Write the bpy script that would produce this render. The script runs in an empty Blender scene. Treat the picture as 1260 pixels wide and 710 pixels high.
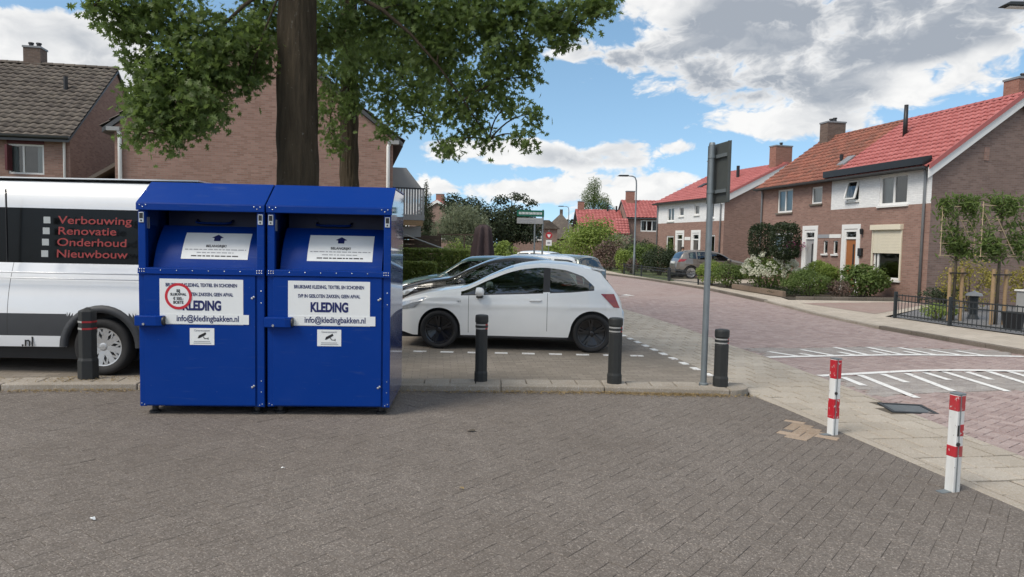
import bpy, bmesh, math, random
import numpy as np
from mathutils import Vector, Matrix

R = math.radians
rnd = random.Random(7)
rng = np.random.default_rng(11)
S = bpy.context.scene
COL = S.collection

# ------------------------------------------------------------------ camera, sky, sun, exposure
cam_d = bpy.data.cameras.new('camera'); cam = bpy.data.objects.new('camera', cam_d); COL.objects.link(cam)
cam_d.sensor_width = 36.0; cam_d.lens = 880 / 1260 * 36.0; cam_d.clip_end = 3000; cam_d.clip_start = 0.05
cam.matrix_world = Matrix.Translation((0, 0, 1.75)) @ Matrix.Rotation(R(90) - math.atan(55 / 880), 4, 'X') @ Matrix.Rotation(R(1.15), 4, 'Z')
S.camera = cam
S.view_settings.view_transform = 'Standard'; S.view_settings.look = 'None'; S.view_settings.gamma = 1.0
S.view_settings.use_curve_mapping = False
S.view_settings.exposure = 0.85
S.render.engine = 'CYCLES'
S.cycles.use_denoising = True
S.cycles.max_bounces = 8; S.cycles.transparent_max_bounces = 12

SUN_EL, SUN_AZ = 50.0, -128.0        # azimuth clockwise from +Y (behind the camera on the left, veiled by cloud)
sun_d = bpy.data.lights.new('sun', 'SUN'); sun = bpy.data.objects.new('sun', sun_d); COL.objects.link(sun)
sun_d.energy = 1.5; sun_d.angle = R(24); sun_d.color = (1.0, 0.92, 0.80)
sdir = Vector((math.sin(R(SUN_AZ)) * math.cos(R(SUN_EL)), math.cos(R(SUN_AZ)) * math.cos(R(SUN_EL)), math.sin(R(SUN_EL))))
sun.rotation_euler = sdir.to_track_quat('Z', 'Y').to_euler(); sun.location = (20, 20, 40)

W = bpy.data.worlds.new('World'); S.world = W; W.use_nodes = True
SKY_STRENGTH = 0.10


def build_sky():
    nt = W.node_tree; N = nt.nodes; L = nt.links; N.clear()

    def nd(t, **k):
        n = N.new(t)
        for a, b in k.items(): setattr(n, a, b)
        return n

    def put(sock, v):
        if isinstance(v, bpy.types.NodeSocket): L.new(v, sock)
        else: sock.default_value = v

    def m(op, a, b=None, c=None, clamp=False):
        n = nd('ShaderNodeMath', operation=op, use_clamp=clamp)
        put(n.inputs[0], a)
        if b is not None: put(n.inputs[1], b)
        if c is not None: put(n.inputs[2], c)
        return n.outputs[0]

    def vm(op, a, b):
        n = nd('ShaderNodeVectorMath', operation=op); put(n.inputs[0], a); put(n.inputs[1], b); return n

    def comb(x, y, z=0.0):
        n = nd('ShaderNodeCombineXYZ'); put(n.inputs[0], x); put(n.inputs[1], y); put(n.inputs[2], z); return n.outputs[0]

    def fbm(vec, scale, detail=7, rough=0.55, dist=0.0):
        n = nd('ShaderNodeTexNoise'); put(n.inputs['Vector'], vec)
        n.inputs['Scale'].default_value = scale; n.inputs['Detail'].default_value = detail
        n.inputs['Roughness'].default_value = rough; n.inputs['Distortion'].default_value = dist
        return n.outputs[0]

    def sstep(x, a, b):
        n = nd('ShaderNodeMapRange', interpolation_type='SMOOTHSTEP')
        put(n.inputs[0], x); n.inputs[1].default_value = a; n.inputs[2].default_value = b
        return n.outputs[0]

    def mixc(f, a, b):
        n = nd('ShaderNodeMix', data_type='RGBA'); put(n.inputs[0], f); put(n.inputs[6], a); put(n.inputs[7], b); return n.outputs[2]

    sky = nd('ShaderNodeTexSky', sky_type='NISHITA')
    sky.sun_disc = False; sky.sun_elevation = R(SUN_EL); sky.sun_rotation = R(SUN_AZ)
    sky.air_density = 1.0; sky.dust_density = 0.9; sky.ozone_density = 0.8
    tc = nd('ShaderNodeTexCoord'); sx = nd('ShaderNodeSeparateXYZ'); L.new(tc.outputs['Generated'], sx.inputs[0])
    vz = nd('ShaderNodeVectorMath', operation='NORMALIZE'); L.new(comb(sx.outputs[0], sx.outputs[1], m('ADD', m('MAXIMUM', sx.outputs[2], 0.0), 0.13)), vz.inputs[0]); L.new(vz.outputs[0], sky.inputs['Vector'])
    az = m('ARCTAN2', sx.outputs[0], sx.outputs[1]); el = m('ARCSINE', sx.outputs[2])
    P = comb(az, el)
    # cloud banks: azimuth, elevation, half sizes (degrees), weight, greyness
    banks = SKY_BANKS

    def bank_sum(shift_el, idx):
        tot = None
        for b in banks:
            w = b[idx]
            if w == 0: continue
            d = vm('SUBTRACT', P, (R(b[0]), R(b[1] - shift_el), 0)).outputs[0]
            d = vm('MULTIPLY', d, (1 / R(b[2]), 1 / R(b[3]), 0)).outputs[0]
            q = vm('DOT_PRODUCT', d, d).outputs['Value']
            g = m('MULTIPLY', m('POWER', 2.71828, m('MULTIPLY', q, -1.0)), w)
            tot = g if tot is None else m('ADD', tot, g)
        return tot

    B = bank_sum(0, 4); G = bank_sum(0, 5)
    # beyond the part described above the same broken cumulus goes on
    inside = m('MULTIPLY', m('SUBTRACT', 1.0, sstep(m('ABSOLUTE', az), R(38), R(50))), m('SUBTRACT', 1.0, sstep(el, R(20), R(28))))
    wide = fbm(vm('MULTIPLY', P, (1.0, 1.7, 1)).outputs[0], 2.6, 3, 0.5)
    B = m('ADD', B, m('MULTIPLY', sstep(wide, 0.34, 0.60), m('SUBTRACT', 1.0, inside)))
    Q = vm('MULTIPLY', P, (1.0, 1.75, 1)).outputs[0]
    nz = nd('ShaderNodeTexNoise'); L.new(Q, nz.inputs['Vector']); nz.inputs['Scale'].default_value = 14; nz.inputs['Detail'].default_value = 6
    W1 = vm('ADD', Q, vm('MULTIPLY', vm('SUBTRACT', nz.outputs['Color'], (.5, .5, .5)).outputs[0], (.075, .075, 0)).outputs[0]).outputs[0]

    def puffs(vec):
        v = nd('ShaderNodeTexVoronoi', feature='F1', voronoi_dimensions='2D'); L.new(vec, v.inputs['Vector'])
        v.inputs['Scale'].default_value = 17; v.inputs['Detail'].default_value = 3.0; v.inputs['Roughness'].default_value = 0.55; v.inputs['Lacunarity'].default_value = 2.3
        return m('SUBTRACT', 1.0, v.outputs['Distance'])
    b1 = puffs(W1); b2 = puffs(vm('ADD', W1, (-0.006, 0.016, 0)).outputs[0])
    n1 = fbm(Q, 6.0, 7, 0.52, 0.3)
    n2 = fbm(vm('ADD', Q, (-0.012, 0.04, 0)).outputs[0], 6.0, 6, 0.55, 0.3)
    s2_ = fbm(vm('ADD', Q, (0.3, 0.1, 0)).outputs[0], 5.0, 3, 0.5, 0.2)
    edge = m('ADD', m('MINIMUM', B, 1.05), m('MULTIPLY', m('SUBTRACT', n1, 0.5), 1.9))
    edge = m('ADD', edge, m('MULTIPLY', m('SUBTRACT', b1, 0.55), 0.60))
    dens = sstep(edge, 0.15, 0.52)
    s1 = fbm(Q, 7.0, 3, 0.5, 0.3); s2 = fbm(vm('ADD', Q, (-0.012, 0.035, 0)).outputs[0], 7.0, 3, 0.5, 0.3)
    relief = m('ADD', m('MULTIPLY', m('SUBTRACT', s1, s2), 1.9), m('MULTIPLY', m('SUBTRACT', b1, b2), 0.40))
    grey = m('MULTIPLY', sstep(m('ADD', G, m('MULTIPLY', m('SUBTRACT', s2_, 0.5), 1.5)), 0.12, 0.72), 0.95)
    grey = m('MULTIPLY', grey, sstep(edge, 0.30, 0.90))
    lit = m('ADD', m('SUBTRACT', 0.92, grey), m('MULTIPLY', relief, 0.55), clamp=True)
    k = 1.0 / SKY_STRENGTH
    base = mixc(lit, (0.215 * k, 0.235 * k, 0.266 * k, 1), (0.55 * k, 0.545 * k, 0.535 * k, 1))
    sat = nd('ShaderNodeHueSaturation'); sat.inputs['Hue'].default_value = 0.487; sat.inputs['Saturation'].default_value = 1.05; sat.inputs['Value'].default_value = SKY_GAIN
    L.new(sky.outputs[0], sat.inputs['Color'])
    col = mixc(m('MULTIPLY', dens, 0.96), sat.outputs[0], base)
    bg = nd('ShaderNodeBackground'); L.new(col, bg.inputs[0]); bg.inputs[1].default_value = SKY_STRENGTH
    out = nd('ShaderNodeOutputWorld'); L.new(bg.outputs[0], out.inputs[0])


SKY_GAIN = 1.08
SKY_BANKS = [  # az, el, rx, ry, weight, greyness
    (-34.5, 13.2, 5.0, 2.0, 0.95, 0.15), (-29.3, 13.0, 2.8, 2.1, 1.0, 0.05), (-32, 10.5, 9, 2.0, 1.0, 0.35),
    (17.5, 15.3, 8.0, 2.6, 1.05, 1.05), (24.5, 18.5, 8.0, 2.6, 0.95, 0.35), (33.5, 17.0, 5.5, 3.0, 0.95, 0.85), (30, 14.0, 5, 1.8, 0.9, 0.45), (25.5, 14.4, 4.5, 1.8, 0.9, 0.85),
    (19.5, 11.6, 7.5, 1.3, 1.05, 0.85), (28.0, 10.8, 4.5, 1.1, 0.85, 0.15), (14, 19.5, 9, 2.4, 0.85, 0.35),
    (24, 9.2, 6, 1.2, 0.85, 0.15), (18, 9.2, 4.0, 0.8, 0.65, 0.05),
    (4.0, 14.6, 1.8, 0.8, 0.75, 0.0), (8.3, 14.0, 3.2, 1.2, 0.85, 0.7),
    (1.0, 7.3, 5.0, 1.0, 1.0, 0.2), (9.4, 7.4, 2.8, 1.2, 1.1, 0.1), (-5.0, 7.6, 4.0, 1.2, 0.85, 0.1), (5, 6.6, 4, .8, 0.8, 0.2),
    (13.4, 7.6, 1.8, 0.55, 0.85, 0.0), (12.7, 5.4, 1.8, 0.7, 0.85, 0.0),
    (2.0, 4.1, 4.8, 1.2, 1.0, 0.15), (8.5, 4.5, 4.0, 1.3, 1.0, 0.1), (-6, 4.2, 4, 1.1, 0.8, 0), (16, 3.4, 8, 1.2, 0.9, 0.0),
    (0, 1.6, 40, 1.0, 0.55, 0.0),
]
build_sky()

# ------------------------------------------------------------------ materials
_mats = {}


class NT:
    def __init__(self, name):
        self.m = bpy.data.materials.new(name); self.m.use_nodes = True
        self.t = self.m.node_tree; self.N = self.t.nodes; self.L = self.t.links; self.N.clear()
        self.out = self.N.new('ShaderNodeOutputMaterial')

    def n(self, t, **k):
        x = self.N.new(t)
        for a, b in k.items(): setattr(x, a, b)
        return x

    def put(self, sock, v):
        if isinstance(v, bpy.types.NodeSocket): self.L.new(v, sock)
        elif isinstance(v, (tuple, list)) and len(v) == 3 and sock.type == 'RGBA': sock.default_value = (*v, 1)
        else: sock.default_value = v

    def coord(self, kind='Object', scale=(1, 1, 1), rot=(0, 0, 0)):
        if kind == 'World':
            g = self.n('ShaderNodeNewGeometry'); src = g.outputs['Position']
        else:
            src = self.n('ShaderNodeTexCoord').outputs[kind]
        mp = self.n('ShaderNodeMapping'); self.L.new(src, mp.inputs[0]); mp.inputs['Scale'].default_value = scale
        mp.inputs['Rotation'].default_value = rot
        return mp.outputs[0]

    def noise(self, vec, scale, detail=4, rough=0.5):
        x = self.n('ShaderNodeTexNoise'); self.put(x.inputs['Vector'], vec)
        x.inputs['Scale'].default_value = scale; x.inputs['Detail'].default_value = detail; x.inputs['Roughness'].default_value = rough
        return x.outputs[0]

    def ramp(self, f, *stops):
        x = self.n('ShaderNodeValToRGB'); self.put(x.inputs[0], f); e = x.color_ramp.elements
        e[0].position, e[0].color = stops[0][0], (*stops[0][1], 1); e[1].position, e[1].color = stops[-1][0], (*stops[-1][1], 1)
        for p, c in stops[1:-1]:
            q = e.new(p); q.color = (*c, 1)
        return x.outputs[0]

    def mix(self, f, a, b, mode='MIX'):
        x = self.n('ShaderNodeMix', data_type='RGBA', blend_type=mode); self.put(x.inputs[0], f); self.put(x.inputs[6], a); self.put(x.inputs[7], b)
        return x.outputs[2]

    def math(self, op, a, b=None, clamp=False):
        x = self.n('ShaderNodeMath', operation=op, use_clamp=clamp); self.put(x.inputs[0], a)
        if b is not None: self.put(x.inputs[1], b)
        return x.outputs[0]

    def bump(self, h, strength=0.3, dist=0.01):
        x = self.n('ShaderNodeBump'); self.put(x.inputs['Height'], h); x.inputs['Strength'].default_value = strength; x.inputs['Distance'].default_value = dist
        return x.outputs[0]

    def bsdf(self, color, rough=0.6, metal=0.0, normal=None, coat=0.0, spec=0.5, trans=0.0, coat_rough=0.05):
        b = self.n('ShaderNodeBsdfPrincipled'); self.put(b.inputs['Base Color'], color); self.put(b.inputs['Roughness'], rough)
        b.inputs['Metallic'].default_value = metal; b.inputs['Coat Weight'].default_value = coat; b.inputs['Coat Roughness'].default_value = coat_rough
        b.inputs['Specular IOR Level'].default_value = spec; b.inputs['Transmission Weight'].default_value = trans
        if normal is not None: self.L.new(normal, b.inputs['Normal'])
        self.L.new(b.outputs[0], self.out.inputs[0]); return b


def plain(name, col, rough=0.5, metal=0.0, coat=0.0, var=0.12, scale=6.0, spec=0.5, bump=0.0):
    if name in _mats: return _mats[name]
    t = NT(name); v = t.coord('World')
    f = t.noise(v, scale, 5, 0.6)
    c = t.mix(t.math('MULTIPLY', t.math('SUBTRACT', f, 0.35, True), 2 * var), col, tuple(x * 0.45 for x in col))
    rr = t.math('ADD', t.math('MULTIPLY', f, 0.12), rough - 0.06, True)
    nm = t.bump(t.noise(v, scale * 12, 3), bump, 0.01) if bump else None
    t.bsdf(c, rr, metal, nm, coat, spec)
    _mats[name] = t.m; return t.m


def brick_wall(name, c1, c2, mortar, bw=0.215, rh=0.0625, mort=0.011, patch=0.25):
    t = NT(name); uv = t.coord('UV')
    b = t.n('ShaderNodeTexBrick'); t.L.new(uv, b.inputs['Vector'])
    b.inputs['Scale'].default_value = 1.0; b.inputs['Brick Width'].default_value = bw; b.inputs['Row Height'].default_value = rh
    b.inputs['Mortar Size'].default_value = mort / 2; b.inputs['Mortar Smooth'].default_value = 0.2; b.inputs['Bias'].default_value = 0.0
    t.put(b.inputs['Color1'], c1); t.put(b.inputs['Color2'], c2); t.put(b.inputs['Mortar'], mortar)
    big = t.noise(t.coord('UV', (0.6, 0.9, 1)), 1.0, 5, 0.6)
    fine = t.noise(t.coord('UV', (5.0, 16.0, 1)), 1.0, 2, 0.5)
    c = t.mix(t.math('MULTIPLY', t.math('SUBTRACT', big, 0.4, True), patch * 4, True), b.outputs['Color'], tuple(x * 0.62 for x in c2))
    c = t.mix(t.math('MULTIPLY', t.math('SUBTRACT', fine, 0.5, True), 1.6, True), c, tuple(min(1, x * 1.5) for x in c1))
    nm = t.bump(t.math('SUBTRACT', 1.0, b.outputs['Fac']), 0.5, 0.006)
    t.bsdf(c, 0.85, 0, nm, 0, 0.3); return t.m


def paver(name, lo, hi, dirt, speck=0.5, rough=0.85, stain_scale=0.45):
    """stone / clay pavers: every brick its own tone, aggregate speckle, wide stains"""
    t = NT(name); v = t.coord('World')
    g = t.n('ShaderNodeNewGeometry'); oi = t.n('ShaderNodeObjectInfo')
    r = t.math('FRACT', t.math('ADD', g.outputs['Random Per Island'], t.math('MULTIPLY', oi.outputs['Random'], 3.7)))
    c = t.mix(r, lo, hi)
    sp = t.n('ShaderNodeTexVoronoi', feature='F1'); t.L.new(v, sp.inputs['Vector']); sp.inputs['Scale'].default_value = 130
    spx = t.math('MULTIPLY', t.math('SUBTRACT', sp.outputs['Color'], 0.45), 1.0)
    sepc = t.n('ShaderNodeSeparateColor'); t.L.new(sp.outputs['Color'], sepc.inputs[0])
    light = t.math('MULTIPLY', t.math('POWER', sepc.outputs[0], 5.0), speck)
    dark = t.math('MULTIPLY', t.math('POWER', sepc.outputs[1], 4.0), speck * 0.9)
    c = t.mix(light, c, tuple(min(0.75, x * 2.6 + 0.05) for x in hi))
    c = t.mix(dark, c, tuple(x * 0.3 for x in lo))
    st = t.noise(v, stain_scale, 6, 0.62)
    c = t.mix(t.math('MULTIPLY', t.math('SUBTRACT', st, 0.42, True), 2.6, True), c, t.mix(0.6, c, dirt))
    st2 = t.noise(v, 5.0, 5, 0.7)
    c = t.mix(t.math('MULTIPLY', t.math('SUBTRACT', st2, 0.5, True), 1.8, True), c, t.mix(0.5, c, dirt))
    nm = t.bump(t.noise(v, 170, 3, 0.6), 0.55, 0.004)
    t.bsdf(c, rough, 0, nm, 0, 0.25); return t.m


def brick_sheet(name, c1, c2, mort, dirt, ang=0.0, bw=0.21, rh=0.105, spec=0.2):
    """paving too far off to tell its bricks apart"""
    t = NT(name); v = t.coord('World', rot=(0, 0, ang))
    b = t.n('ShaderNodeTexBrick'); t.L.new(v, b.inputs['Vector'])
    b.inputs['Scale'].default_value = 1; b.inputs['Brick Width'].default_value = bw; b.inputs['Row Height'].default_value = rh
    b.inputs['Mortar Size'].default_value = 0.004; t.put(b.inputs['Color1'], c1); t.put(b.inputs['Color2'], c2); t.put(b.inputs['Mortar'], mort)
    w = t.coord('World')
    c = t.mix(t.math('MULTIPLY', t.math('SUBTRACT', t.noise(w, 0.5, 6, 0.65), 0.4, True), 2.6, True), b.outputs['Color'], dirt)
    f = t.noise(w, 90, 3, 0.7)
    c = t.mix(t.math('MULTIPLY', t.math('SUBTRACT', f, 0.5), 0.9, True), c, tuple(min(.7, x * 2.2) for x in c2))
    nm = t.bump(t.math('ADD', t.math('MULTIPLY', b.outputs['Fac'], -1.0), t.noise(w, 120, 3)), 0.4, 0.004)
    t.bsdf(c, 0.85, 0, nm, 0, spec); return t.m


def leafm(name, dark, light, trans=0.35, rough=0.5):
    t = NT(name); g = t.n('ShaderNodeNewGeometry'); v = t.coord('World')
    f = t.math('ADD', t.math('MULTIPLY', g.outputs['Random Per Island'], 0.7), t.math('MULTIPLY', t.noise(v, 1.3, 3), 0.45), True)
    c = t.mix(f, dark, light)
    p = t.bsdf(c, rough, 0, None, 0, 0.35)
    tr = t.n('ShaderNodeBsdfTranslucent'); t.put(tr.inputs[0], t.mix(0.5, c, tuple(min(1, x * 1.6) for x in light)))
    ms = t.n('ShaderNodeMixShader'); ms.inputs[0].default_value = trans
    t.L.new(p.outputs[0], ms.inputs[1]); t.L.new(tr.outputs[0], ms.inputs[2]); t.L.new(ms.outputs[0], t.out.inputs[0])
    return t.m


def bark(name, c1, c2, sc=1.0):
    t = NT(name); v = t.coord('World', (14 * sc, 14 * sc, 2.2 * sc)); f = t.noise(v, 1.0, 6, 0.65)
    w = t.noise(t.coord('World', (5 * sc, 5 * sc, 0.9)), 1.0, 4, 0.6)
    c = t.mix(f, c1, c2)
    sp = t.noise(t.coord('World', (22, 22, 16)), 1.0, 2, 0.5)
    c = t.mix(t.math('MULTIPLY', t.math('SUBTRACT', sp, 0.68, True), 6, True), c, (0.22, 0.21, 0.18))
    c = t.mix(t.math('MULTIPLY', t.math('SUBTRACT', w, 0.45, True), 2.0, True), c, tuple(x * 0.5 for x in c1))
    t.bsdf(c, 0.9, 0, t.bump(f, 1.0, 0.05), 0, 0.2); return t.m


def glassm(name, tint=(0.62, 0.68, 0.68), refl=1.0):
    t = NT(name)
    fr = t.n('ShaderNodeFresnel'); fr.inputs[0].default_value = 1.55
    f = t.math('ADD', t.math('MULTIPLY', fr.outputs[0], refl), 0.06, True)
    gl = t.n('ShaderNodeBsdfGlossy'); gl.inputs['Roughness'].default_value = 0.02; t.put(gl.inputs[0], (0.9, 0.93, 0.95))
    tr = t.n('ShaderNodeBsdfTransparent'); t.put(tr.inputs[0], tint)
    ms = t.n('ShaderNodeMixShader'); t.L.new(f, ms.inputs[0]); t.L.new(tr.outputs[0], ms.inputs[1]); t.L.new(gl.outputs[0], ms.inputs[2])
    t.L.new(ms.outputs[0], t.out.inputs[0]); return t.m


def car_paint(name, col, rough=0.35, metal=0.0):
    t = NT(name); v = t.coord('World')
    dirt = t.noise(v, 3.0, 5, 0.6)
    c = t.mix(t.math('MULTIPLY', t.math('SUBTRACT', dirt, 0.5, True), 0.5), col, tuple(x * 0.7 + 0.02 for x in col))
    t.bsdf(c, rough, metal, None, 0.9, 0.5, coat_rough=0.03); return t.m


def enamel(name, col):
    t = NT(name); v = t.coord('World')
    d = t.noise(v, 2.2, 6, 0.65); sc = t.noise(t.coord('World', (3, 3, 26)), 1.0, 4, 0.6)
    c = t.mix(t.math('MULTIPLY', t.math('SUBTRACT', d, 0.5, True), 0.35), col, (0.02, 0.055, 0.26))
    c = t.mix(t.math('MULTIPLY', t.math('SUBTRACT', sc, 0.60, True), 1.1, True), c, (0.10, 0.14, 0.24))
    sp_ = t.noise(v, 45, 3, .6); c = t.mix(t.math('MULTIPLY', t.math('SUBTRACT', sp_, 0.70, True), 5, True), c, (0.16, 0.20, 0.30))
    t.bsdf(c, t.math('ADD', 0.24, t.math('MULTIPLY', d, 0.3)), 0, t.bump(t.noise(v, 2.4, 3, .45), 0.22, 0.03), 0.0, 0.16); return t.m


def tile_mat(name, c1, c2, moss=None, rough=0.6):
    t = NT(name); g = t.n('ShaderNodeNewGeometry'); oi = t.n('ShaderNodeObjectInfo')
    r = t.math('FRACT', t.math('ADD', g.outputs['Random Per Island'], t.math('MULTIPLY', oi.outputs['Random'], 3.7)))
    c = t.mix(r, c1, c2); v = t.coord('World')
    if moss: c = t.mix(t.math('MULTIPLY', t.math('SUBTRACT', t.noise(v, 1.8, 7, 0.7), 0.45, True), 3.2, True), c, moss)
    t.bsdf(c, rough, 0, t.bump(t.noise(v, 40, 3), 0.25, 0.01), 0, 0.4); return t.m


def worn_paint():
    t = NT('worn_road_paint'); v = t.coord('World'); f = t.noise(v, 16, 7, 0.72); b = t.noise(v, 1.6, 4, .6)
    f = t.math('ADD', f, t.math('MULTIPLY', t.math('SUBTRACT', b, .5), .35))
    x = t.n('ShaderNodeMapRange'); t.put(x.inputs[0], f); x.inputs[1].default_value = .56; x.inputs[2].default_value = .66
    c = t.mix(x.outputs[0], (0.76, 0.755, 0.73), (0.34, 0.28, 0.25))
    t.bsdf(c, .75, 0, t.bump(f, .3, .004), 0, .25); return t.m


M = {}
M['square_paver'] = paver('grey_concrete_pavers', (0.145, 0.126, 0.110), (0.167, 0.146, 0.128), (0.098, 0.080, 0.065), 0.6)
M['square_joint'] = plain('dark_joint_sand', (0.112, 0.096, 0.081), 0.95, var=0.5, scale=9)
M['path_tile'] = paver('beige_concrete_tiles', (0.37, 0.325, 0.265), (0.46, 0.41, 0.34), (0.28, 0.232, 0.175), 0.35)
M['path_joint'] = plain('tile_joint_dirt', (0.10, 0.082, 0.06), 0.95, var=0.5, scale=9)
M['road_brick'] = paver('pink_clay_bricks', (0.27, 0.195, 0.180), (0.38, 0.295, 0.272), (0.35, 0.29, 0.268), 0.3)
M['ramp_brick'] = paver('grey_ramp_bricks', (0.27, 0.243, 0.225), (0.37, 0.338, 0.312), (0.23, 0.2, 0.178), 0.4)
M['road_joint'] = plain('road_joint_sand', (0.16, 0.125, 0.11), 0.95, var=0.4, scale=9)
M['sandy_tile'] = paver('sandy_tiles', (0.30, 0.23, 0.17), (0.42, 0.32, 0.24), (0.26, 0.19, 0.13), 0.3)
M['road_sheet'] = brick_sheet('pink_road_sheet', (0.28, 0.205, 0.188), (0.38, 0.295, 0.272), (0.17, 0.135, 0.12), (0.35, 0.29, 0.268), R(34))
M['park_sheet'] = brick_sheet('parking_sheet', (0.20, 0.176, 0.148), (0.27, 0.238, 0.20), (0.12, 0.102, 0.083), (0.17, 0.145, 0.115), R(-6))
M['walk_sheet'] = brick_sheet('pavement_sheet', (0.42, 0.37, 0.305), (0.52, 0.46, 0.385), (0.22, 0.185, 0.145), (0.40, 0.345, 0.28), R(10), 0.3, 0.3)
M['drive_sheet'] = brick_sheet('drive_sheet', (0.30, 0.20, 0.175), (0.36, 0.27, 0.24), (0.15, 0.12, 0.10), (0.33, 0.28, 0.24), R(-12), 0.21, 0.07)
M['kerb'] = paver('kerb_concrete', (0.30, 0.262, 0.213), (0.37, 0.325, 0.268), (0.17, 0.14, 0.10), 0.35, stain_scale=1.2)
M['kerb_dark'] = paver('kerb_worn', (0.13, 0.115, 0.095), (0.18, 0.155, 0.13), (0.1, 0.085, 0.065), 0.35, stain_scale=1.2)
M['line'] = worn_paint()
M['ground'] = plain('earth', (0.11, 0.10, 0.06), 0.95, var=0.6, scale=1.5)
M['soil'] = plain('garden_soil', (0.07, 0.055, 0.04), 0.95, var=0.6, scale=5)
M['lawn'] = plain('lawn_green', (0.10, 0.13, 0.045), 0.95, var=0.6, scale=3)
M['gravel'] = paver('dark_gravel', (0.10, 0.10, 0.105), (0.17, 0.17, 0.175), (0.08, 0.08, 0.08), 0.9)
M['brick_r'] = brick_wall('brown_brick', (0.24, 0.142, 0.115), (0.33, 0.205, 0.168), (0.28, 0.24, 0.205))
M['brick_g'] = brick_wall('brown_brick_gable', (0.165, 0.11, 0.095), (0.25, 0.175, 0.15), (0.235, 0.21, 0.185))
M['brick_l'] = brick_wall('pinkish_brick', (0.25, 0.145, 0.115), (0.35, 0.22, 0.18), (0.29, 0.24, 0.20))
M['brick_far'] = brick_wall('far_brick', (0.23, 0.15, 0.12), (0.31, 0.21, 0.175), (0.27, 0.23, 0.2))
M['brick_w'] = brick_wall('white_painted_brick', (0.74, 0.75, 0.75), (0.79, 0.80, 0.80), (0.62, 0.64, 0.65), patch=0.02)
M['tile_red'] = tile_mat('new_red_tiles', (0.37, 0.105, 0.097), (0.45, 0.145, 0.135), None, 0.5)
M['tile_old'] = tile_mat('weathered_orange_tiles', (0.22, 0.085, 0.06), (0.33, 0.125, 0.085), (0.14, 0.085, 0.065), 0.8)
M['tile_dark'] = tile_mat('dark_grey_tiles', (0.075, 0.062, 0.052), (0.135, 0.113, 0.095), (0.18, 0.155, 0.125), 0.8)
M['white'] = plain('white_paint', (0.78, 0.78, 0.76), 0.45, var=0.10, scale=3)
M['cream'] = plain('cream_shutter', (0.72, 0.66, 0.52), 0.55, var=0.1)
M['zinc'] = plain('zinc_grey', (0.30, 0.32, 0.34), 0.45, 0.5, var=0.25, scale=4)
M['gutter'] = plain('dark_gutter', (0.075, 0.08, 0.085), 0.5, var=0.25)
M['blackpl'] = plain('black_plastic', (0.018, 0.018, 0.02), 0.45, var=0.2)
M['blackfascia'] = plain('black_fascia', (0.012, 0.013, 0.015), 0.35, var=0.1)
M['maroon'] = plain('maroon_panel', (0.10, 0.018, 0.022), 0.5)
M['doorwood'] = plain('orange_wood_door', (0.36, 0.13, 0.035), 0.45, var=0.3, scale=5)
M['curtain'] = plain('curtain_cloth', (0.62, 0.62, 0.60), 0.9, var=0.2, scale=8)
M['inside'] = plain('dim_room', (0.10, 0.095, 0.085), 0.9)
M['glass'] = glassm('window_glass')
M['chim'] = brick_wall('chimney_brick', (0.25, 0.115, 0.085), (0.32, 0.16, 0.12), (0.27, 0.2, 0.17))
M['chim_dark'] = brick_wall('chimney_dark_brick', (0.12, 0.085, 0.07), (0.18, 0.13, 0.105), (0.17, 0.15, 0.13))
M['lead'] = plain('lead_flashing', (0.25, 0.26, 0.27), 0.5, 0.2)
M['galv'] = plain('galvanised_steel', (0.23, 0.26, 0.275), 0.5, 0.55, var=0.35, scale=9)
M['signback'] = plain('sign_back', (0.10, 0.11, 0.105), 0.55, 0.4, var=0.35, scale=6)
M['iron'] = plain('dark_iron', (0.03, 0.036, 0.04), 0.5, 0.2)
M['blue'] = enamel('blue_enamel', (0.0006, 0.033, 0.225))
M['blue_side'] = car_paint('glossy_blue_panel', (0.001, 0.033, 0.20), 0.25)
M['blue_shaded'] = plain('blue_enamel_shaded', (0.002, 0.013, 0.085), 0.45, var=0.2)  # container blue darkened for the recess, its shade put into the colour
M['steel'] = plain('bright_steel', (0.6, 0.61, 0.62), 0.3, 0.85, var=0.2)
M['label'] = plain('white_label', (0.74, 0.76, 0.76), 0.5, var=0.08, scale=14)
M['navy'] = plain('navy_print', (0.006, 0.012, 0.10), 0.5)
M['black'] = plain('black_print', (0.012, 0.012, 0.014), 0.5)
M['redprint'] = plain('red_print', (0.52, 0.015, 0.03), 0.5)
M['squaregrey'] = plain('pale_grey_print', (0.42, 0.45, 0.45), 0.5)
M['vanred'] = plain('dull_red_print', (0.26, 0.022, 0.022), 0.5)
M['greyprint'] = plain('grey_print', (0.30, 0.31, 0.33), 0.6)
M['rubber'] = plain('tyre_rubber', (0.016, 0.016, 0.017), 0.8, var=0.4, scale=20)
M['rim_black'] = plain('black_alloy', (0.05, 0.05, 0.053), 0.22, 0.7)
M['rim_silver'] = plain('silver_wheel', (0.50, 0.51, 0.52), 0.35, 0.6)
M['carglass'] = None
M['post'] = plain('bollard_plastic', (0.020, 0.022, 0.022), 0.6, var=0.4, scale=12, bump=0.15)
M['refl_white'] = plain('reflector_white', (0.36, 0.36, 0.35), 0.35, var=0.3, scale=30)
M['refl_red'] = plain('reflector_red', (0.40, 0.025, 0.03), 0.35, var=0.4, scale=30)
M['postwhite'] = plain('post_white', (0.70, 0.71, 0.70), 0.45, var=0.35, scale=14)
M['postred'] = plain('post_red', (0.45, 0.012, 0.025), 0.4, var=0.3, scale=14)
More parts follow.
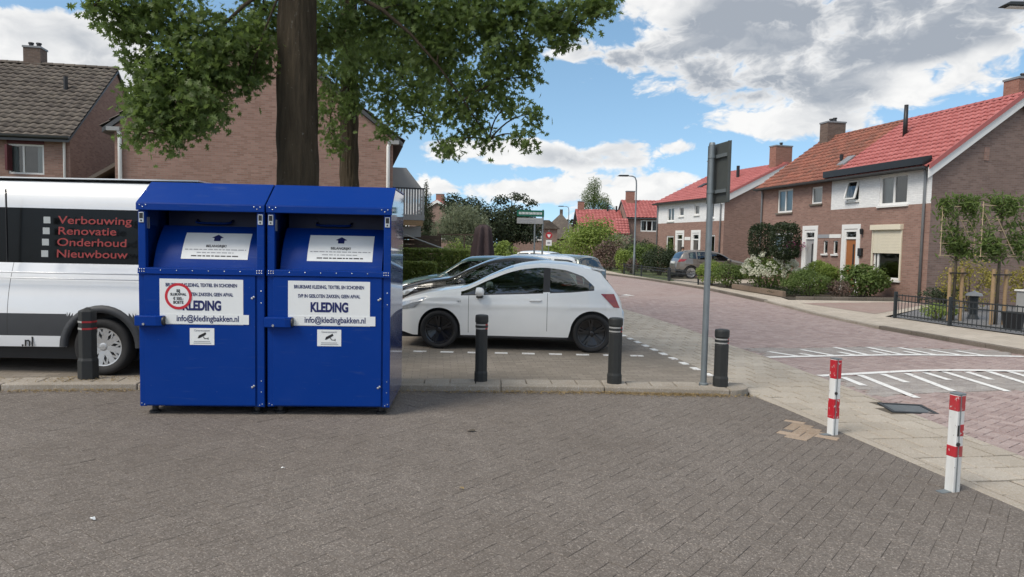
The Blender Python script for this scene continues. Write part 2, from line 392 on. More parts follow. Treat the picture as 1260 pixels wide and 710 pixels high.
def chipped(name, col, under, amount=.66):
    t = NT(name); v = t.coord('World'); f = t.noise(v, 26, 6, 0.65)
    ch = t.math('GREATER_THAN', f, amount)
    d = t.noise(t.coord('World', (9, 9, 2)), 1.0, 5, .6)
    c = t.mix(t.math('MULTIPLY', t.math('SUBTRACT', d, .45, True), 1.1, True), t.mix(ch, col, under), (0.22, 0.20, 0.17))
    t.bsdf(c, .45, 0, t.bump(ch, .2, .002)); return t.m


M['postred'] = chipped('chipped_red', (0.45, 0.012, 0.025), (0.62, 0.60, 0.58), .62)
M['postwhite'] = chipped('scuffed_white', (0.70, 0.71, 0.70), (0.30, 0.29, 0.28), .66)
M['stake'] = plain('pine_stake', (0.36, 0.245, 0.135), 0.8, var=0.4, scale=10)
M['bamboo'] = plain('bamboo_cane', (0.50, 0.40, 0.26), 0.7)
M['oakbark'] = bark('oak_bark', (0.030, 0.024, 0.016), (0.105, 0.082, 0.054))
M['thinbark'] = bark('thin_bark', (0.09, 0.075, 0.055), (0.17, 0.145, 0.11), 2)
M['oakleaf'] = leafm('oak_leaves', (0.024, 0.046, 0.013), (0.165, 0.235, 0.062), 0.45)
M['leaf_dark'] = leafm('dark_leaves', (0.016, 0.026, 0.012), (0.05, 0.072, 0.030), 0.2)
M['leaf_purple'] = leafm('bronze_leaves', (0.014, 0.020, 0.012), (0.05, 0.06, 0.032), 0.2)
M['leaf_mid'] = leafm('mid_leaves', (0.05, 0.085, 0.022), (0.16, 0.225, 0.06), 0.35)
M['leaf_light'] = leafm('light_leaves', (0.10, 0.15, 0.03), (0.28, 0.36, 0.085), 0.38)
M['leaf_hedge'] = leafm('hedge_leaves', (0.10, 0.14, 0.032), (0.26, 0.325, 0.085), 0.4)
M['leaf_pale'] = leafm('pale_leaves', (0.11, 0.14, 0.08), (0.26, 0.29, 0.18), 0.3)
M['leaf_yellow'] = leafm('yellow_leaves', (0.16, 0.15, 0.03), (0.36, 0.31, 0.07), 0.3)
M['leaf_brown'] = leafm('rusty_leaves', (0.07, 0.055, 0.04), (0.20, 0.135, 0.11), 0.25)
M['flower'] = leafm('cream_flowers', (0.50, 0.52, 0.38), (0.72, 0.72, 0.60), 0.3)
M['flower_p'] = leafm('purple_flowers', (0.16, 0.02, 0.09), (0.30, 0.05, 0.16), 0.3)
M['drygrass'] = leafm('dry_litter', (0.20, 0.14, 0.06), (0.40, 0.30, 0.15), 0.2)
M['wood_dark'] = plain('weathered_boards', (0.085, 0.058, 0.04), 0.8, var=0.4, scale=4)
M['parasol'] = plain('brown_parasol', (0.045, 0.028, 0.030), 0.8, var=0.3, scale=4)
M['panel_grey'] = plain('grey_panel', (0.33, 0.335, 0.335), 0.6, var=0.15)
M['signgreen'] = plain('sign_green', (0.0, 0.11, 0.065), 0.4)
M['terracotta'] = plain('stone_edging', (0.21, 0.155, 0.115), 0.85, var=0.4, scale=6)
M['skin'] = plain('skin', (0.42, 0.23, 0.15), 0.5)
M['shirt'] = plain('orange_shirt', (0.50, 0.16, 0.09), 0.8)
M['trouser'] = plain('dark_trousers', (0.03, 0.035, 0.05), 0.8)
M['hair'] = plain('dark_hair', (0.02, 0.014, 0.01), 0.6)


def carglass():
    t = NT('car_glass')
    fr = t.n('ShaderNodeFresnel'); fr.inputs[0].default_value = 1.5
    gl = t.n('ShaderNodeBsdfGlossy'); gl.inputs['Roughness'].default_value = 0.015; t.put(gl.inputs[0], (0.9, 0.93, 0.95))
    tr = t.n('ShaderNodeBsdfTransparent'); t.put(tr.inputs[0], (0.40, 0.46, 0.43))
    ms = t.n('ShaderNodeMixShader'); t.L.new(t.math('ADD', t.math('MULTIPLY', fr.outputs[0], 1.35), 0.05, True), ms.inputs[0]); t.L.new(tr.outputs[0], ms.inputs[1]); t.L.new(gl.outputs[0], ms.inputs[2])
    t.L.new(ms.outputs[0], t.out.inputs[0]); return t.m


M['carglass'] = carglass()
M['lining'] = plain('cabin_lining', (0.035, 0.035, 0.036), 0.9)
M['seat'] = plain('seat_cloth', (0.022, 0.022, 0.024), 0.9, var=.3, scale=20)
M['p_white'] = car_paint('white_car_paint', (0.80, 0.81, 0.80), 0.28)
M['p_van'] = car_paint('white_van_paint', (0.70, 0.72, 0.74), 0.35)
M['p_black'] = car_paint('black_car_paint', (0.012, 0.012, 0.013), 0.25)
M['p_green'] = car_paint('dark_green_car_paint', (0.008, 0.055, 0.045), 0.3)
M['p_sage'] = car_paint('grey_green_car_paint', (0.09, 0.122, 0.115), 0.3, 0.2)
M['p_beige'] = car_paint('greige_car_paint', (0.20, 0.18, 0.162), 0.3, 0.4)
M['lamp_red'] = car_paint('tail_lamp_red', (0.28, 0.01, 0.015), 0.15)
M['lamp_clear'] = plain('headlamp', (0.55, 0.57, 0.58), 0.12, 0.5, var=0.6, scale=25)
M['wrap'] = plain('black_vehicle_wrap', (0.005, 0.006, 0.007), 0.22, spec=.22)
M['clad'] = plain('grey_cladding', (0.035, 0.038, 0.043), 0.6, var=0.25)


# ------------------------------------------------------------------ mesh helpers
class MB:
    def __init__(s): s.v, s.f, s.m = [], [], []

    def add(s, vs, fs, mi=0):
        o = len(s.v); s.v.extend([tuple(p) for p in vs])
        for f in fs: s.f.append(tuple(i + o for i in f)); s.m.append(mi)
        return s

    def box(s, x0, x1, y0, y1, z0, z1, mi=0):
        return s.add([(x0, y0, z0), (x1, y0, z0), (x1, y1, z0), (x0, y1, z0), (x0, y0, z1), (x1, y0, z1), (x1, y1, z1), (x0, y1, z1)],
                     [(0, 3, 2, 1), (4, 5, 6, 7), (0, 1, 5, 4), (1, 2, 6, 5), (2, 3, 7, 6), (3, 0, 4, 7)], mi)

    def prism(s, pts, axis, a0, a1, mi=0):
        n = len(pts)

        def P(p, a): return {'x': (a, p[0], p[1]), 'y': (p[0], a, p[1]), 'z': (p[0], p[1], a)}[axis]
        vs = [P(p, a0) for p in pts] + [P(p, a1) for p in pts]
        fs = [tuple(range(n))[::-1], tuple(range(n, 2 * n))] + [(i, (i + 1) % n, n + (i + 1) % n, n + i) for i in range(n)]
        return s.add(vs, fs, mi)

    def bar(s, p0, p1, w, h=None, mi=0, up=(0, 0, 1)):
        p0, p1 = Vector(p0), Vector(p1); d = (p1 - p0).normalized(); h = h or w
        a = d.cross(Vector(up))
        a = a.normalized() if a.length > 1e-4 else Vector((1, 0, 0))
        b = a.cross(d)
        q = []
        for p in (p0, p1):
            for i, j in ((-1, -1), (1, -1), (1, 1), (-1, 1)): q.append(p + a * i * w / 2 + b * j * h / 2)
        return s.add(q, [(0, 3, 2, 1), (4, 5, 6, 7), (0, 1, 5, 4), (1, 2, 6, 5), (2, 3, 7, 6), (3, 0, 4, 7)], mi)

    def tube(s, path, rad, n=8, mi=0, caps=True):
        path = [Vector(p) for p in path]
        rs = rad if isinstance(rad, (list, tuple)) else [rad] * len(path)
        o = len(s.v); prev = None
        for i, p in enumerate(path):
            d = (path[min(i + 1, len(path) - 1)] - path[max(i - 1, 0)]).normalized()
            if prev is None:
                a = d.orthogonal().normalized()
            else:
                a = (prev - d * prev.dot(d)).normalized()
            prev = a; b = d.cross(a)
            for k in range(n):
                t = 2 * math.pi * k / n
                s.v.append(tuple(p + (a * math.cos(t) + b * math.sin(t)) * rs[i]))
        for i in range(len(path) - 1):
            for k in range(n):
                s.f.append((o + i * n + k, o + i * n + (k + 1) % n, o + (i + 1) * n + (k + 1) % n, o + (i + 1) * n + k)); s.m.append(mi)
        if caps:
            s.f.append(tuple(o + k for k in range(n))[::-1]); s.m.append(mi)
            s.f.append(tuple(o + (len(path) - 1) * n + k for k in range(n))); s.m.append(mi)
        return s

    def lathe(s, prof, n=24, c=(0, 0, 0), axis='z', mi=0, phase=0.0, close=True):
        o = len(s.v)
        for r, z in prof:
            for k in range(n):
                t = 2 * math.pi * k / n + phase; x, y = r * math.cos(t), r * math.sin(t)
                p = {'z': (x, y, z), 'y': (x, z, y), 'x': (z, x, y)}[axis]
                s.v.append((p[0] + c[0], p[1] + c[1], p[2] + c[2]))
        for i in range(len(prof) - 1):
            for k in range(n):
                s.f.append((o + i * n + k, o + i * n + (k + 1) % n, o + (i + 1) * n + (k + 1) % n, o + (i + 1) * n + k)); s.m.append(mi)
        if close:
            s.f.append(tuple(o + k for k in range(n))[::-1]); s.m.append(mi)
            s.f.append(tuple(o + (len(prof) - 1) * n + k for k in range(n))); s.m.append(mi)
        return s

    def build(s, name, mats, parent=None, smooth=False, bevel=0.0, loc=None, recalc=True):
        me = bpy.data.meshes.new(name); me.from_pydata(s.v, [], s.f)
        if not isinstance(mats, (list, tuple)): mats = [mats]
        for m in mats: me.materials.append(m)
        if len(mats) > 1: me.polygons.foreach_set('material_index', s.m)
        if recalc:
            bm = bmesh.new(); bm.from_mesh(me); bmesh.ops.recalc_face_normals(bm, faces=bm.faces); bm.to_mesh(me); bm.free()
        box_uv(me)
        if smooth: me.polygons.foreach_set('use_smooth', [True] * len(me.polygons))
        me.update()
        return link(name, me, parent, bevel, loc)


def box_uv(me):
    uv = me.uv_layers.new(name='UVMap'); n = len(me.loops)
    vi = np.empty(n, np.int32); me.loops.foreach_get('vertex_index', vi)
    co = np.empty(len(me.vertices) * 3, np.float32); me.vertices.foreach_get('co', co); co = co.reshape(-1, 3)
    pn = np.empty(len(me.polygons) * 3, np.float32); me.polygons.foreach_get('normal', pn); pn = np.abs(pn.reshape(-1, 3))
    lt = np.empty(len(me.polygons), np.int32); me.polygons.foreach_get('loop_total', lt)
    ln = np.repeat(pn, lt, 0); c = co[vi]
    res = np.where((ln[:, 2] > 0.8)[:, None], c[:, [0, 1]], np.where((ln[:, 0] > ln[:, 1])[:, None], c[:, [1, 2]], c[:, [0, 2]]))
    uv.data.foreach_set('uv', res.astype(np.float32).ravel())


def link(name, me, parent=None, bevel=0.0, loc=None):
    o = bpy.data.objects.new(name, me); COL.objects.link(o)
    if parent is not None: o.parent = parent
    if loc is not None: o.location = loc
    if bevel:
        b = o.modifiers.new('bevel', 'BEVEL'); b.width = bevel; b.segments = 2; b.limit_method = 'ANGLE'; b.angle_limit = R(35)
    return o


def thing(name, label, cat, loc=(0, 0, 0), rotz=0.0, group=None):
    o = bpy.data.objects.new(name, None); COL.objects.link(o); o.location = loc; o.rotation_euler = (0, 0, rotz)
    o.empty_display_size = 0.2
    return tag(o, label, cat, group)


def tag(o, label=None, cat=None, group=None, kind=None):
    if label: o['label'] = label
    if cat: o['category'] = cat
    if group: o['group'] = group
    if kind: o['kind'] = kind
    return o


def structure(o, label=None):
    o['kind'] = 'structure'
    if label: o['label'] = label
    return o


def np_mesh(name, verts, idx, starts, totals, mat, smooth=False):
    me = bpy.data.meshes.new(name)
    me.vertices.add(len(verts)); me.vertices.foreach_set('co', np.asarray(verts, np.float32).ravel())
    me.loops.add(len(idx)); me.loops.foreach_set('vertex_index', np.asarray(idx, np.int32))
    me.polygons.add(len(starts)); me.polygons.foreach_set('loop_start', np.asarray(starts, np.int32))
    me.polygons.foreach_set('loop_total', np.asarray(totals, np.int32))
    me.polygons.foreach_set('use_smooth', np.full(len(starts), bool(smooth)))
    me.update(calc_edges=True); me.validate()
    for m in (mat if isinstance(mat, (list, tuple)) else [mat]): me.materials.append(m)
    return me


def replicate(tv, tf, mats4):
    """template verts (k,3), faces, and (n,3,4) transforms -> arrays"""
    n = len(mats4); k = len(tv); tv = np.asarray(tv, float)
    V = np.einsum('nij,kj->nki', mats4[:, :, :3], tv) + mats4[:, None, :, 3]
    fl = np.concatenate([np.asarray(f) for f in tf]); tot = np.array([len(f) for f in tf])
    idx = (fl[None, :] + (np.arange(n) * k)[:, None]).ravel()
    totals = np.tile(tot, n); starts = np.concatenate([[0], np.cumsum(totals)[:-1]])
    return V.reshape(-1, 3), idx, starts, totals


LEAF_OVAL = ([(0, -.5, 0), (.24, -.2, .06), (.25, .12, .06), (0, .5, -.04), (-.25, .12, .06), (-.24, -.2, .06)], [(0, 1, 2, 3), (0, 3, 4, 5)])
_oak = [(0, -.55, 0), (.05, -.32, 0), (.30, -.30, .05), (.10, -.12, .01), (.44, .06, .06), (.13, .10, .01), (.30, .34, .03), (.06, .28, 0), (0, .55, -.05)]
LEAF_OAK = (_oak + [(-x, y, z) for x, y, z in _oak[1:-1]], [tuple(range(9)), (0, 8) + tuple(range(15, 8, -1))])
LEAF_LONG = ([(0, -.5, 0), (.10, 0, .03), (0, .5, -.08), (-.10, 0, .03)], [(0, 1, 2, 3)])


def leaves(name, pts, size, mat, parent, tmpl=LEAF_OVAL, up=0.5, out=None, seed=1):
    g = np.random.default_rng(seed); n = len(pts)
    nr = g.normal(size=(n, 3)); nr[:, 2] = np.abs(nr[:, 2]) * 0.7 + up
    if out is not None: nr += out * 0.8
    nr /= np.linalg.norm(nr, axis=1)[:, None]
    t = g.normal(size=(n, 3)); t -= nr * np.sum(t * nr, 1)[:, None]; t /= np.linalg.norm(t, axis=1)[:, None]
    b = np.cross(nr, t)
    s = (np.asarray(size) * np.ones(n)) * g.uniform(0.7, 1.25, n)
    A = np.empty((n, 3, 4)); A[:, :, 0] = b * s[:, None]; A[:, :, 1] = t * s[:, None]; A[:, :, 2] = nr * s[:, None]; A[:, :, 3] = pts
    me = np_mesh(name, *replicate(tmpl[0], tmpl[1], A), mat)
    return link(name, me, parent)


def text(body, size, mat, parent, loc, rot=(R(90), 0, 0), xs=1.0, bold=0.0, align='CENTER', depth=0.0006, name='lettering'):
    c = bpy.data.curves.new(name, 'FONT'); c.body = body; c.size = size; c.align_x = align; c.align_y = 'CENTER'
    c.offset = bold; c.extrude = depth
    o = bpy.data.objects.new(name, c)
    me = bpy.data.meshes.new_from_object(o); bpy.data.objects.remove(o); bpy.data.curves.remove(c)
    me.materials.clear(); me.materials.append(mat); me.name = name
    o = link(name, me, parent, 0, loc); o.rotation_euler = rot; o.scale = (xs, 1, 1)
    return o


def in_poly(x, y, poly):
    r = False; n = len(poly); j = n - 1
    for i in range(n):
        xi, yi = poly[i]; xj, yj = poly[j]
        if (yi > y) != (yj > y) and x < (xj - xi) * (y - yi) / (yj - yi) + xi: r = not r
        j = i
    return r


def sheet(name, poly, z, mat, label=None, parent=None):
    o = MB().add([(x, y, z) for x, y in poly], [tuple(range(len(poly)))]).build(name, mat, parent, recalc=False)
    if o.data.polygons[0].normal.z < 0: o.data.flip_normals()
    if parent is None: structure(o, label)
    return o


def piece_mesh(name, l, w, mat, ch=0.004, h=0.03):
    """one paver, top at z=0, chamfered arris"""
    a, b = l / 2, w / 2
    v = [(-a, -b, -h), (a, -b, -h), (a, b, -h), (-a, b, -h), (-a, -b, -ch), (a, -b, -ch), (a, b, -ch), (-a, b, -ch),
         (-a + ch, -b + ch, 0), (a - ch, -b + ch, 0), (a - ch, b - ch, 0), (-a + ch, b - ch, 0)]
    f = [(8, 9, 10, 11)] + [(i, (i + 1) % 4, 4 + (i + 1) % 4, 4 + i) for i in range(4)] + [(4 + i, 4 + (i + 1) % 4, 8 + (i + 1) % 4, 8 + i) for i in range(4)]
    return v, f


def clip_to(poly, quad):
    """part of the paved outline that falls inside one (convex, counter-clockwise) paver"""
    out = list(poly)
    for i in range(4):
        (ax, ay), (bx, by) = quad[i], quad[(i + 1) % 4]; inp, out = out, []
        if not inp: break
        sd = lambda p: (bx - ax) * (p[1] - ay) - (by - ay) * (p[0] - ax)
        for p, q in zip(inp, inp[1:] + inp[:1]):
            dp, dq = sd(p), sd(q)
            if dp >= 0: out.append(p)
            if dp * dq < 0: t = dp / (dp - dq); out.append((p[0] + (q[0] - p[0]) * t, p[1] + (q[1] - p[1]) * t))
    return out


def fit(spots, l, w, poly):
    """split into whole pieces and outlines of pieces cut at the edge"""
    whole, cut = [], []
    for x, y, a in spots:
        c, s_ = math.cos(a), math.sin(a); q = [(x + u * c - v * s_, y + u * s_ + v * c) for u, v in ((-l / 2, -w / 2), (l / 2, -w / 2), (l / 2, w / 2), (-l / 2, w / 2))]
        k = sum(in_poly(px, py, poly) for px, py in q)
        if k == 4: whole.append((x, y, a))
        else:
            r = clip_to(poly, q)
            if len(r) >= 3 and abs(sum(r[i][0] * r[(i + 1) % len(r)][1] - r[(i + 1) % len(r)][0] * r[i][1] for i in range(len(r)))) > .001: cut.append(r)
    return whole, cut


def lay_cut(parent, name, cuts, mat, z=0.0):
    mb = MB()
    for r in cuts: mb.prism(r, 'z', z - .03, z)
    if cuts: o = mb.build(name, mat, parent); o['kind'] = 'stuff'


def lay(parent, name, stuff_name, spots, l, w, mat, z=0.0, first=300, tilt=0.008, jit=0.002, seed=5, ch=0.004, square_first=True):
    """spots: (x, y, angle). The pieces that show largest become objects, the rest one part."""
    g = np.random.default_rng(seed)
    tv, tf = piece_mesh(name, l, w, mat, ch)

    def rank(s):
        x, y = s[0], s[1]
        d = math.hypot(x, y)
        vis = y > 3.55 and abs(x / max(y, .1)) < 0.74
        return d if vis else 1000 + d
    spots = sorted(spots, key=rank)
    A = []
    for x, y, a in spots:
        t1, t2 = g.normal(0, tilt, 2); c, s = math.cos(a), math.sin(a)
        A.append([[c, -s, t1, x], [s, c, t2, y], [-t1 * c - t2 * s, t1 * s - t2 * c, 1, z + g.normal(0, jit)]])
    A = np.array(A)
    v, i, st, tt = replicate(tv, tf, A[:1] * 0 + np.array([[[1, 0, 0, 0], [0, 1, 0, 0], [0, 0, 1, 0]]]))
    shared = np_mesh(name, v, i, st, tt, mat)
    for q in A[:first]:
        o = link(name, shared, parent)
        o.matrix_basis = Matrix([list(q[0]), list(q[1]), list(q[2]), [0, 0, 0, 1]])
    if len(A) > first:
        o = link(stuff_name, np_mesh(stuff_name, *replicate(tv, tf, A[first:]), mat), parent); o['kind'] = 'stuff'


def near_poly(x, y, poly, m_=.13):
    return any(in_poly(x + dx, y + dy, poly) for dx, dy in ((0, 0), (m_, 0), (-m_, 0), (0, m_), (0, -m_)))


def herringbone(poly, unit, ang, ox=0, oy=0, skip=None):
    xs = [p[0] for p in poly]; ys = [p[1] for p in poly]; cx, cy = sum(xs) / len(xs), sum(ys) / len(ys)
    rad = max(math.hypot(x - cx, y - cy) for x, y in poly) + 1; n = int(rad / unit) + 2
    c, s = math.cos(ang), math.sin(ang); out = []
    for i in range(-n, n):
        for j in range(-n, n):
            k = (i - j) % 4
            if k == 0: u, v, a = (i + 1) * unit, (j + .5) * unit, 0.0
            elif k == 2: u, v, a = (i + .5) * unit, j * unit, math.pi / 2
            else: continue
            x, y = cx + ox + u * c - v * s, cy + oy + u * s + v * c
            if near_poly(x, y, poly) and not (skip and skip(x, y)): out.append((x, y, a + ang))
    return out


def bond(poly, w, l, ang, skip=None, shift=0.5):
    xs = [p[0] for p in poly]; ys = [p[1] for p in poly]; cx, cy = sum(xs) / len(xs), sum(ys) / len(ys)
    rad = max(math.hypot(x - cx, y - cy) for x, y in poly) + 1; n = int(rad / min(w, l)) + 2
    c, s = math.cos(ang), math.sin(ang); out = []
    for i in range(-n, n):
        for j in range(-n, n):
            u, v = (i + (j % 2) * shift) * l, j * w
            x, y = cx + u * c - v * s, cy + u * s + v * c
            if near_poly(x, y, poly, .2) and not (skip and skip(x, y)): out.append((x, y, ang))
    return out


# ------------------------------------------------------------------ ground, road, paving
sheet('ground', [(-1200, -600), (1200, -600), (1200, 1800), (-1200, 1800)], -0.09, M['ground'], 'bare earth and grass stretching to the horizon')

KF = [(-9.0, 7.40), (-5.68, 7.88), (-4.26, 8.08), (-1.34, 8.30), (1.13, 8.45), (2.62, 8.42)]     # kerb face
SQ = [(-9, -3), (4.9, -3), (3.53, 4.78), (3.02, 7.87), (2.90, 8.36), (2.62, 8.42), (1.13, 8.45), (-1.34, 8.30), (-4.26, 8.08), (-5.68, 7.88), (-9, 7.4)]
square = sheet('paved_square', SQ, -0.0042, M['square_joint'], 'worn grey brick paving of the open foreground')
PATCH = [(2.58, 6.42), (3.02, 6.58), (3.02, 7.30), (2.80, 7.22)]
sq_w, sq_c = fit(herringbone(SQ, 0.1055, R(52), skip=lambda x, y: in_poly(x, y, PATCH) or y < -2.5), .2085, .103, SQ)
lay_cut(square, 'cut_bricks', sq_c, M['square_paver'])
lay(square, 'paving_brick', 'paving_bricks', sq_w, 0.2090, 0.1035, M['square_paver'], 0, 300, seed=3, ch=0.0025, jit=.0008, tilt=.003)
sandy = [q for q in herringbone(SQ, 0.1055, R(52)) if in_poly(q[0], q[1], PATCH)]
lay(square, 'sandy_paver', 'sandy_pavers', sandy, 0.204, 0.099, M['sandy_tile'], 0.001, 300, seed=4)

# tiled path between the square and the road, edged with concrete strips
EDGE_L = [(4.25, 0.5), (3.53, 4.78), (3.02, 7.87), (2.93, 8.45)]
PATH = [(4.40, 0.5), (3.64, 4.80), (3.13, 7.90), (3.04, 8.40), (2.90, 8.42), (2.90, 8.90), (2.84, 9.75), (2.50, 12.0), (2.20, 13.95), (1.55, 19.0), (2.55, 24.0), (3.03, 20.4), (3.46, 17.75), (3.81, 15.11), (3.98, 12.82), (4.15, 11.46), (4.30, 9.43), (4.36, 8.0), (4.41, 6.66), (4.55, 5.0), (5.0, 0.5)]
DRAIN = (4.46, 7.93)
path = sheet('tiled_path', PATH, -0.011, M['path_joint'], 'beige concrete tile path running beside the road')
pt_w, pt_c = fit(bond(PATH, 0.30, 0.30, R(9.5), skip=lambda x, y: math.hypot(x - DRAIN[0], y - DRAIN[1]) < 0.30), .288, .288, PATH)
lay_cut(path, 'cut_tiles', pt_c, M['path_tile'])
lay(path, 'path_tile', 'path_tiles', pt_w, 0.280, 0.280, M['path_tile'], 0, 300, seed=6, ch=0.006, tilt=.0035, jit=.0015)


def strip_stones(parent, name, pts, width, length, top, mat, depth=0.2, joint=0.008, side=1):
    """stones laid end to end along a polyline"""
    for (x0, y0), (x1, y1) in zip(pts[:-1], pts[1:]):
        d = math.hypot(x1 - x0, y1 - y0); n = max(1, round(d / length)); a = math.atan2(y1 - y0, x1 - x0); l = d / n
        for i in range(n):
            mb = MB(); mb.box(joint / 2, l - joint / 2, 0, width * side, top - depth, top + rnd.uniform(-.003, .003))
            o = mb.build(name, mat, parent, bevel=0.012)
            o.location = (x0 + math.cos(a) * l * i, y0 + math.sin(a) * l * i, 0); o.rotation_euler = (0, 0, a + rnd.uniform(-.004, .004))


strip_stones(path, 'edging_stone', EDGE_L, 0.11, 1.0, 0.004, M['path_tile'], 0.1, side=-1)

ROAD_NEAR = [(5.0, 0.5), (4.55, 5.0), (4.41, 6.66), (4.36, 8.0), (4.30, 9.43), (4.15, 11.46), (3.98, 12.82), (3.81, 15.11), (3.46, 17.75), (3.03, 20.4), (2.55, 24.0), (8.30, 23.5), (8.15, 19.0), (8.25, 16.0), (8.6, 14.0), (8.95, 12.3), (9.6, 10.5), (11.5, 8.6), (11.5, 0.5)]
road = sheet('road', [(5.0, -6)] + ROAD_NEAR[:11] + [(1.9, 30), (0.4, 44), (-4, 90), (1.5, 92), (5.0, 46), (7.1, 37.2), (8.1, 30), (8.30, 23.5)] + ROAD_NEAR[12:-1] + [(16, 7.0), (16, -6)], -0.011, M['road_sheet'], 'pink clay brick road curving away past the houses')
RAMP_N = [(4.30, 9.80), (5.01, 10.06), (6.29, 10.46), (7.68, 10.55), (9.4, 10.4), (9.4, 9.1), (7.4, 9.2), (5.6, 8.9), (4.38, 8.5)]
RAMP_F = [(4.15, 11.5), (5.56, 11.86), (6.93, 12.1), (8.8, 12.15), (8.9, 12.9), (7.0, 13.1), (5.4, 12.8), (4.05, 12.5)]
isr = lambda x, y: in_poly(x, y, RAMP_N) or in_poly(x, y, RAMP_F)
ND = [p for p in ROAD_NEAR]
drain_hole = lambda x, y: math.hypot(x - DRAIN[0], y - DRAIN[1]) < 0.30
rb_w, rb_c = fit(herringbone(ND, 0.1055, R(38), skip=lambda x, y: isr(x, y) or drain_hole(x, y) or y < 2.5), .205, .0995, ND)
lay_cut(road, 'cut_bricks', rb_c, M['road_brick'])
lay(road, 'road_brick', 'road_bricks', rb_w, 0.205, 0.0995, M['road_brick'], 0, 300, seed=7, tilt=.004, jit=.0012)
lay(road, 'ramp_brick', 'ramp_bricks', fit(bond(RAMP_N, 0.105, 0.21, R(14), skip=drain_hole), .15, .07, RAMP_N)[0] + fit(bond(RAMP_F, 0.105, 0.21, R(14)), .15, .07, RAMP_F)[0], 0.205, 0.0995, M['ramp_brick'], 0.001, 300, seed=8, tilt=.004, jit=.0012)


def stripe(pts, w, z, name, parent):
    mb = MB(); L_, R_ = [], []
    for i, p in enumerate(pts):
        a = pts[max(i - 1, 0)]; b = pts[min(i + 1, len(pts) - 1)]
        d = Vector((b[0] - a[0], b[1] - a[1])).normalized(); n = Vector((-d.y, d.x)) * w / 2
        L_.append((p[0] + n.x, p[1] + n.y, z)); R_.append((p[0] - n.x, p[1] - n.y, z))
    k = len(pts); mb.add(L_ + R_, [(i, i + 1, k + i + 1, k + i) for i in range(k - 1)])
    return mb.build(name, M['line'], parent)


def arc(pts, n=4):
    out = []
    P = [Vector((*p, 0)) for p in pts]
    for i in range(len(P) - 1):
        p0 = P[max(i - 1, 0)]; p1 = P[i]; p2 = P[i + 1]; p3 = P[min(i + 2, len(P) - 1)]
        for k in range(n):
            t = k / n
            q = 0.5 * ((2 * p1) + (p2 - p0) * t + (2 * p0 - 5 * p1 + 4 * p2 - p3) * t * t + (3 * p1 - p0 - 3 * p2 + p3) * t ** 3)
            out.append((q.x, q.y))
    out.append(tuple(pts[-1])); return out


ZL = 0.0075
stripe(arc([(4.29, 9.84), (5.01, 10.11), (6.29, 10.51), (7.68, 10.60), (9.2, 10.5)]), 0.13, ZL, 'hump_line', road)
stripe(arc([(4.15, 11.46), (5.56, 11.81), (6.93, 12.07), (8.77, 12.13)]), 0.13, ZL, 'hump_line', road)
for a, b in [((4.59, 9.78), (4.59, 9.19)), ((4.92, 9.98), (4.88, 8.48)), ((5.3, 10.1), (5.31, 9.48)), ((5.7, 10.2), (5.6, 8.95)), ((6.02, 10.3), (6.03, 9.73)), ((6.36, 10.4), (6.33, 9.0)), ((6.72, 10.44), (6.67, 9.82)), ((7.08, 10.5), (6.96, 9.3)), ((7.41, 10.52), (7.36, 9.9)), ((7.76, 10.52), (7.66, 9.3)),
             ((4.39, 12.1), (4.7, 11.66)), ((4.87, 11.95), (5.01, 11.72)), ((5.08, 12.43), (5.36, 11.82)), ((5.84, 12.83), (6.0, 11.95)), ((5.64, 12.22), (5.75, 11.92)), ((6.47, 12.91), (6.66, 12.08)), ((6.32, 12.45), (6.42, 12.05)), ((7.07, 12.94), (7.25, 12.14)), ((6.9, 12.48), (7.0, 12.12)), ((7.51, 12.73), (7.69, 12.16)), ((7.93, 12.66), (8.1, 12.18))]:
    stripe([a, b], 0.10, ZL - 0.0005, 'hatch_stripe', road)
stripe([(3.35, 24.55), (4.05, 24.62)], 0.10, 0.004, 'give_way_mark', road)
MB().add([(3.85, 25.3, .004), (4.35, 25.2, .004), (4.15, 25.9, .004)], [(0, 1, 2)]).build('give_way_mark', M['line'], road, recalc=False)

# drain grate in the path edge
dr = thing('storm_drain', 'rusty iron storm drain grate sunk beside the tiled path', 'drain', (DRAIN[0], DRAIN[1], 0), R(-8))
mb = MB()
for s in (-1, 1):
    mb.box(-.24, .24, s * .21 - .02, s * .21 + .02, -.05, .004); mb.box(s * .22 - .02, s * .22 + .02, -.19, .19, -.05, .004)
mb.build('frame', M['iron'], dr, bevel=0.004)
for i in range(7): MB().box(-.20, .20, -.17 + i * .053, -.147 + i * .053, -.05, -.004).build('bar', M['galv'], dr)
MB().box(-.21, .21, -.19, .19, -.085, -.08).build('pit', M['black'], dr)

# low kerb strip between the square and the parking bays
kerb = structure(MB().add([(x, y + .03, -.01) for x, y in KF] + [(x, y + .50, -.01) for x, y in KF], [(i, i + 1, 7 + i, 6 + i) for i in range(5)]).build('kerb_bed', M['soil']), 'sandy bed under the kerb row')
strip_stones(kerb, 'kerb_stone', KF, 0.13, 1.0, 0.07, M['kerb'], 0.16)
off = lambda pts, d: [(x, y + d) for x, y in pts]
strip_stones(kerb, 'kerb_tile', off(KF, 0.14), 0.30, 0.30, 0.066, M['kerb'], 0.1, 0.010)
# rounded end stone
mb = MB(); prof = [(0, 0)] + [(0.29 * math.sin(R(a)), 0.29 * (1 - math.cos(R(a))) if a < 90 else 0.29 + 0.17 * (a - 90) / 90) for a in (15, 30, 45, 60, 75, 90)] + [(0.29, .46), (0, .46)]
mb.prism(prof, 'z', -.09, .068); mb.build('kerb_end_stone', M['kerb'], kerb, bevel=0.012, loc=(2.625, 8.42, 0))

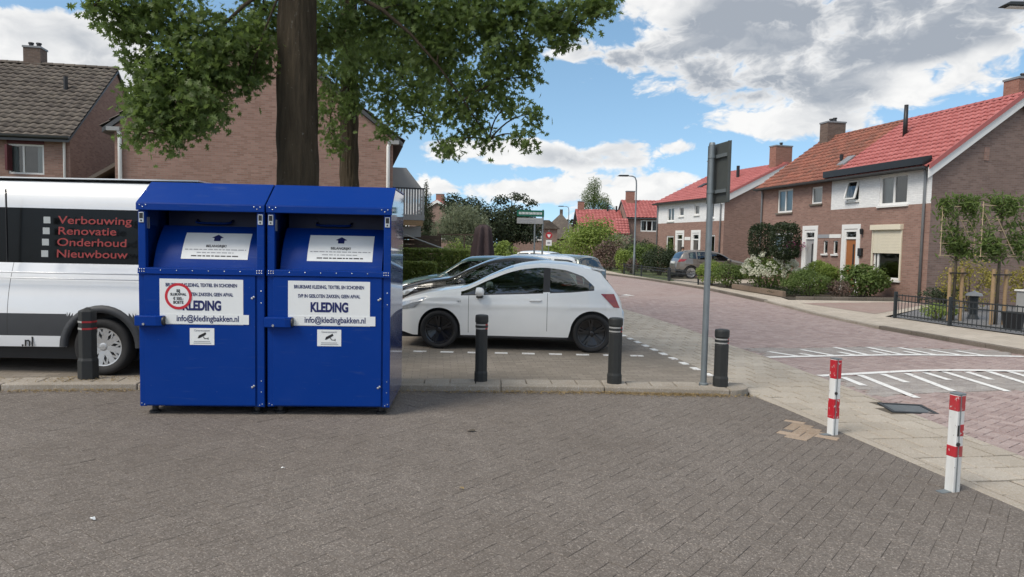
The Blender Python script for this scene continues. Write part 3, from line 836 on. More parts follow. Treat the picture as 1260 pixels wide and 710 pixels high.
PK = [(-16, 7.4 + .1), (-9.0, 7.85), (-5.68, 8.33), (-4.26, 8.53), (-1.34, 8.75), (1.13, 8.90), (2.9, 8.88), (2.84, 9.75), (2.50, 12.0), (2.20, 13.95), (1.55, 19.0), (2.55, 24.0), (1.9, 30), (0.4, 44), (-6, 44), (-6, 20.5), (-16, 19)]
parking = sheet('parking_bays', PK, -0.006, M['park_sheet'], 'dark grey brick parking bays behind the kerb')
i = 0
x = -12.0
while x < 2.3:                                  # bay line of white bricks under the near car
    MB().box(x, x + .205, 11.335, 11.43, -.03, .0035).build('white_brick', M['line'], parking); x += .435
for k in range(12):                             # row of white bricks along the path
    t = k / 11; px, py = 2.80 + (2.14 - 2.80) * t, 9.35 + (14.4 - 9.35) * t
    o = MB().box(-.05, .05, -.10, .10, -.03, .0035).build('white_brick', M['line'], parking); o.location = (px, py, 0); o.rotation_euler = (0, 0, R(8))
for yy in (13.95, 16.6, 19.2):
    for k in range(9): MB().box(-1.6 + k * .435, -1.395 + k * .435, yy, yy + .095, -.03, .0035).build('white_brick', M['line'], parking)

# pavement on the far side with kerb
WALK_E = [(11.5, 8.9), (9.75, 10.7), (8.95, 12.3), (8.6, 14.0), (8.25, 16.0), (8.15, 19.0), (8.30, 23.5), (8.1, 30), (7.1, 37.2), (5.0, 46), (1.5, 92)]
walk = sheet('pavement', WALK_E + [(4.5, 92), (7.2, 48), (8.2, 42.0), (8.4, 38), (20, 42), (20, 33.0), (9.1, 30), (9.5, 25.2), (9.3, 24.0), (13.2, 24.3), (13.9, 23.2), (9.75, 18.6), (10.15, 16.45), (10.65, 14.8), (14, 11.5), (14, 8.9)], 0.055, M['walk_sheet'], 'beige tiled pavement across the road')


def kerb_line(pts, h, parent, mat, name='kerb_stone'):
    strip_stones(parent, name, pts, 0.13, 1.0, h, mat, 0.2, side=-1)


kerb_line([(11.5, 8.9), (9.75, 10.7), (8.95, 12.3), (8.6, 14.0), (8.25, 16.0)], 0.085, walk, M['kerb_dark'])
kerb_line([(8.25, 16.0), (8.15, 19.0), (8.30, 23.5)], 0.064, walk, M['kerb'])
kerb_line([(8.30, 23.5), (8.1, 30), (7.1, 37.2), (5.0, 46)], 0.085, walk, M['kerb_dark'])
sheet('driveway', [(9.80, 19.2), (13.6, 23.3), (13.0, 23.9), (9.2, 22.6)], 0.060, M['drive_sheet'], 'pink brick driveway strip beside the corner house')
sheet('garden_bed', [(9.35, 24.1), (13.4, 24.5), (13.6, 26.5), (12.0, 35), (8.7, 33.5), (9.1, 30), (9.5, 25.3)], 0.075, M['soil'], 'planted front garden bed of the corner house')
sheet('gravel_bed', [(9.85, 18.5), (10.25, 16.5), (10.75, 14.9), (16, 10), (22, 20), (14.3, 23.8), (13.8, 23.1)], 0.062, M['gravel'], 'dark gravel garden beside the gable wall')
sheet('lawn', [(6.7, 44), (7.8, 35.6), (8.2, 36), (9.0, 42), (11, 46), (6.0, 60)], 0.062, M['lawn'], 'small front lawn behind the iron railing')
sheet('back_garden', [(-16, 19), (-6, 20.5), (-6, 44), (-6, 70), (-60, 90), (-60, 10)], -0.02, M['lawn'], 'grassy yard around the houses across the parking')


# ------------------------------------------------------------------ houses
def wall_holes(mb, x0, x1, z0, z1, holes, y=0.0, depth=0.11, mi=0):
    xs = sorted({x0, x1, *[h[0] for h in holes], *[h[1] for h in holes]}); zs = sorted({z0, z1, *[h[2] for h in holes], *[h[3] for h in holes]})
    xs = [x for x in xs if x0 <= x <= x1]; zs = [z for z in zs if z0 <= z <= z1]
    for a, b in zip(xs[:-1], xs[1:]):
        for c, d in zip(zs[:-1], zs[1:]):
            mx, mz = (a + b) / 2, (c + d) / 2
            if any(h[0] < mx < h[1] and h[2] < mz < h[3] for h in holes): continue
            mb.add([(a, y, c), (b, y, c), (b, y, d), (a, y, d)], [(0, 1, 2, 3)], mi)
    for h in holes:
        a, b, c, d = h[0], h[1], max(h[2], z0), min(h[3], z1)
        if d <= c: continue
        q = y + depth
        mb.add([(a, y, c), (a, q, c), (a, q, d), (a, y, d)], [(0, 1, 2, 3)], mi); mb.add([(b, y, c), (b, y, d), (b, q, d), (b, q, c)], [(0, 1, 2, 3)], mi)
        if d == h[3]: mb.add([(a, y, d), (a, q, d), (b, q, d), (b, y, d)], [(0, 1, 2, 3)], mi)
        if c == h[2]: mb.add([(a, y, c), (b, y, c), (b, q, c), (a, q, c)], [(0, 1, 2, 3)], mi)


def window(parent, x0, x1, z0, z1, mull=(), trans=(), bar=0.06, curtain='sides', sill=True, frame=None, y=0.0, sillm=None):
    frame = frame or M['white']
    mb = MB(); ya, yb = y + .04, y + .10
    mb.box(x0, x1, ya, yb, z0, z0 + bar); mb.box(x0, x1, ya, yb, z1 - bar, z1)
    mb.box(x0, x0 + bar, ya, yb, z0 + bar, z1 - bar); mb.box(x1 - bar, x1, ya, yb, z0 + bar, z1 - bar)
    for f in mull:
        x = x0 + (x1 - x0) * f; mb.box(x - bar * .5, x + bar * .5, ya - .002, yb, z0 + bar, z1 - bar)
    for f in trans:
        z = z0 + (z1 - z0) * f; mb.box(x0 + bar, x1 - bar, ya - .003, yb - .003, z - bar * .4, z + bar * .4)
    w = mb.build('window', frame, parent)
    MB().add([(x0 + bar, y + .07, z0 + bar), (x1 - bar, y + .07, z0 + bar), (x1 - bar, y + .07, z1 - bar), (x0 + bar, y + .07, z1 - bar)], [(0, 1, 2, 3)]).build('pane', M['glass'], w, recalc=False)
    if sill: MB().box(x0 - .06, x1 + .06, y - .07, y + .039, z0 - .07, z0 - .003).build('sill', sillm or M['kerb_dark'], w)
    if curtain:
        spans = {'sides': [(0.0, .24), (.76, 1.0)], 'full': [(0, 1)], 'left': [(0, .4)], 'right': [(.6, 1.0)]}[curtain]
        for a, b in spans:
            xa, xb = x0 + (x1 - x0) * a, x0 + (x1 - x0) * b; n = max(6, int((xb - xa) / .04)); vs, fs = [], []
            for i in range(n + 1):
                xx = xa + (xb - xa) * i / n; yy = y + .19 + .02 * math.sin(i * 1.7)
                vs += [(xx, yy, z0), (xx, yy, z1)]
            fs = [(2 * i, 2 * i + 2, 2 * i + 3, 2 * i + 1) for i in range(n)]
            MB().add(vs, fs).build('curtain', M['curtain'], w, smooth=True, recalc=False)
    return w


def tile_template(w=0.30, l=0.36, seg=6):
    vs, fs = [], []
    prof = [(-.0 + w * i / seg, 0.050 * (0.5 + 0.5 * math.sin(2 * math.pi * i / seg - 0.6))) for i in range(seg + 1)]
    for v, dz in ((0, 0.0), (l, 0.05)):
        for u, h in prof: vs.append((u, v, h + dz))
    for u, h in prof: vs.append((u, l, h + 0.012))
    n = seg + 1
    for i in range(seg): fs += [(i, i + 1, n + i + 1, n + i), (n + i, n + i + 1, 2 * n + i + 1, 2 * n + i)]
    return vs, fs


def roof_tiles(parent, origin, across, downslope, length, run, mat, singles=False, w=0.30, row=0.33, seg=6, cut=None):
    """tiles over a slope: origin at the ridge end, across = unit vector along the ridge, downslope = unit vector"""
    across, downslope = Vector(across), Vector(downslope); nrm = across.cross(downslope)
    if nrm.z < 0: nrm = -nrm
    nc, nrw = max(1, round(length / w)), max(1, round(run / row)); wc, rr = length / nc, run / nrw
    tv, tf = tile_template(wc * 1.01, rr * 1.08, seg); A = []
    for j in range(nrw):
        for i in range(nc):
            if cut and cut(i * wc, j * rr): continue
            p = Vector(origin) + across * (i * wc) + downslope * (j * rr) + nrm * (0.02 + rnd.uniform(-.004, .004))
            A.append([[across.x, downslope.x, nrm.x, p.x], [across.y, downslope.y, nrm.y, p.y], [across.z, downslope.z, nrm.z, p.z]])
    A = np.array(A)
    if singles:
        I = np.array([[[1, 0, 0, 0], [0, 1, 0, 0], [0, 0, 1, 0]]], float)
        sh = np_mesh('roof_tile', *replicate(tv, tf, I), mat, True)
        order = singles(A) if callable(singles) else np.arange(len(A))
        for k in order[:300]:
            o = link('roof_tile', sh, parent); q = A[k]; o.matrix_basis = Matrix([list(q[0]), list(q[1]), list(q[2]), [0, 0, 0, 1]])
        rest = order[300:]
        if len(rest):
            o = link('roof_tiles', np_mesh('roof_tiles', *replicate(tv, tf, A[rest]), mat, True), parent); o['kind'] = 'stuff'
    else:
        o = link('roof_tiles', np_mesh('roof_tiles', *replicate(tv, tf, A), mat, True), parent); o['kind'] = 'stuff'


def ridge_caps(parent, p0, p1, mat, n=None, r=0.11):
    p0, p1 = Vector(p0), Vector(p1); d = (p1 - p0).length; n = n or max(1, round(d / .40)); mb = MB(); u = (p1 - p0).normalized()
    side = Vector((-u.y, u.x, 0))
    for i in range(n):
        a = p0 + (p1 - p0) * (i / n); b = p0 + (p1 - p0) * ((i + 1.06) / n); vs = []
        for q, rr in ((a, r), (b, r * 1.12)):
            for k in range(7):
                t = math.pi * k / 6; vs.append(q + side * math.cos(t) * rr + Vector((0, 0, math.sin(t) * rr * .9 - .02)))
        mb.add(vs, [(k, k + 1, 8 + k, 7 + k) for k in range(6)])
    return mb.build('ridge_tiles', mat, parent)


def chimney(parent, x, y, z0, z1, sx=.7, sy=.5, mat=None, pots=1, cap=True):
    c = MB().box(x - sx / 2, x + sx / 2, y - sy / 2, y + sy / 2, z0, z1).build('chimney', mat or M['chim'], parent)
    if cap: MB().box(x - sx / 2 - .03, x + sx / 2 + .03, y - sy / 2 - .03, y + sy / 2 + .03, z1, z1 + .07).build('cap', M['lead'], c)
    for i in range(pots): MB().lathe([(.09, z1 + .07), (.08, z1 + .20), (.11, z1 + .21), (.10, z1 + .26)], 10, (x + (i - (pots - 1) / 2) * .28, y, 0)).build('chimney_pot', M['blackpl'], c)
    return c


def downpipe(parent, x, y, z0, z1, mat=None, r=.045):
    MB().tube([(x, y, z0), (x, y, z1 - .25), (x, y - .02, z1 - .12), (x, y - .12, z1)], r, 8).build('downpipe', mat or M['zinc'], parent, smooth=True)


def gutter(parent, x0, x1, y, z, mat=None, r=.08):
    mb = MB(); vs = []
    for x in (x0, x1):
        for k in range(7):
            t = math.pi + math.pi * k / 6; vs.append((x, y + math.cos(t) * r, z + math.sin(t) * r))
        vs += [(x, y + r + .01, z + .012), (x, y - r - .01, z + .012)]
    mb.add(vs, [(k, k + 1, 10 + k, 9 + k) for k in range(6)] + [(6, 7, 16, 15), (0, 9, 17, 8), tuple(range(9))[::-1], tuple(range(9, 18))])
    return mb.build('gutter', mat or M['gutter'], parent)


def door(parent, x0, x1, z1, leaf_mat, surround=True, transom=True, z0=0.12, y=0.0, glass_strip=True):
    b = .09; mb = MB()
    mb.box(x0, x0 + b, y + .0, y + .10, z0, z1); mb.box(x1 - b, x1, y + .0, y + .10, z0, z1); mb.box(x0 + b, x1 - b, y + .0, y + .10, z1 - b, z1)
    zt = z0 + 2.08
    if transom: mb.box(x0 + b, x1 - b, y + .005, y + .10, zt, zt + .08)
    d = mb.build('door', M['white'], parent)
    MB().box(x0 + b, x1 - b, y + .05, y + .09, z0, zt - .003).build('door_leaf', leaf_mat, d)
    if glass_strip: MB().box(x0 + (x1 - x0) * .60, x0 + (x1 - x0) * .72, y + .043, y + .05, z0 + .9, zt - .2).build('door_glass', M['blackpl'], d)
    if transom: MB().add([(x0 + b, y + .06, zt + .08), (x1 - b, y + .06, zt + .08), (x1 - b, y + .06, z1 - b), (x0 + b, y + .06, z1 - b)], [(0, 1, 2, 3)]).build('transom_pane', M['glass'], d, recalc=False)
    MB().tube([(x0 + b + .08, y + .02, z0 + 1.0), (x0 + b + .2, y + .02, z0 + 1.0)], .014, 6).build('handle', M['steel'], d)
    if surround:
        mb = MB(); s = .16
        mb.box(x0 - s, x0 - .002, y - .02, y + .04, z0, z1 + .02); mb.box(x1 + .002, x1 + s, y - .02, y + .04, z0, z1 + .02); mb.box(x0 - s, x1 + s, y - .021, y + .04, z1 + .022, z1 + .2)
        mb.build('door_surround', M['white'], d)
    return d


def shell_back(parent, L_, D, ze, zr, mat, gable_l=True, gable_r=True, gable_mat=None, z0=-.05):
    mb = MB(); mb.add([(0, D, z0), (L_, D, z0), (L_, D, ze), (0, D, ze)], [(0, 1, 2, 3)]); mb.build('back_wall', mat, parent)
    for on, x in ((gable_l, 0), (gable_r, L_)):
        if on: MB().add([(x, 0, z0), (x, D, z0), (x, D, ze), (x, D / 2, zr), (x, 0, ze)], [(0, 1, 2, 3, 4)]).build('gable_wall', gable_mat or mat, parent)


def roof_slab(parent, L_, D, ze, zr, ov=.25, oe=.12, mat=None, x0=0.0, t=.08):
    """two slopes; ridge along x"""
    sl = (zr - ze) / (D / 2); mb = MB()
    za = ze - ov * sl
    pts = [(-ov, za), (D / 2, zr), (D + ov, za), (D + ov, za - t), (D / 2, zr - t), (-ov, za - t)]
    mb.prism([(p[0], p[1] + .02) for p in pts], 'x', x0 - oe, x0 + L_ + oe)
    return mb.build('roof', mat or M['gutter'], parent)


# --- corner pair of houses on the right; local x runs along the front (far end -> near end), y into the house
a1 = R(100.7)
ux, uy = math.cos(a1), math.sin(a1)
LEN1, DEP1, ZE1, ZR1 = 10.85, 6.5, 4.63, 6.98
near_c = (14.03, 24.2)
far_c = (near_c[0] + LEN1 * ux, near_c[1] + LEN1 * uy)
rot1 = math.atan2(-uy, -ux)          # local +x from the far corner back to the near corner
HALF = 5.42
S2X = lambda s: LEN1 - (s - .2)      # distance from near corner -> local x


def house_half(name, label, x0, x1, white, tiles, holes, near):
    h = thing(name, label, 'house', (far_c[0], far_c[1], 0), rot1, 'houses on the right of the road')
    zs = 3.40 if white else ZE1
    mb = MB(); wall_holes(mb, x0, x1, -.05, zs, holes); mb.build('front_wall', M['brick_r'], h)
    if white:
        mb = MB(); wall_holes(mb, x0, x1, zs, ZE1, holes); mb.build('upper_wall', M['brick_w'], h)
    MB().add([(x0, DEP1, -.05), (x1, DEP1, -.05), (x1, DEP1, ZE1), (x0, DEP1, ZE1)], [(0, 1, 2, 3)]).build('back_wall', M['brick_r'], h)
    for x in (x0, x1):
        xx = x if x in (0, LEN1) else x + (.004 if x == x0 else -.004)
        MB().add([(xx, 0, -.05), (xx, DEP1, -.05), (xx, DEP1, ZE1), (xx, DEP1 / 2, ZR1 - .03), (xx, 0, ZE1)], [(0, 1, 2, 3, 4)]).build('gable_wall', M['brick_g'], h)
    MB().box(x0 + .01, x1 - .01, .5, DEP1 - .02, 2.60, 2.75).build('upper_floor', M['inside'], h)
    MB().box(x0 + .01, x1 - .01, 1.9, 2.0, 0, ZE1).build('inner_wall', M['inside'], h)
    ov = .28; sl = (ZR1 - ZE1) / (DEP1 / 2); oe0 = .12 if x0 == 0 else 0; oe1 = .14 if x1 == LEN1 else 0
    pts = [(-ov, ZE1 - ov * sl), (DEP1 / 2, ZR1), (DEP1 + ov, ZE1 - ov * sl), (DEP1 + ov, ZE1 - ov * sl - .07), (DEP1 / 2, ZR1 - .07), (-ov, ZE1 - ov * sl - .07)]
    rf = MB().prism([(p[0], p[1] + .16) for p in pts], 'x', x0 - oe0, x1 + oe1).build('roof', M['gutter'], h)
    run = math.hypot(DEP1 / 2 + ov, (DEP1 / 2 + ov) * sl); ds = Vector((0, -1, -sl)).normalized()
    roof_tiles(rf, (x0 - oe0, DEP1 / 2, ZR1 + .16), (1, 0, 0), ds, x1 - x0 + oe0 + oe1, run, tiles, row=.31, w=.26)
    roof_tiles(rf, (x0 - oe0, DEP1 / 2, ZR1 + .16), (1, 0, 0), Vector((0, 1, -sl)).normalized(), x1 - x0 + oe0 + oe1, run, tiles, row=.31, w=.26)
    ridge_caps(rf, (x0 - oe0, DEP1 / 2, ZR1 + .20), (x1 + oe1, DEP1 / 2, ZR1 + .20), tiles)
    return h, rf


X = S2X
win = dict(w1=(X(2.75), X(1.3), 3.42, 4.52), w2=(X(4.62), X(3.92), 3.70, 4.50), w3=(X(7.0), X(6.25), 3.70, 4.42), w4=(X(9.65), X(8.42), 3.42, 4.48),
           big=(X(2.93), X(1.50), .72, 2.55), d1=(X(4.66), X(3.86), .1, 2.58), d2=(X(7.36), X(6.58), .1, 2.58), n1=(X(6.02), X(5.72), 1.60, 2.14), n2=(X(5.36), X(5.06), 1.60, 2.14),
           big2=(X(9.9), X(8.3), .8, 2.5))
MID = X(5.62)
hA, rfA = house_half('semi_detached_house', 'corner brick house with white upper wall, cream shutter and bright red tiles', MID, LEN1, True, M['tile_red'],
                     [win['w1'], win['w2'], win['big'], win['d1'], win['n2']], True)
window(hA, *win['w1'], mull=(.5,), bar=.09, sillm=M['white'], curtain='left')
# tilted open sash
mb = MB(); a, b, c, d = win['w2']
window(hA, a, b, c, d, bar=.05, curtain=None, sillm=M['white'])
mb = MB()
for (p, q) in (((a + .05, c + .08), (b - .05, c + .08)), ((a + .05, d - .05), (b - .05, d - .05)), ((a + .05, c + .08), (a + .05, d - .05)), ((b - .05, c + .08), (b - .05, d - .05))):
    f = lambda z: -.20 * (d - z) / (d - c) + .02
    mb.bar((p[0], f(p[1]), p[1]), (q[0], f(q[1]), q[1]), .07, .05)
sash = mb.build('open_sash', M['white'], hA)
MB().add([(a + .06, -.16, c + .08), (b - .06, -.16, c + .08), (b - .06, .01, d - .06), (a + .06, .01, d - .06)], [(0, 1, 2, 3)]).build('pane', M['glass'], sash, recalc=False)
bw = window(hA, *win['big'], mull=(.16,), bar=.08, curtain=None, sillm=M['white'])
sh = MB()
a, b, c, d = win['big']
k = 0
zz = 1.68
slat_parent = MB().box(a - .08, b + .08, -.14, .03, d - .02, d + .17).build('roller_shutter', M['cream'], hA, bevel=0.01)
while zz < d - .03:
    MB().box(a + .01, b - .01, -.035, -.015, zz, zz + .050).build('slat', M['cream'], slat_parent); zz += .054
for xx in (a - .03, b + .03): MB().box(xx - .03, xx + .03, -.045, -.003, c, d - .02).build('guide_rail', M['cream'], slat_parent)
door(hA, *win['d1'][:2], win['d1'][3], M['doorwood'])
MB().lathe([(.05, -.12), (.07, .06), (.04, .10)], 8, (X(3.55), -.08, 2.5)).build('wall_lamp', M['blackpl'], hA)
MB().box(X(3.72), X(3.5), -.09, -.003, 1.55, 1.85).build('letter_box', M['blackpl'], hA, bevel=.01)
window(hA, *win['n2'], bar=.035, curtain=None, sillm=M['white'])
MB().box(X(6.3) if False else MID, X(4.88), -.015, .02, 2.25, 2.40).build('white_band', M['white'], hA)
downpipe(hA, LEN1 - .25, -.06, 0, ZE1 - .02)
gutter(hA, MID, LEN1 + .02, -.36, ZE1 - .02)
# black boxed eaves of the near half
MB().prism([(-.44, ZE1 + .05), (-.44, ZE1 + .30), (-.10, ZE1 + .36), (0, ZE1 - .01), (-.44, ZE1 - .01)][0:4], 'x', MID, LEN1 + .03).build('boxed_eaves', M['blackfascia'], hA)
# white bargeboards on the gable
sl1 = (ZR1 - ZE1) / (DEP1 / 2)
for s in (0, 1):
    y0, y1 = (-.30, DEP1 / 2) if s == 0 else (DEP1 + .30, DEP1 / 2)
    z0 = ZE1 - .30 * sl1
    MB().prism([(y0, z0 - .20), (y0, z0 + .14), (y1, ZR1 + .14), (y1, ZR1 - .20)], 'x', LEN1 + .145, LEN1 + .175).build('bargeboard', M['white'], hA)
    MB().prism([(y0, z0 + .10), (y0, z0 + .28), (y1, ZR1 + .28), (y1, ZR1 + .10)], 'x', LEN1 + .176, LEN1 + .23).build('verge_tiles', M['tile_red'], hA)
MB().box(LEN1 - .01, LEN1 + .02, 1.95, 2.15, 4.9, 5.35).build('vent', M['brick_r'], hA)
chimney(rfA, LEN1 - .42, DEP1 / 2 + .50, ZR1 - .5, ZR1 + .78, .62, .95, M['chim'], 1)
MB().tube([(MID + .55 + 1.0, 2.0, ZR1 - .9), (MID + 1.55, 2.0, ZR1 + .50)], [.09, .075], 10).build('flue_pipe', M['blackpl'], rfA, smooth=True)

hB, rfB = house_half('semi_detached_house', 'brown brick house half with weathered orange roof tiles and dark chimney', 0, MID - .006, False, M['tile_old'],
                     [win['w3'], win['w4'], win['d2'], win['n1'], win['big2']], False)
window(hB, *win['w4'], mull=(.5,), bar=.08, curtain='full')
window(hB, *win['w3'], bar=.07, curtain='full')
window(hB, *win['n1'], bar=.035, curtain=None, sillm=M['white'])
window(hB, *win['big2'], mull=(.5,), bar=.08)
d2 = door(hB, *win['d2'][:2], win['d2'][3], M['panel_grey'], glass_strip=True)
MB().box(X(6.40), MID - .01, -.015, .02, 2.25, 2.40).build('band', M['greyprint'], hB)
downpipe(hB, .12, -.06, 0, ZE1 - .02)
gutter(hB, -.12, MID - .01, -.36, ZE1 - .02)
chimney(rfB, .55, DEP1 / 2, ZR1 - .4, ZR1 + .85, .62, .95, M['chim_dark'], 2)
MB().tube([(MID - .75, .9, ZE1 + .55), (MID - .75, .9, ZE1 + 1.15)], .075, 8).build('vent_pipe', M['blackpl'], rfB)
MB().prism([(.55, ZE1 + .62), (1.05, ZE1 + .98), (1.05, ZE1 + 1.06), (.55, ZE1 + .70)], 'x', MID - .55, MID - .05).build('rooflight', M['lead'], rfB)
bk = thing('hanging_basket', 'hanging basket of purple flowers beside a white door frame', 'flower basket', (far_c[0] + math.cos(rot1) * X(7.6) + .30 * math.sin(rot1), far_c[1] + math.sin(rot1) * X(7.6) - .30 * math.cos(rot1), 1.85), rot1)
MB().lathe([(.05, -.16), (.18, -.05), (.22, .06)], 12).build('bowl', M['blackpl'], bk)
MB().tube([(0, 0, .06), (0, 0, .45), (0, .30, .47)], .012, 6).build('bracket', M['iron'], bk)
g = np.random.default_rng(2); q = g.normal(size=(260, 3)) * [.28, .16, .09] + [0, 0, .10]
leaves('flowers', q, .09, M['flower_p'], bk, seed=3)['kind'] = 'stuff'

# --- second pair further along
a2 = R(105.7); LEN2, DEP2, ZE2, ZR2 = 8.2, 7.8, 4.63, 6.55
n2 = (12.05, 41.1); f2 = (n2[0] + LEN2 * math.cos(a2), n2[1] + LEN2 * math.sin(a2)); rot2 = a2 + math.pi
h2 = thing('semi_detached_house', 'white-topped brick house pair with red roof behind the parked beige car', 'house', (f2[0], f2[1], 0), rot2, 'houses on the right of the road')
Y2 = lambda s: LEN2 - (s - .3)
w2 = [(Y2(7.1), Y2(6.2), 3.44, 4.34), (Y2(5.55), Y2(4.95), 3.72, 4.33), (Y2(3.65), Y2(3.05), 3.74, 4.38), (Y2(2.2), Y2(1.4), 3.50, 4.42)]
g2 = [(Y2(7.15), Y2(6.15), .8, 2.48), (Y2(2.2), Y2(1.2), .8, 2.52)]; dd2 = [(Y2(5.75), Y2(4.95), .1, 2.62), (Y2(3.75), Y2(2.95), .1, 2.62)]
mb = MB(); wall_holes(mb, 0, LEN2, -.05, 3.32, g2 + dd2); mb.build('front_wall', M['brick_r'], h2)
mb = MB(); wall_holes(mb, 0, LEN2, 3.32, ZE2, w2); mb.build('upper_wall', M['brick_w'], h2)
shell_back(h2, LEN2, DEP2, ZE2, ZR2, M['brick_r'], gable_mat=M['brick_r'])
MB().box(.01, LEN2 - .01, 1.9, 2.0, 0, ZE2).build('inner_wall', M['inside'], h2)
for i, q in enumerate(w2): window(h2, *q, mull=(.5,) if i in (0, 3) else (), bar=.08, curtain='full' if i in (0, 2) else None, sillm=M['white'])
for q in g2: window(h2, *q, bar=.09, curtain='sides', sillm=M['white'])
for q in dd2: door(h2, q[0], q[1], q[3], M['inside'])
MB().box(Y2(4.7), Y2(4.0), -.02, .02, 2.2, 2.4).build('band', M['white'], h2)
rf2 = roof_slab(h2, LEN2, DEP2, ZE2 + .12, ZR2 + .12, .28, .12)
sl2 = (ZR2 - ZE2) / (DEP2 / 2); run = math.hypot(DEP2 / 2 + .28, (DEP2 / 2 + .28) * sl2)
roof_tiles(rf2, (-.12, DEP2 / 2, ZR2 + .15), (1, 0, 0), Vector((0, -1, -sl2)).normalized(), LEN2 + .24, run, M['tile_red'], seg=4)
roof_tiles(rf2, (-.12, DEP2 / 2, ZR2 + .15), (1, 0, 0), Vector((0, 1, -sl2)).normalized(), LEN2 + .24, run, M['tile_red'], seg=4)
ridge_caps(rf2, (-.12, DEP2 / 2, ZR2 + .20), (LEN2 + .12, DEP2 / 2, ZR2 + .20), M['tile_red'])
for s in (0, 1):
    y0, y1 = (-.30, DEP2 / 2) if s == 0 else (DEP2 + .30, DEP2 / 2); z0 = ZE2 - .3 * sl2
    MB().prism([(y0, z0 - .25), (y0, z0 + .16), (y1, ZR2 + .16), (y1, ZR2 - .25)], 'x', LEN2 + .125, LEN2 + .155).build('bargeboard', M['white'], h2)
    MB().prism([(y0, z0 + .14), (y0, z0 + .28), (y1, ZR2 + .28), (y1, ZR2 + .14)], 'x', LEN2 + .156, LEN2 + .21).build('verge_tiles', M['tile_red'], h2)
chimney(rf2, LEN2 - .45, DEP2 / 2, ZR2 - .4, ZR2 + 1.2, .62, 1.1, M['chim'], 1)
chimney(rf2, .5, DEP2 / 2, ZR2 - .4, ZR2 + 1.1, .6, .7, M['chim'], 0)
for xx in (2.3, 4.2): MB().prism([(1.6, ZE2 + .9 + .10), (2.1, ZE2 + 1.16 + .10), (2.1, ZE2 + 1.24 + .10), (1.6, ZE2 + .98 + .10)], 'x', xx, xx + .5).build('rooflight', M['blackpl'], rf2)
MB().tube([(5.4, 2.6, ZE2 + 1.2), (5.4, 2.6, ZE2 + 2.2)], .1, 8).build('flue_pipe', M['blackpl'], rf2)
downpipe(h2, LEN2 - .3, -.06, 0, ZE2); downpipe(h2, .08, -.06, 0, ZE2); gutter(h2, -.1, LEN2 + .1, -.34, ZE2)

# --- house at the bend with plain red roof (facing the camera)
h3 = thing('terraced_house', 'brick house with long bright red roof at the bend of the road', 'house', (5.1, 66.0, 0), R(0))
mb = MB(); W3 = [(6.60, 8.16, 3.12, 4.16)]
wall_holes(mb, 5.35, 10.2, -.05, 4.40, W3); mb.build('front_wall', M['brick_far'], h3)
window(h3, *W3[0], mull=(.36, .68), bar=.10, curtain='sides', sill=False)
MB().box(5.35, 10.2, 1.9, 2.0, 0, 4.3).build('inner_wall', M['inside'], h3)
MB().add([(5.35, 0, -.05), (5.35, 7, -.05), (5.35, 7, 4.4), (5.35, 3.5, 6.1), (5.35, 0, 4.4)], [(0, 1, 2, 3, 4)]).build('gable_wall', M['brick_far'], h3)
MB().add([(10.2, 0, -.05), (10.2, 7, -.05), (10.2, 7, 4.4), (10.2, 3.5, 6.1), (10.2, 0, 4.4)], [(0, 1, 2, 3, 4)]).build('gable_wall', M['brick_far'], h3)
MB().box(5.3, 10.25, -.12, -.004, 4.28, 4.46).build('fascia', M['panel_grey'], h3)
r3 = MB().prism([(-.3, 4.34), (3.5, 6.15), (7.3, 4.34), (7.3, 4.26), (3.5, 6.07), (-.3, 4.26)], 'x', 5.25, 10.35).build('roof', M['gutter'], h3)
for sg in (-1, 1): roof_tiles(r3, (5.25, 3.5, 6.17), (1, 0, 0), Vector((0, sg * 3.8, -1.81)).normalized(), 5.1, 4.2, M['tile_red'], seg=4, w=.34, row=.36)
chimney(r3, 6.05, 3.0, 5.6, 6.95, .8, .6, M['chim'], 0)
# lower wing to the side
wing = MB(); wing.box(-.0 + 1.0, 5.34, .8, 7.2, -.05, 3.4); wing.build('wing_wall', M['brick_far'], h3)
rw = MB().prism([(.4, 3.40), (4.0, 5.20), (7.6, 3.40), (7.6, 3.32), (4.0, 5.12), (.4, 3.32)], 'x', .9, 5.24).build('wing_roof', M['gutter'], h3)
for sg in (-1, 1): roof_tiles(rw, (.9, 4.0, 5.22), (1, 0, 0), Vector((0, sg * 3.6, -1.8)).normalized(), 4.34, 4.0, M['tile_red'], seg=4, w=.34, row=.36)
chimney(rw, 1.45, 4.0, 4.7, 5.95, .6, .6, M['chim'], 0)
for xx in (4.0, 4.85): MB().tube([(xx, 3.6, 5.0), (xx, 3.6, 5.6)], .09, 8).build('vent_pipe', M['blackpl'], rw)
# hipped porch roof in front
pr = MB(); pr.add([(2.9, -2.2, 2.75), (5.3, -2.2, 2.75), (5.3, .8, 2.75), (2.9, .8, 2.75), (4.3, -.6, 4.2), (5.3, -.6, 4.2), (5.3, .8, 4.2), (4.3, .8, 4.2)],
                  [(0, 1, 5, 4), (3, 0, 4, 7), (4, 5, 6, 7), (1, 2, 6, 5)]); prf = pr.build('porch_roof', M['tile_red'], h3)
roof_tiles(prf, (4.2, -.6, 4.22), (1, 0, 0), Vector((0, -1.6, -1.45)).normalized(), 1.1, 2.1, M['tile_red'], seg=4, w=.3, row=.33)
MB().add([(2.95, -2.1, 2.75), (2.95, -2.1, -.05), (5.25, -2.1, -.05), (5.25, -2.1, 2.75)], [(0, 1, 2, 3)]).build('porch_wall', M['brick_far'], h3)
MB().add([(2.95, -2.1, 2.75), (2.95, -2.1, -.05), (2.95, .8, -.05), (2.95, .8, 2.75)], [(0, 1, 2, 3)]).build('porch_wall', M['brick_far'], h3)

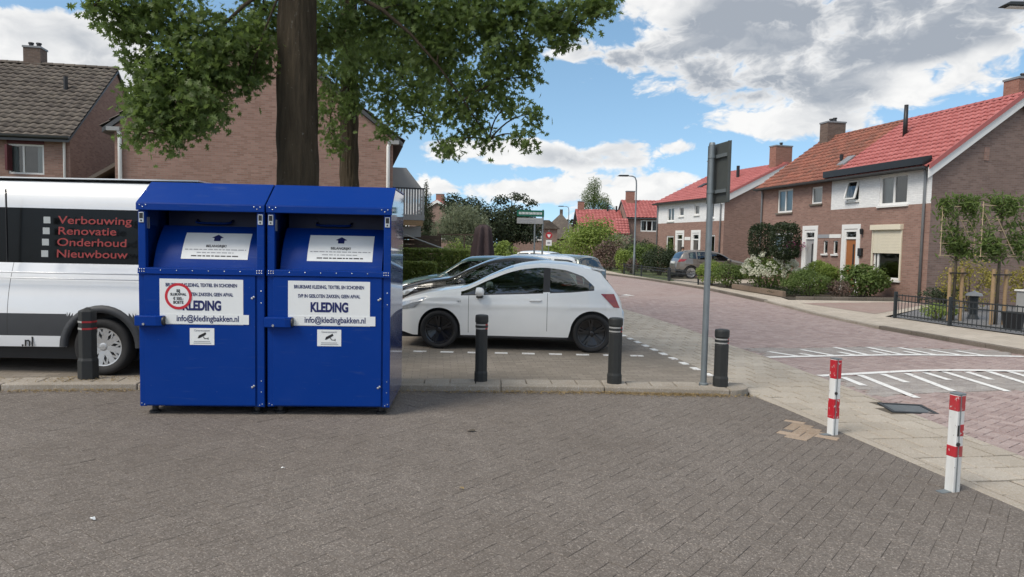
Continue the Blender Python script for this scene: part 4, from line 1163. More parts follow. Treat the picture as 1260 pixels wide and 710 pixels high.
# --- left house with dark tiles
hL = thing('terraced_house', 'brick house with dark grey tiled roof and maroon panel above its window', 'house', (-15.4 - 12 * math.cos(R(11)), 25 - 12 * math.sin(R(11)), 0), R(11), 'brick houses across the parking')
LL, DL, ZEL, ZRL = 12.0, 9.4, 5.13, 8.40
wl = (LL - 1.93, LL - .82, 3.80, 4.82)
mb = MB(); wall_holes(mb, 0, LL, -.05, ZEL, [(wl[0], wl[1], wl[2], wl[3]), (2.5, 5.2, 3.8, 4.82), (8.5, 10.8, .8, 2.5)]); mb.build('front_wall', M['brick_l'], hL)
shell_back(hL, LL, DL, ZEL, ZRL - .05, M['brick_l'], gable_mat=M['brick_l'])
MB().box(.01, LL - .01, 1.9, 2.0, 0, ZEL).build('inner_wall', M['inside'], hL)
window(hL, *wl, mull=(.42,), bar=.06, curtain='sides', sill=False); window(hL, 2.5, 5.2, 3.8, 4.82, mull=(.5,), curtain='sides'); window(hL, 8.5, 10.8, .8, 2.5, mull=(.5,), curtain='sides')
MB().box(wl[0] - .02, wl[1] + .02, -.03, -.003, 4.83, 5.04).build('maroon_panel', M['maroon'], hL)
MB().box(wl[0] + .06, wl[0] + .13, -.36, .0, 3.9, 4.76).build('open_sash', M['maroon'], hL)
rL = roof_slab(hL, LL, DL, ZEL + .05, ZRL + .05, .30, .08)
slL = (ZRL - ZEL) / (DL / 2); runL = math.hypot(DL / 2 + .3, (DL / 2 + .3) * slL)
roof_tiles(rL, (-.08, DL / 2, ZRL + .08), (1, 0, 0), Vector((0, -1, -slL)).normalized(), LL + .16, runL, M['tile_dark'], singles=lambda A: np.argsort(-A[:, 0, 3], kind='stable'), w=.30, row=.34)
MB().add([(-.08, DL / 2, ZRL + .10), (LL + .08, DL / 2, ZRL + .10), (LL + .08, DL + .3, ZEL - .3 * slL + .10), (-.08, DL + .3, ZEL - .3 * slL + .10)], [(0, 1, 2, 3)]).build('rear_slope', M['tile_dark'], rL)
ridge_caps(rL, (-.08, DL / 2, ZRL + .14), (LL + .08, DL / 2, ZRL + .14), M['tile_dark'])
chimney(rL, LL - 3.05, DL / 2 + .2, ZRL - .4, ZRL + .75, .62, .62, M['chim_dark'], 2)
MB().tube([(LL - 1.2, 2.9, 6.9), (LL - 1.2, 2.9, 7.75)], .08, 8).build('vent_pipe', M['blackpl'], rL)
gutter(hL, -.1, LL + .1, -.34, ZEL - .03); downpipe(hL, LL - .16, -.06, 0, ZEL, M['white'])

# --- big plain gable behind the trees; local x across the gable, y into the house
hM = thing('terraced_house', 'plain brick gable end wall behind the trees with white downpipes', 'house', (-12.3, 22.2, 0), R(12.4), 'brick houses across the parking')
WM, DM, ZEM, ZRM = 8.45, 14.0, 5.12, 8.35
MB().add([(0, 0, -.05), (WM, 0, -.05), (WM, 0, ZEM), (WM / 2, 0, ZRM), (0, 0, ZEM)], [(0, 1, 2, 3, 4)]).build('gable_wall', M['brick_l'], hM)
MB().add([(0, DM, -.05), (WM, DM, -.05), (WM, DM, ZEM), (WM / 2, DM, ZRM), (0, DM, ZEM)], [(0, 1, 2, 3, 4)]).build('rear_gable_wall', M['brick_l'], hM)
for x in (0, WM): MB().add([(x, .0, -.05), (x, DM, -.05), (x, DM, ZEM), (x, .0, ZEM)], [(0, 1, 2, 3)]).build('side_wall', M['brick_l'], hM)
slm = (ZRM - ZEM) / (WM / 2); ovm = .32
rM = MB().prism([(-ovm, ZEM - ovm * slm + .02), (WM / 2, ZRM + .02), (WM + ovm, ZEM - ovm * slm + .02), (WM + ovm, ZEM - ovm * slm + .16), (WM / 2, ZRM + .16), (-ovm, ZEM - ovm * slm + .16)], 'y', -.10, DM + .1).build('roof', M['gutter'], hM)
for sg, ox in ((-1, 0), (1, 0)):
    roof_tiles(rM, (WM / 2, -.10, ZRM + .17), (0, 1, 0), Vector((sg, 0, -slm)).normalized(), DM + .2, math.hypot(WM / 2 + ovm, (WM / 2 + ovm) * slm), M['tile_dark'], seg=4)
for s, x in ((-1, .16), (1, WM - .16)):
    MB().tube([(x, -.06, 0), (x, -.06, ZEM - .25), (x + s * .06, -.06, ZEM - .1)], .06, 8).build('downpipe', M['white'], hM, smooth=True)
    MB().box(x - .35 if s < 0 else x - .02, x + .02 if s < 0 else x + .35, -.16, .1, ZEM - .16, ZEM - .04).build('gutter_end', M['panel_grey'], hM)
# balcony on the far side
bl = (WM, 4.6)
b0 = MB().box(WM + .05, WM + 1.5, 4.6, 8.4, 2.62, 2.84).build('balcony', M['panel_grey'], hM)
MB().box(WM + .05, WM + 1.45, 4.62, 4.66, 2.40, 2.62).build('edge_board', M['stake'], b0)
for i in range(13): MB().box(WM + .10 + i * .108, WM + .19 + i * .108, 4.60, 4.63, 2.84, 3.86).build('railing_board', M['panel_grey'], b0)
MB().bar((WM + .05, 4.60, 3.88), (WM + 1.5, 4.60, 3.88), .05).build('railing', M['iron'], b0)
MB().prism([(WM + .02, 3.90), (WM + 1.48, 3.90), (WM + .80, 4.75), (WM + .02, 4.75)], 'y', 5.3, 5.36).build('privacy_screen', M['panel_grey'], b0)
MB().box(WM + .05, WM + 1.4, 5.0, 8.0, 1.95, 2.38).build('awning_box', M['panel_grey'], b0)
MB().box(WM + .02, WM + .12, 6.0, 8.0, .2, 2.2).build('patio_door', M['white'], hM)
# small lean-to between the two houses
ann = MB().box(-.95, -.02, 1.2, 5.0, -.05, 3.4).build('lean_to', M['brick_l'], hM)
MB().prism([(-1.25, 3.35), (-.02, 4.15), (-.02, 4.28), (-1.25, 3.48)], 'y', .98, 5.1).build('lean_to_roof', M['tile_dark'], ann)
MB().tube([(-1.02, 1.1, 0), (-1.02, 1.1, 3.3)], .05, 8).build('downpipe', M['white'], ann)

# --- far small houses
h5 = thing('cottage', 'small brick gable with white verge boards beyond the wooden fence', 'house', (-11.6, 80, 0), R(-8))
MB().add([(0, 0, -.05), (6.4, 0, -.05), (6.4, 0, 4.4), (3.2, 0, 6.3), (0, 0, 4.4)], [(0, 1, 2, 3, 4)]).build('gable_wall', M['brick_far'], h5)
for x in (0, 6.4): MB().add([(x, 0, -.05), (x, 9, -.05), (x, 9, 4.4), (x, 0, 4.4)], [(0, 1, 2, 3)]).build('side_wall', M['brick_far'], h5)
r5 = MB().prism([(-.4, 4.2), (3.2, 6.35), (6.8, 4.2), (6.8, 4.35), (3.2, 6.5), (-.4, 4.35)], 'y', -.15, 9).build('roof', M['tile_red'], h5)
MB().prism([(-.45, 3.95), (3.2, 6.12), (6.85, 3.95), (6.85, 4.25), (3.2, 6.42), (-.45, 4.25)], 'y', -.22, -.16).build('bargeboard', M['white'], h5)
chimney(r5, 3.2, 1.2, 6, 7.1, .8, .7, M['chim'], 0)
window(h5, 3.6, 4.9, 2.1, 2.9, bar=.12, curtain='full', y=-.12, sill=False)
h6 = thing('cottage', 'distant brick house with a white window seen below the street sign', 'house', (0.2, 84, 0), R(4))
mb = MB(); wall_holes(mb, 0, 5, -.05, 3.6, [(1.0, 3.2, 2.2, 3.3)]); mb.build('front_wall', M['brick_far'], h6); window(h6, 1.0, 3.2, 2.2, 3.3, mull=(.35, .7), bar=.14)
MB().box(.01, 4.99, .8, 6, -.05, 3.55).build('wall', M['brick_far'], h6)
MB().prism([(-.3, 3.6), (5.3, 3.6), (4.0, 4.6), (1.0, 4.6)], 'y', -.3, 6).build('roof', M['tile_dark'], h6)
h7 = thing('cottage', 'far house with a steep dark hipped roof left of the big round bush', 'house', (3.1, 92, 0), R(-6))
MB().box(0, 5.4, 0, 6, -.05, 2.6).build('wall', M['brick_far'], h7)
MB().add([(-.4, -.4, 2.5), (5.8, -.4, 2.5), (5.8, 6.4, 2.5), (-.4, 6.4, 2.5), (2.9, 2.6, 5.9), (2.9, 3.4, 5.9)], [(0, 1, 4), (1, 2, 5, 4), (2, 3, 5), (3, 0, 4, 5), (3, 2, 1, 0)]).build('roof', M['tile_dark'], h7)
MB().box(2.7, 3.1, 2.8, 3.2, 5.7, 6.4).build('finial', M['tile_dark'], h7)


# ------------------------------------------------------------------ clothing containers
CW, CD = 1.205, 1.15


def clothing_container(label, loc, rotz, sticker):
    t = thing('clothing_container', label, 'container', loc, rotz, 'blue clothing containers')
    B = M['blue']
    side = [(0, .08), (0, 2.07), (.30, 2.28), (CD, 2.28), (CD, .08)]
    for x in (0, CW - .02): MB().prism(side, 'x', x, x + .02).build('side_panel', M['blue_side'], t, bevel=.004)
    MB().box(.02, CW - .02, CD - .02, CD, .08, 2.28).build('back_panel', B, t)
    MB().box(.02, CW - .02, .02, CD - .02, .085, .105).build('floor_panel', B, t)
    # roof: flat rear, sloping front and a folded fascia
    MB().box(-.006, CW + .006, .30, CD + .01, 2.281, 2.30).build('top_panel', B, t, bevel=.004)
    MB().prism([(-.035, 2.075), (.302, 2.30), (.302, 2.282), (-.02, 2.068)], 'x', -.008, CW + .008).build('sloping_lid', B, t, bevel=.004)
    f = MB().box(-.008, CW + .008, -.037, -.012, 2.005, 2.074).build('fascia', B, t, bevel=.006)
    # posts
    for x0, x1 in ((.0, .072), (CW - .072, CW)):
        MB().box(x0 + .0005, x1 - .0005, -.012, .05, .085, 2.004).build('corner_post', B, t, bevel=.006)
    # recess: back flap, drum, ledge
    MB().box(.073, CW - .073, .52, .54, 1.46, 2.06).build('back_flap', M['blue_shaded'], t)
    MB().box(.073, CW - .073, .02, .52, 2.045, 2.06).build('recess_roof', M['blue_shaded'], t)
    mb = MB(); vs = []; n = 16; yc, zc, rr = .86, 1.25, .80
    for i in range(n + 1):
        th = R(12.5 + 38 * i / n)
        for x in (.10, CW - .10): vs.append((x, yc - rr * math.cos(th), zc + rr * math.sin(th)))
    mb.add(vs, [(2 * i, 2 * i + 1, 2 * i + 3, 2 * i + 2) for i in range(n)])
    for k in (0, 1):
        mb.add([vs[2 * i + k] for i in range(n + 1)] + [(vs[k][0], .515, vs[-1][2]), (vs[k][0], .515, vs[0][2])], [tuple(range(n + 3))])
    drum = mb.build('drum', B, t); drum.data.polygons.foreach_set('use_smooth', [i < n for i in range(len(drum.data.polygons))])
    # grip above the drum
    MB().tube([(.37, .51, 1.93), (.38, .45, 1.905), (.42, .435, 1.90), (.68, .435, 1.90), (.72, .45, 1.905), (.73, .51, 1.93)], .012, 8).build('grip', B, t, smooth=True)
    MB().box(.073, CW - .073, -.006, .40, 1.425, 1.452).build('ledge', B, t)
    st = MB().box(.0, CW, -.030, -.013, 1.392, 1.448).build('ledge_strip', B, t, bevel=.005)
    MB().box(.0, CW, -.034, -.0305, 1.392, 1.400).build('strip_lip', B, st)
    # lower door
    MB().box(.073, CW - .073, -.003, .02, .088, 1.390).build('front_panel', B, t)
    dr_ = MB().box(.058, CW - .085, -.022, -.0125, .10, 1.384).build('door', B, t, bevel=.004)
    # lock housing on the left edge
    lk = MB(); lk.prism([(-.012, -.085), (.19, -.085), (.245, -.072), (.26, -.05), (.26, -.0225), (-.012, -.0225)], 'z', .885, .985); lko = lk.build('lock_housing', B, t, bevel=.008)
    MB().lathe([(.045, -.006), (.045, .006)], 16, (.255, -.053, .935), 'x').build('lock_plug', M['blackpl'], lko)
    MB().lathe([(.012, -.092), (.012, -.084)], 10, (.075, 0, .905), 'y').build('bolt', M['steel'], lko)
    # rivets
    spots = [(.03 + .03 * i, -.0385, 2.055 - .02 * (i % 2)) for i in range(3)] + [(CW - .03 - .03 * i, -.0385, 2.055 - .02 * (i % 2)) for i in range(3)]
    spots += [(.02 + .022 * i, -.031, z) for i in range(3) for z in (1.435, 1.412)] + [(CW - .02 - .022 * i, -.031, z) for i in range(3) for z in (1.435, 1.412)]
    spots += [(.22 + .152 * i, -.031, 1.425) for i in range(6)]
    spots += [(CW - .115, -.023, 1.165), (CW - .098, -.023, 1.178), (CW - .03, -.0125, 1.235), (CW - .03, -.0125, 1.12), (CW - .115, -.023, .285), (CW - .098, -.023, .298), (CW - .03, -.0125, .345), (CW - .03, -.0125, .235)]
    spots += [(.02 + .026 * i, -.0125, .115 - .012 * (i % 2)) for i in range(2)] + [(CW - .02 - .026 * i, -.0125, .115 - .012 * (i % 2)) for i in range(2)]
    rv = MB().lathe([(.0055, 0), (.005, -.003), (.002, -.0045)], 8, (0, 0, 0), 'y').build('rivet', M['steel'], t); rme = rv.data
    for i, p in enumerate(spots):
        o = rv if i == 0 else link('rivet', rme, t)
        o.location = p
        if abs(p[1] + .023) < 1e-4: o.scale = (2.1, 1.5, 2.1)
    # hinge plates
    for x in (.012, CW - .060):
        h = MB().box(x, x + .048, -.020, -.0125, 1.885, 1.985).build('hinge_plate', M['steel'], t, bevel=.003)
        MB().box(x + .008, x + .040, -.0235, -.0205, 1.925, 1.978).build('sticker', M['black'], h)
        MB().lathe([(.009, -.0235), (.009, -.0205)], 8, (x + .024, 0, 1.905), 'y').build('screw', M['blackpl'], h)
    MB().box(.0725, .0735, .05, .078, 1.83, 1.94).build('number_plate', M['greyprint'], t)
    MB().box(.0735, .078, .02, .05, 1.83, 1.94).build('hinge_leaf', M['steel'], t)
    # curved sign on the drum
    vs = []; r2 = rr + .003
    for i in range(9):
        th = R(21 + 22 * i / 8)
        for x in (.355, 1.005): vs.append((x, yc - r2 * math.cos(th), zc + r2 * math.sin(th)))
    sg = MB().add(vs, [(2 * i, 2 * i + 1, 2 * i + 3, 2 * i + 2) for i in range(8)]).build('instruction_sign', M['label'], t, smooth=True)

    def on_drum(deg, r=r2 + .002): th = R(deg); return (0.68, yc - r * math.cos(th), zc + r * math.sin(th)), (R(90) - th, 0, 0)
    p, q = on_drum(31.2); text('BELANGRIJK!', .038, M['black'], sg, p, q, .92, .0008)
    # small print, too small to read in the photograph
    for deg, x0, x1, hh in ((28.4, .38, .98, .010), (26.0, .50, .86, .010), (23.4, .45, .91, .012)):
        x = x0; mbp = MB()
        while x < x1:
            w = rnd.uniform(.02, .06); th = R(deg); nrm = Vector((0, -math.cos(th), math.sin(th))); upv = Vector((0, math.sin(th), math.cos(th)))
            c = Vector((0, yc, zc)) + nrm * (r2 + .0015)
            w = min(w, x1 - x)
            mbp.add([Vector((x, 0, 0)) + c - upv * hh / 2, Vector((x + w, 0, 0)) + c - upv * hh / 2, Vector((x + w, 0, 0)) + c + upv * hh / 2, Vector((x, 0, 0)) + c + upv * hh / 2], [(0, 1, 2, 3)])
            x += w + .010
        mbp.build('small_print', M['greyprint'] if deg > 25 else M['black'], sg, recalc=False)
    mbp = MB(); pts = [(0, .062), (.058, .022), (.032, .016), (.032, -.02), (-.032, -.02), (-.032, .016), (-.058, .022)]; vs = []
    for a, b in pts:
        th = R(37) + b / rr; vs.append((.675 + a, yc - (r2 + .0015) * math.cos(th), zc + (r2 + .0015) * math.sin(th)))
    mbp.add(vs, [(2, 3, 4, 5), (0, 1, 2, 5, 6)]); mbp.build('arrow_mark', M['navy'], sg, recalc=False)
    # main sign and address strip
    ms = MB().box(.205, 1.005, -.0245, -.0225, .900, 1.345).build('sign', M['label'], t)
    text('BRUIKBARE KLEDING, TEXTIEL EN SCHOENEN', .047, M['navy'], ms, (.605, -.026, 1.285), xs=.70, bold=.0011)
    text('SVP IN GESLOTEN ZAKKEN, GEEN AFVAL', .047, M['navy'], ms, (.605, -.026, 1.195), xs=.70, bold=.0011)
    text('KLEDING', .128, M['navy'], ms, (.608, -.026, 1.082), xs=.70, bold=.0058)
    ad = MB().box(.215, 1.06, -.0275, -.0246, .905, 1.000).build('address_strip', M['label'], t)
    text('info@kledingbakken.nl', .082, M['navy'], ad, (.665, -.029, .958), xs=.80, bold=.0012)
    cs = MB().box(.49, .725, -.0245, -.0225, .70, .865).build('camera_sticker', M['label'], t)
    text('Cameratoezicht', .026, M['greyprint'], cs, (.607, -.026, .842), xs=.9)
    mbp = MB(); mbp.add([(.565 + x, -.0262, .765 + z) for x, z in ((0, 0), (.012, .028), (.075, .060), (.085, .045), (.07, .030), (.02, .002))], [(0, 1, 2, 3, 4, 5)])
    mbp.add([(.565 + x, -.0262, .765 + z) for x, z in ((.05, .016), (.058, .019), (.072, -.002), (.066, -.006))], [(0, 1, 2, 3)])
    mbp.add([(.565 + x, -.0262, .765 + z) for x, z in ((.066, -.006), (.10, -.006), (.10, .001), (.07, .001))], [(0, 1, 2, 3)])
    mbp.add([(.565 + x, -.0262, .765 + z) for x, z in ((.098, -.014), (.104, -.014), (.104, .010), (.098, .010))], [(0, 1, 2, 3)])
    mbp.build('camera_mark', M['black'], cs, recalc=False)
    for zz, a, b in ((.730, .53, .685), (.714, .525, .695)): MB().box(a, b, -.0258, -.0246, zz, zz + .007).build('small_print', M['greyprint'], cs)
    if sticker:
        rs = MB().lathe([(.128, -.0285), (.128, -.0275)], 40, (.385, 0, 1.175), 'y').build('round_sticker', M['label'], t)
        mbp = MB(); vs = []
        for k in range(40):
            th = 2 * math.pi * k / 40
            for r_ in (.103, .129): vs.append((.385 + r_ * math.cos(th), -.0292, 1.175 + r_ * math.sin(th)))
        mbp.add(vs, [(2 * k, 2 * k + 1, (2 * k + 3) % 80, (2 * k + 2) % 80) for k in range(40)]); mbp.build('red_ring', M['redprint'], rs, recalc=False)
        for s, zz in (('BIJ', 1.228), ('SLUIKAFVAL', 1.193), ('\u20ac 500,-', 1.152), ('BOETE', 1.115)):
            text(s, .040 if s != 'SLUIKAFVAL' else .034, M['black'], rs, (.385, -.0300, zz), xs=.82, bold=.0010)
    for x in (.10, CW - .10):
        for y in (.10, CD - .10): MB().lathe([(.055, 0.0), (.055, .02), (.03, .03), (.03, .084)], 12, (x, y, 0)).build('foot', M['blackpl'], t)


cx0, cy0, ca = -3.635, 6.955, R(2.85)
clothing_container('blue steel clothing container with a round red-ringed warning sticker', (cx0, cy0, 0), ca, True)
clothing_container('blue steel clothing container without round sticker, beside the white hatchback', (cx0 + (CW + .022) * math.cos(ca), cy0 + (CW + .022) * math.sin(ca) + .02, 0), ca, False)


# ------------------------------------------------------------------ bollards, posts and signs
def flat_bollard(label, loc, h, r=.085):
    b = thing('bollard', label, 'bollard', loc, 0, 'black kerb bollards')
    MB().lathe([(r * 1.10, -.03), (r * 1.10, .10), (r, .13), (r, h - .185)], 8, phase=R(22.5)).build('post_body', M['post'], b, bevel=.008)
    MB().lathe([(r * .93, h - .185), (r * .93, h - .10)], 20).build('neck', M['post'], b)
    for z, m_ in ((h - .175, 'refl_white'), (h - .128, 'refl_white')):
        mb = MB(); k = 24; vs = []
        for i in range(k + 1):
            th = R(-200 + 225 * i / k)
            for zz in (z, z + .017): vs.append((math.cos(th) * r * .955, math.sin(th) * r * .955, zz))
        mb.add(vs, [(2 * i, 2 * i + 2, 2 * i + 3, 2 * i + 1) for i in range(k)], 0)
        mb.m = [1 if i > 15 else 0 for i in range(k)]
        mb.build('reflector_band', [M['refl_white'], M['refl_red']], b, recalc=False)
    MB().lathe([(r * .99, h - .155), (r * .99, h - .130)], 20).build('ring', M['post'], b)
    MB().lathe([(r * .96, h - .10), (r * 1.03, h - .09), (r * 1.03, h - .025), (r * .96, h - .006), (r * .6, h), (.002, h + .002)], 20).build('cap', M['post'], b, smooth=False, bevel=.004)
    return b


flat_bollard('black bollard standing in front of the white hatchback door', (-.36, 8.69, .066), .815, .078)
flat_bollard('black bollard near the rear wheel of the white hatchback', (1.28, 8.71, .066), .81, .085)
flat_bollard('short black bollard beside the grey sign pole on the kerb end', (2.57, 8.66, .066), .70, .085)
b = thing('bollard', 'black bollard with pyramid top in front of the white van', 'bollard', (-4.97, 8.34, .066), R(14), 'black kerb bollards')
MB().lathe([(.112, -.03), (.112, .22), (.097, .25), (.097, .80), (.002, .845)], 6, phase=R(10)).build('post_body', M['post'], b, bevel=.008)
for z in (.585, .665):
    mb = MB(); k = 6; vs = []
    for i in range(4):
        th = R(10 + 180 + 60 * (i - 0)); vs += [(math.cos(th) * .099, math.sin(th) * .099, z), (math.cos(th) * .099, math.sin(th) * .099, z + .022)]
    mb.add(vs, [(2 * i, 2 * i + 2, 2 * i + 3, 2 * i + 1) for i in range(3)]); mb.m = [0, 1, 1]
    mb.build('reflector_band', [M['refl_white'], M['refl_red']], b, recalc=False)


def parking_post(label, loc, rz, bands, seed):
    p = thing('parking_post', label, 'post', loc, rz, 'red and white folding parking posts')
    w = .036; H_ = .72
    p.rotation_euler = (R(-.8 if seed == 1 else .6), R(1.0 if seed == 1 else -.5), rz)
    MB().box(-w, w, -w, w, -.03, H_).build('post_tube', M['postwhite'], p, bevel=.006)
    for z0, z1 in bands: MB().box(-w - .0015, w + .0015, -w - .0015, w + .0015, z0, z1).build('red_band', M['postred'], p, bevel=.006)
    MB().box(-w - .003, w + .003, -w - .003, w + .003, H_, H_ + .012).build('cap', M['galv'], p, bevel=.004)
    MB().bar((-.012, -w - .003, .0), (-.012, -w - .003, H_), .006, .004).build('seam', M['galv'], p)
    lk = MB().lathe([(.014, -w - .012), (.014, -w)], 14, (-.020, 0, .40 if seed == 1 else .36), 'y').build('lock', M['blackpl'], p)
    MB().box(-.13, -w - .004, -.03, .03, -.005, .006).build('base_plate', M['galv'], p)
    if seed == 2:
        MB().box(-.030, -.014, -w - .0025, -w - .0015, .42, .50).build('sticker', M['blackpl'], p)
        MB().box(-.012, w + .0012, -w - .0018, w * .3, .415, .505).build('red_patch', M['postred'], p, bevel=.006)
    return p


parking_post('red and white square post by the sandy patch, four even bands', (3.08, 6.72, 0), R(20), [(.535, .716), (.155, .345)], 1)
parking_post('red and white square post nearest the camera, scuffed with red disc', (3.27, 5.17, 0), R(20), [(.60, .716), (.26, .345)], 2)

sp = thing('traffic_sign', 'grey galvanised pole carrying a sign seen from behind', 'traffic sign', (2.38, 8.72, .066), R(-79))
MB().lathe([(.038, -.05), (.038, 2.92)], 16).build('pole', M['galv'], sp, smooth=False)
MB().lathe([(.040, 2.92), (.032, 2.95)], 16).build('pole_cap', M['galv'], sp)
MB().lathe([(.055, -.02), (.055, .02), (.042, .03)], 16).build('pole_collar', M['galv'], sp)
sb = MB().box(-.20, .33, .070, .085, 2.22, 2.94).build('sign_plate', M['signback'], sp, bevel=.01)
for z in (2.36, 2.78): MB().box(-.17, .30, .040, .069, z - .02, z + .02).build('channel', M['galv'], sb)
for x in (-.188, .318): MB().box(x - .012, x + .012, .045, .069, 2.225, 2.935).build('edge_fold', M['signback'], sb)
for z in (2.36, 2.78): MB().lathe([(.045, z - .018), (.045, z + .018)], 14).build('clamp', M['galv'], sp)


def street_lamp(label, loc, rz, h, arm, lean=0.0):
    l = thing('street_lamp', label, 'street lamp', loc, rz, 'street lamps')
    MB().tube([(0, 0, 0), (0, 0, 1.2), (0, 0, 1.25), (0, 0, h - .5), (-.02, 0, h - .25), (-.10, 0, h - .06), (-.25, 0, h), (-arm, 0, h + .02)], [.075, .075, .055, .042, .04, .036, .034, .03], 10).build('pole', M['galv'], l, smooth=True)
    hd = MB().prism([(-.62, -.02), (-.50, .05), (0, .06), (.05, .02), (0, -.03)], 'y', -.11, .11).build('lamp_head', M['iron'], l, bevel=.015); hd.location = (-arm + .05, 0, h + .01)
    MB().box(-.50, -.05, -.08, .08, -.036, -.031).build('lens', M['label'], hd)
    return l


street_lamp('grey street lamp on the pavement beside the bushes', (7.05, 41.5, .05), R(0), 5.72, .55)
street_lamp('far street lamp above the round green bush', (6.0, 78, 0), R(0), 5.9, .65)
street_lamp('street lamp whose dark head juts into the top corner of the sky', (11.15, 14.1, .05), R(2), 6.44, 1.32)

# street name sign
ns = thing('street_name_sign', 'green street name sign over a grey plate on two posts', 'street sign', (.62, 30, 0), R(6))
for x in (.28, .62): MB().tube([(x, 0, 0), (x, 0, 3.20 if x > .5 else 2.65)], .035, 8).build('pole', M['galv'], ns)
gp = MB().box(-.48, .66, -.05, -.03, 2.90, 3.16).build('name_plate', M['signgreen'], ns, bevel=.008)
x = -.40
while x < .56:
    MB().box(x, x + .034, -.053, -.0505, 2.985, 3.085).build('lettering', M['label'], gp); x += .058
lp = MB().box(-.48, .62, -.05, -.03, 2.60, 2.84).build('lower_plate', M['panel_grey'], ns, bevel=.008)
for z in (2.66, 2.73): MB().box(-.42, .30, -.053, -.0505, z, z + .03).build('small_print', M['greyprint'], lp)
ts = thing('traffic_sign', 'small distant red and white traffic sign with white plate below', 'traffic sign', (2.35, 47, 0), R(0))
MB().tube([(0, 0, 0), (0, 0, 2.7)], .03, 8).build('pole', M['galv'], ts)
MB().lathe([(.22, -.05), (.22, -.03)], 24, (0, 0, 2.35), 'y').build('sign_disc', M['refl_red'], ts)
MB().add([(-.12, -.055, 2.41), (.12, -.055, 2.41), (.04, -.055, 2.22), (-.04, -.055, 2.22)], [(0, 1, 2, 3)]).build('white_mark', M['label'], ts, recalc=False)
MB().box(-.19, .19, -.05, -.03, 1.68, 2.04).build('sub_plate', M['label'], ts)
MB().box(-.10, .10, -.055, -.0505, 1.80, 1.92).build('print', M['greyprint'], ts)


# ------------------------------------------------------------------ vehicles
def interp(tab, x):
    t = sorted(tab); return float(np.interp(x, [p[0] for p in t], [p[1] for p in t]))


def smooth_tab(tab, n=160):
    t = sorted(tab); xs = np.array([p[0] for p in t]); ys = np.array([p[1] for p in t]); X_ = np.linspace(xs[0], xs[-1], n)
    # monotone cubic
    h = np.diff(xs); d = np.diff(ys) / h; m_ = np.zeros(len(xs)); m_[0], m_[-1] = d[0], d[-1]
    for i in range(1, len(xs) - 1):
        m_[i] = 0 if d[i - 1] * d[i] <= 0 else 2 * d[i - 1] * d[i] / (d[i - 1] + d[i])
    k = np.clip(np.searchsorted(xs, X_) - 1, 0, len(h) - 1); t_ = (X_ - xs[k]) / h[k]
    Y_ = (2 * t_**3 - 3 * t_**2 + 1) * ys[k] + (t_**3 - 2 * t_**2 + t_) * h[k] * m_[k] + (-2 * t_**3 + 3 * t_**2) * ys[k + 1] + (t_**3 - t_**2) * h[k] * m_[k + 1]
    return list(zip(X_, Y_))


def wheel(parent, x, y, r, rimm, style, side):
    """side = +1: outer face towards +y"""
    w = MB(); hw = .10; s = side; rr = r * (.77 if style == 'five' else .70)
    w.lathe([(rr, y + s * .055), (rr * .97, y + s * .085), (rr * .90, y + s * .080), (rr * .86, y + s * .02), (rr * .3, y - s * .01), (.03, y - s * .01)], 32, (x, 0, r), 'y', close=False)
    n = {'five': 5, 'cover': 8, 'plain': 7}[style]
    for k in range(n):
        for off in ((-.13, .13) if style == 'five' else (0,)):
            th = 2 * math.pi * k / n + .2; c0, s0 = math.cos(th + off * .3), math.sin(th + off * .3); c1, s1 = math.cos(th + off), math.sin(th + off)
            wd = .030 if style == 'five' else .075
            w.bar((x + c0 * .05, y + s * .050, r + s0 * .05), (x + c1 * rr * .93, y + s * .066, r + s1 * rr * .93), wd, .03, up=(0, 1, 0))
    if style == 'cover':
        for k in range(16):
            th = 2 * math.pi * k / 16; th2 = th + (.2 if k % 2 else -.2)
            w.bar((x + math.cos(th) * rr * .62, y + s * .068, r + math.sin(th) * rr * .62), (x + math.cos(th2) * rr * .95, y + s * .072, r + math.sin(th2) * rr * .95), .022, .02, up=(0, 1, 0))
    hb = .75 if style != 'five' else .5
    w.lathe([(.075 * hb, y + s * .02), (.07 * hb, y + s * .066), (.045 * hb, y + s * .072), (.004, y + s * .073)], 16, (x, 0, r), 'y', close=False)
    wo = w.build('wheel', rimm, parent, recalc=True)
    t = MB(); t.lathe([(rr * .98, y - s * .10), (r * .90, y - s * .11), (r * .985, y - s * .085), (r, y - s * .05), (r, y + s * .05), (r * .985, y + s * .085), (r * .90, y + s * .105), (rr * .985, y + s * .088), (rr * .98, y + s * .03)], 40, (x, 0, r), 'y', close=False)
    t.build('tyre', M['rubber'], wo, smooth=True)
    MB().lathe([(rr * .9, y - s * .06), (.01, y - s * .06)], 24, (x, 0, r), 'y', close=False).build('brake_disc', M['blackpl'], wo)
    return wo


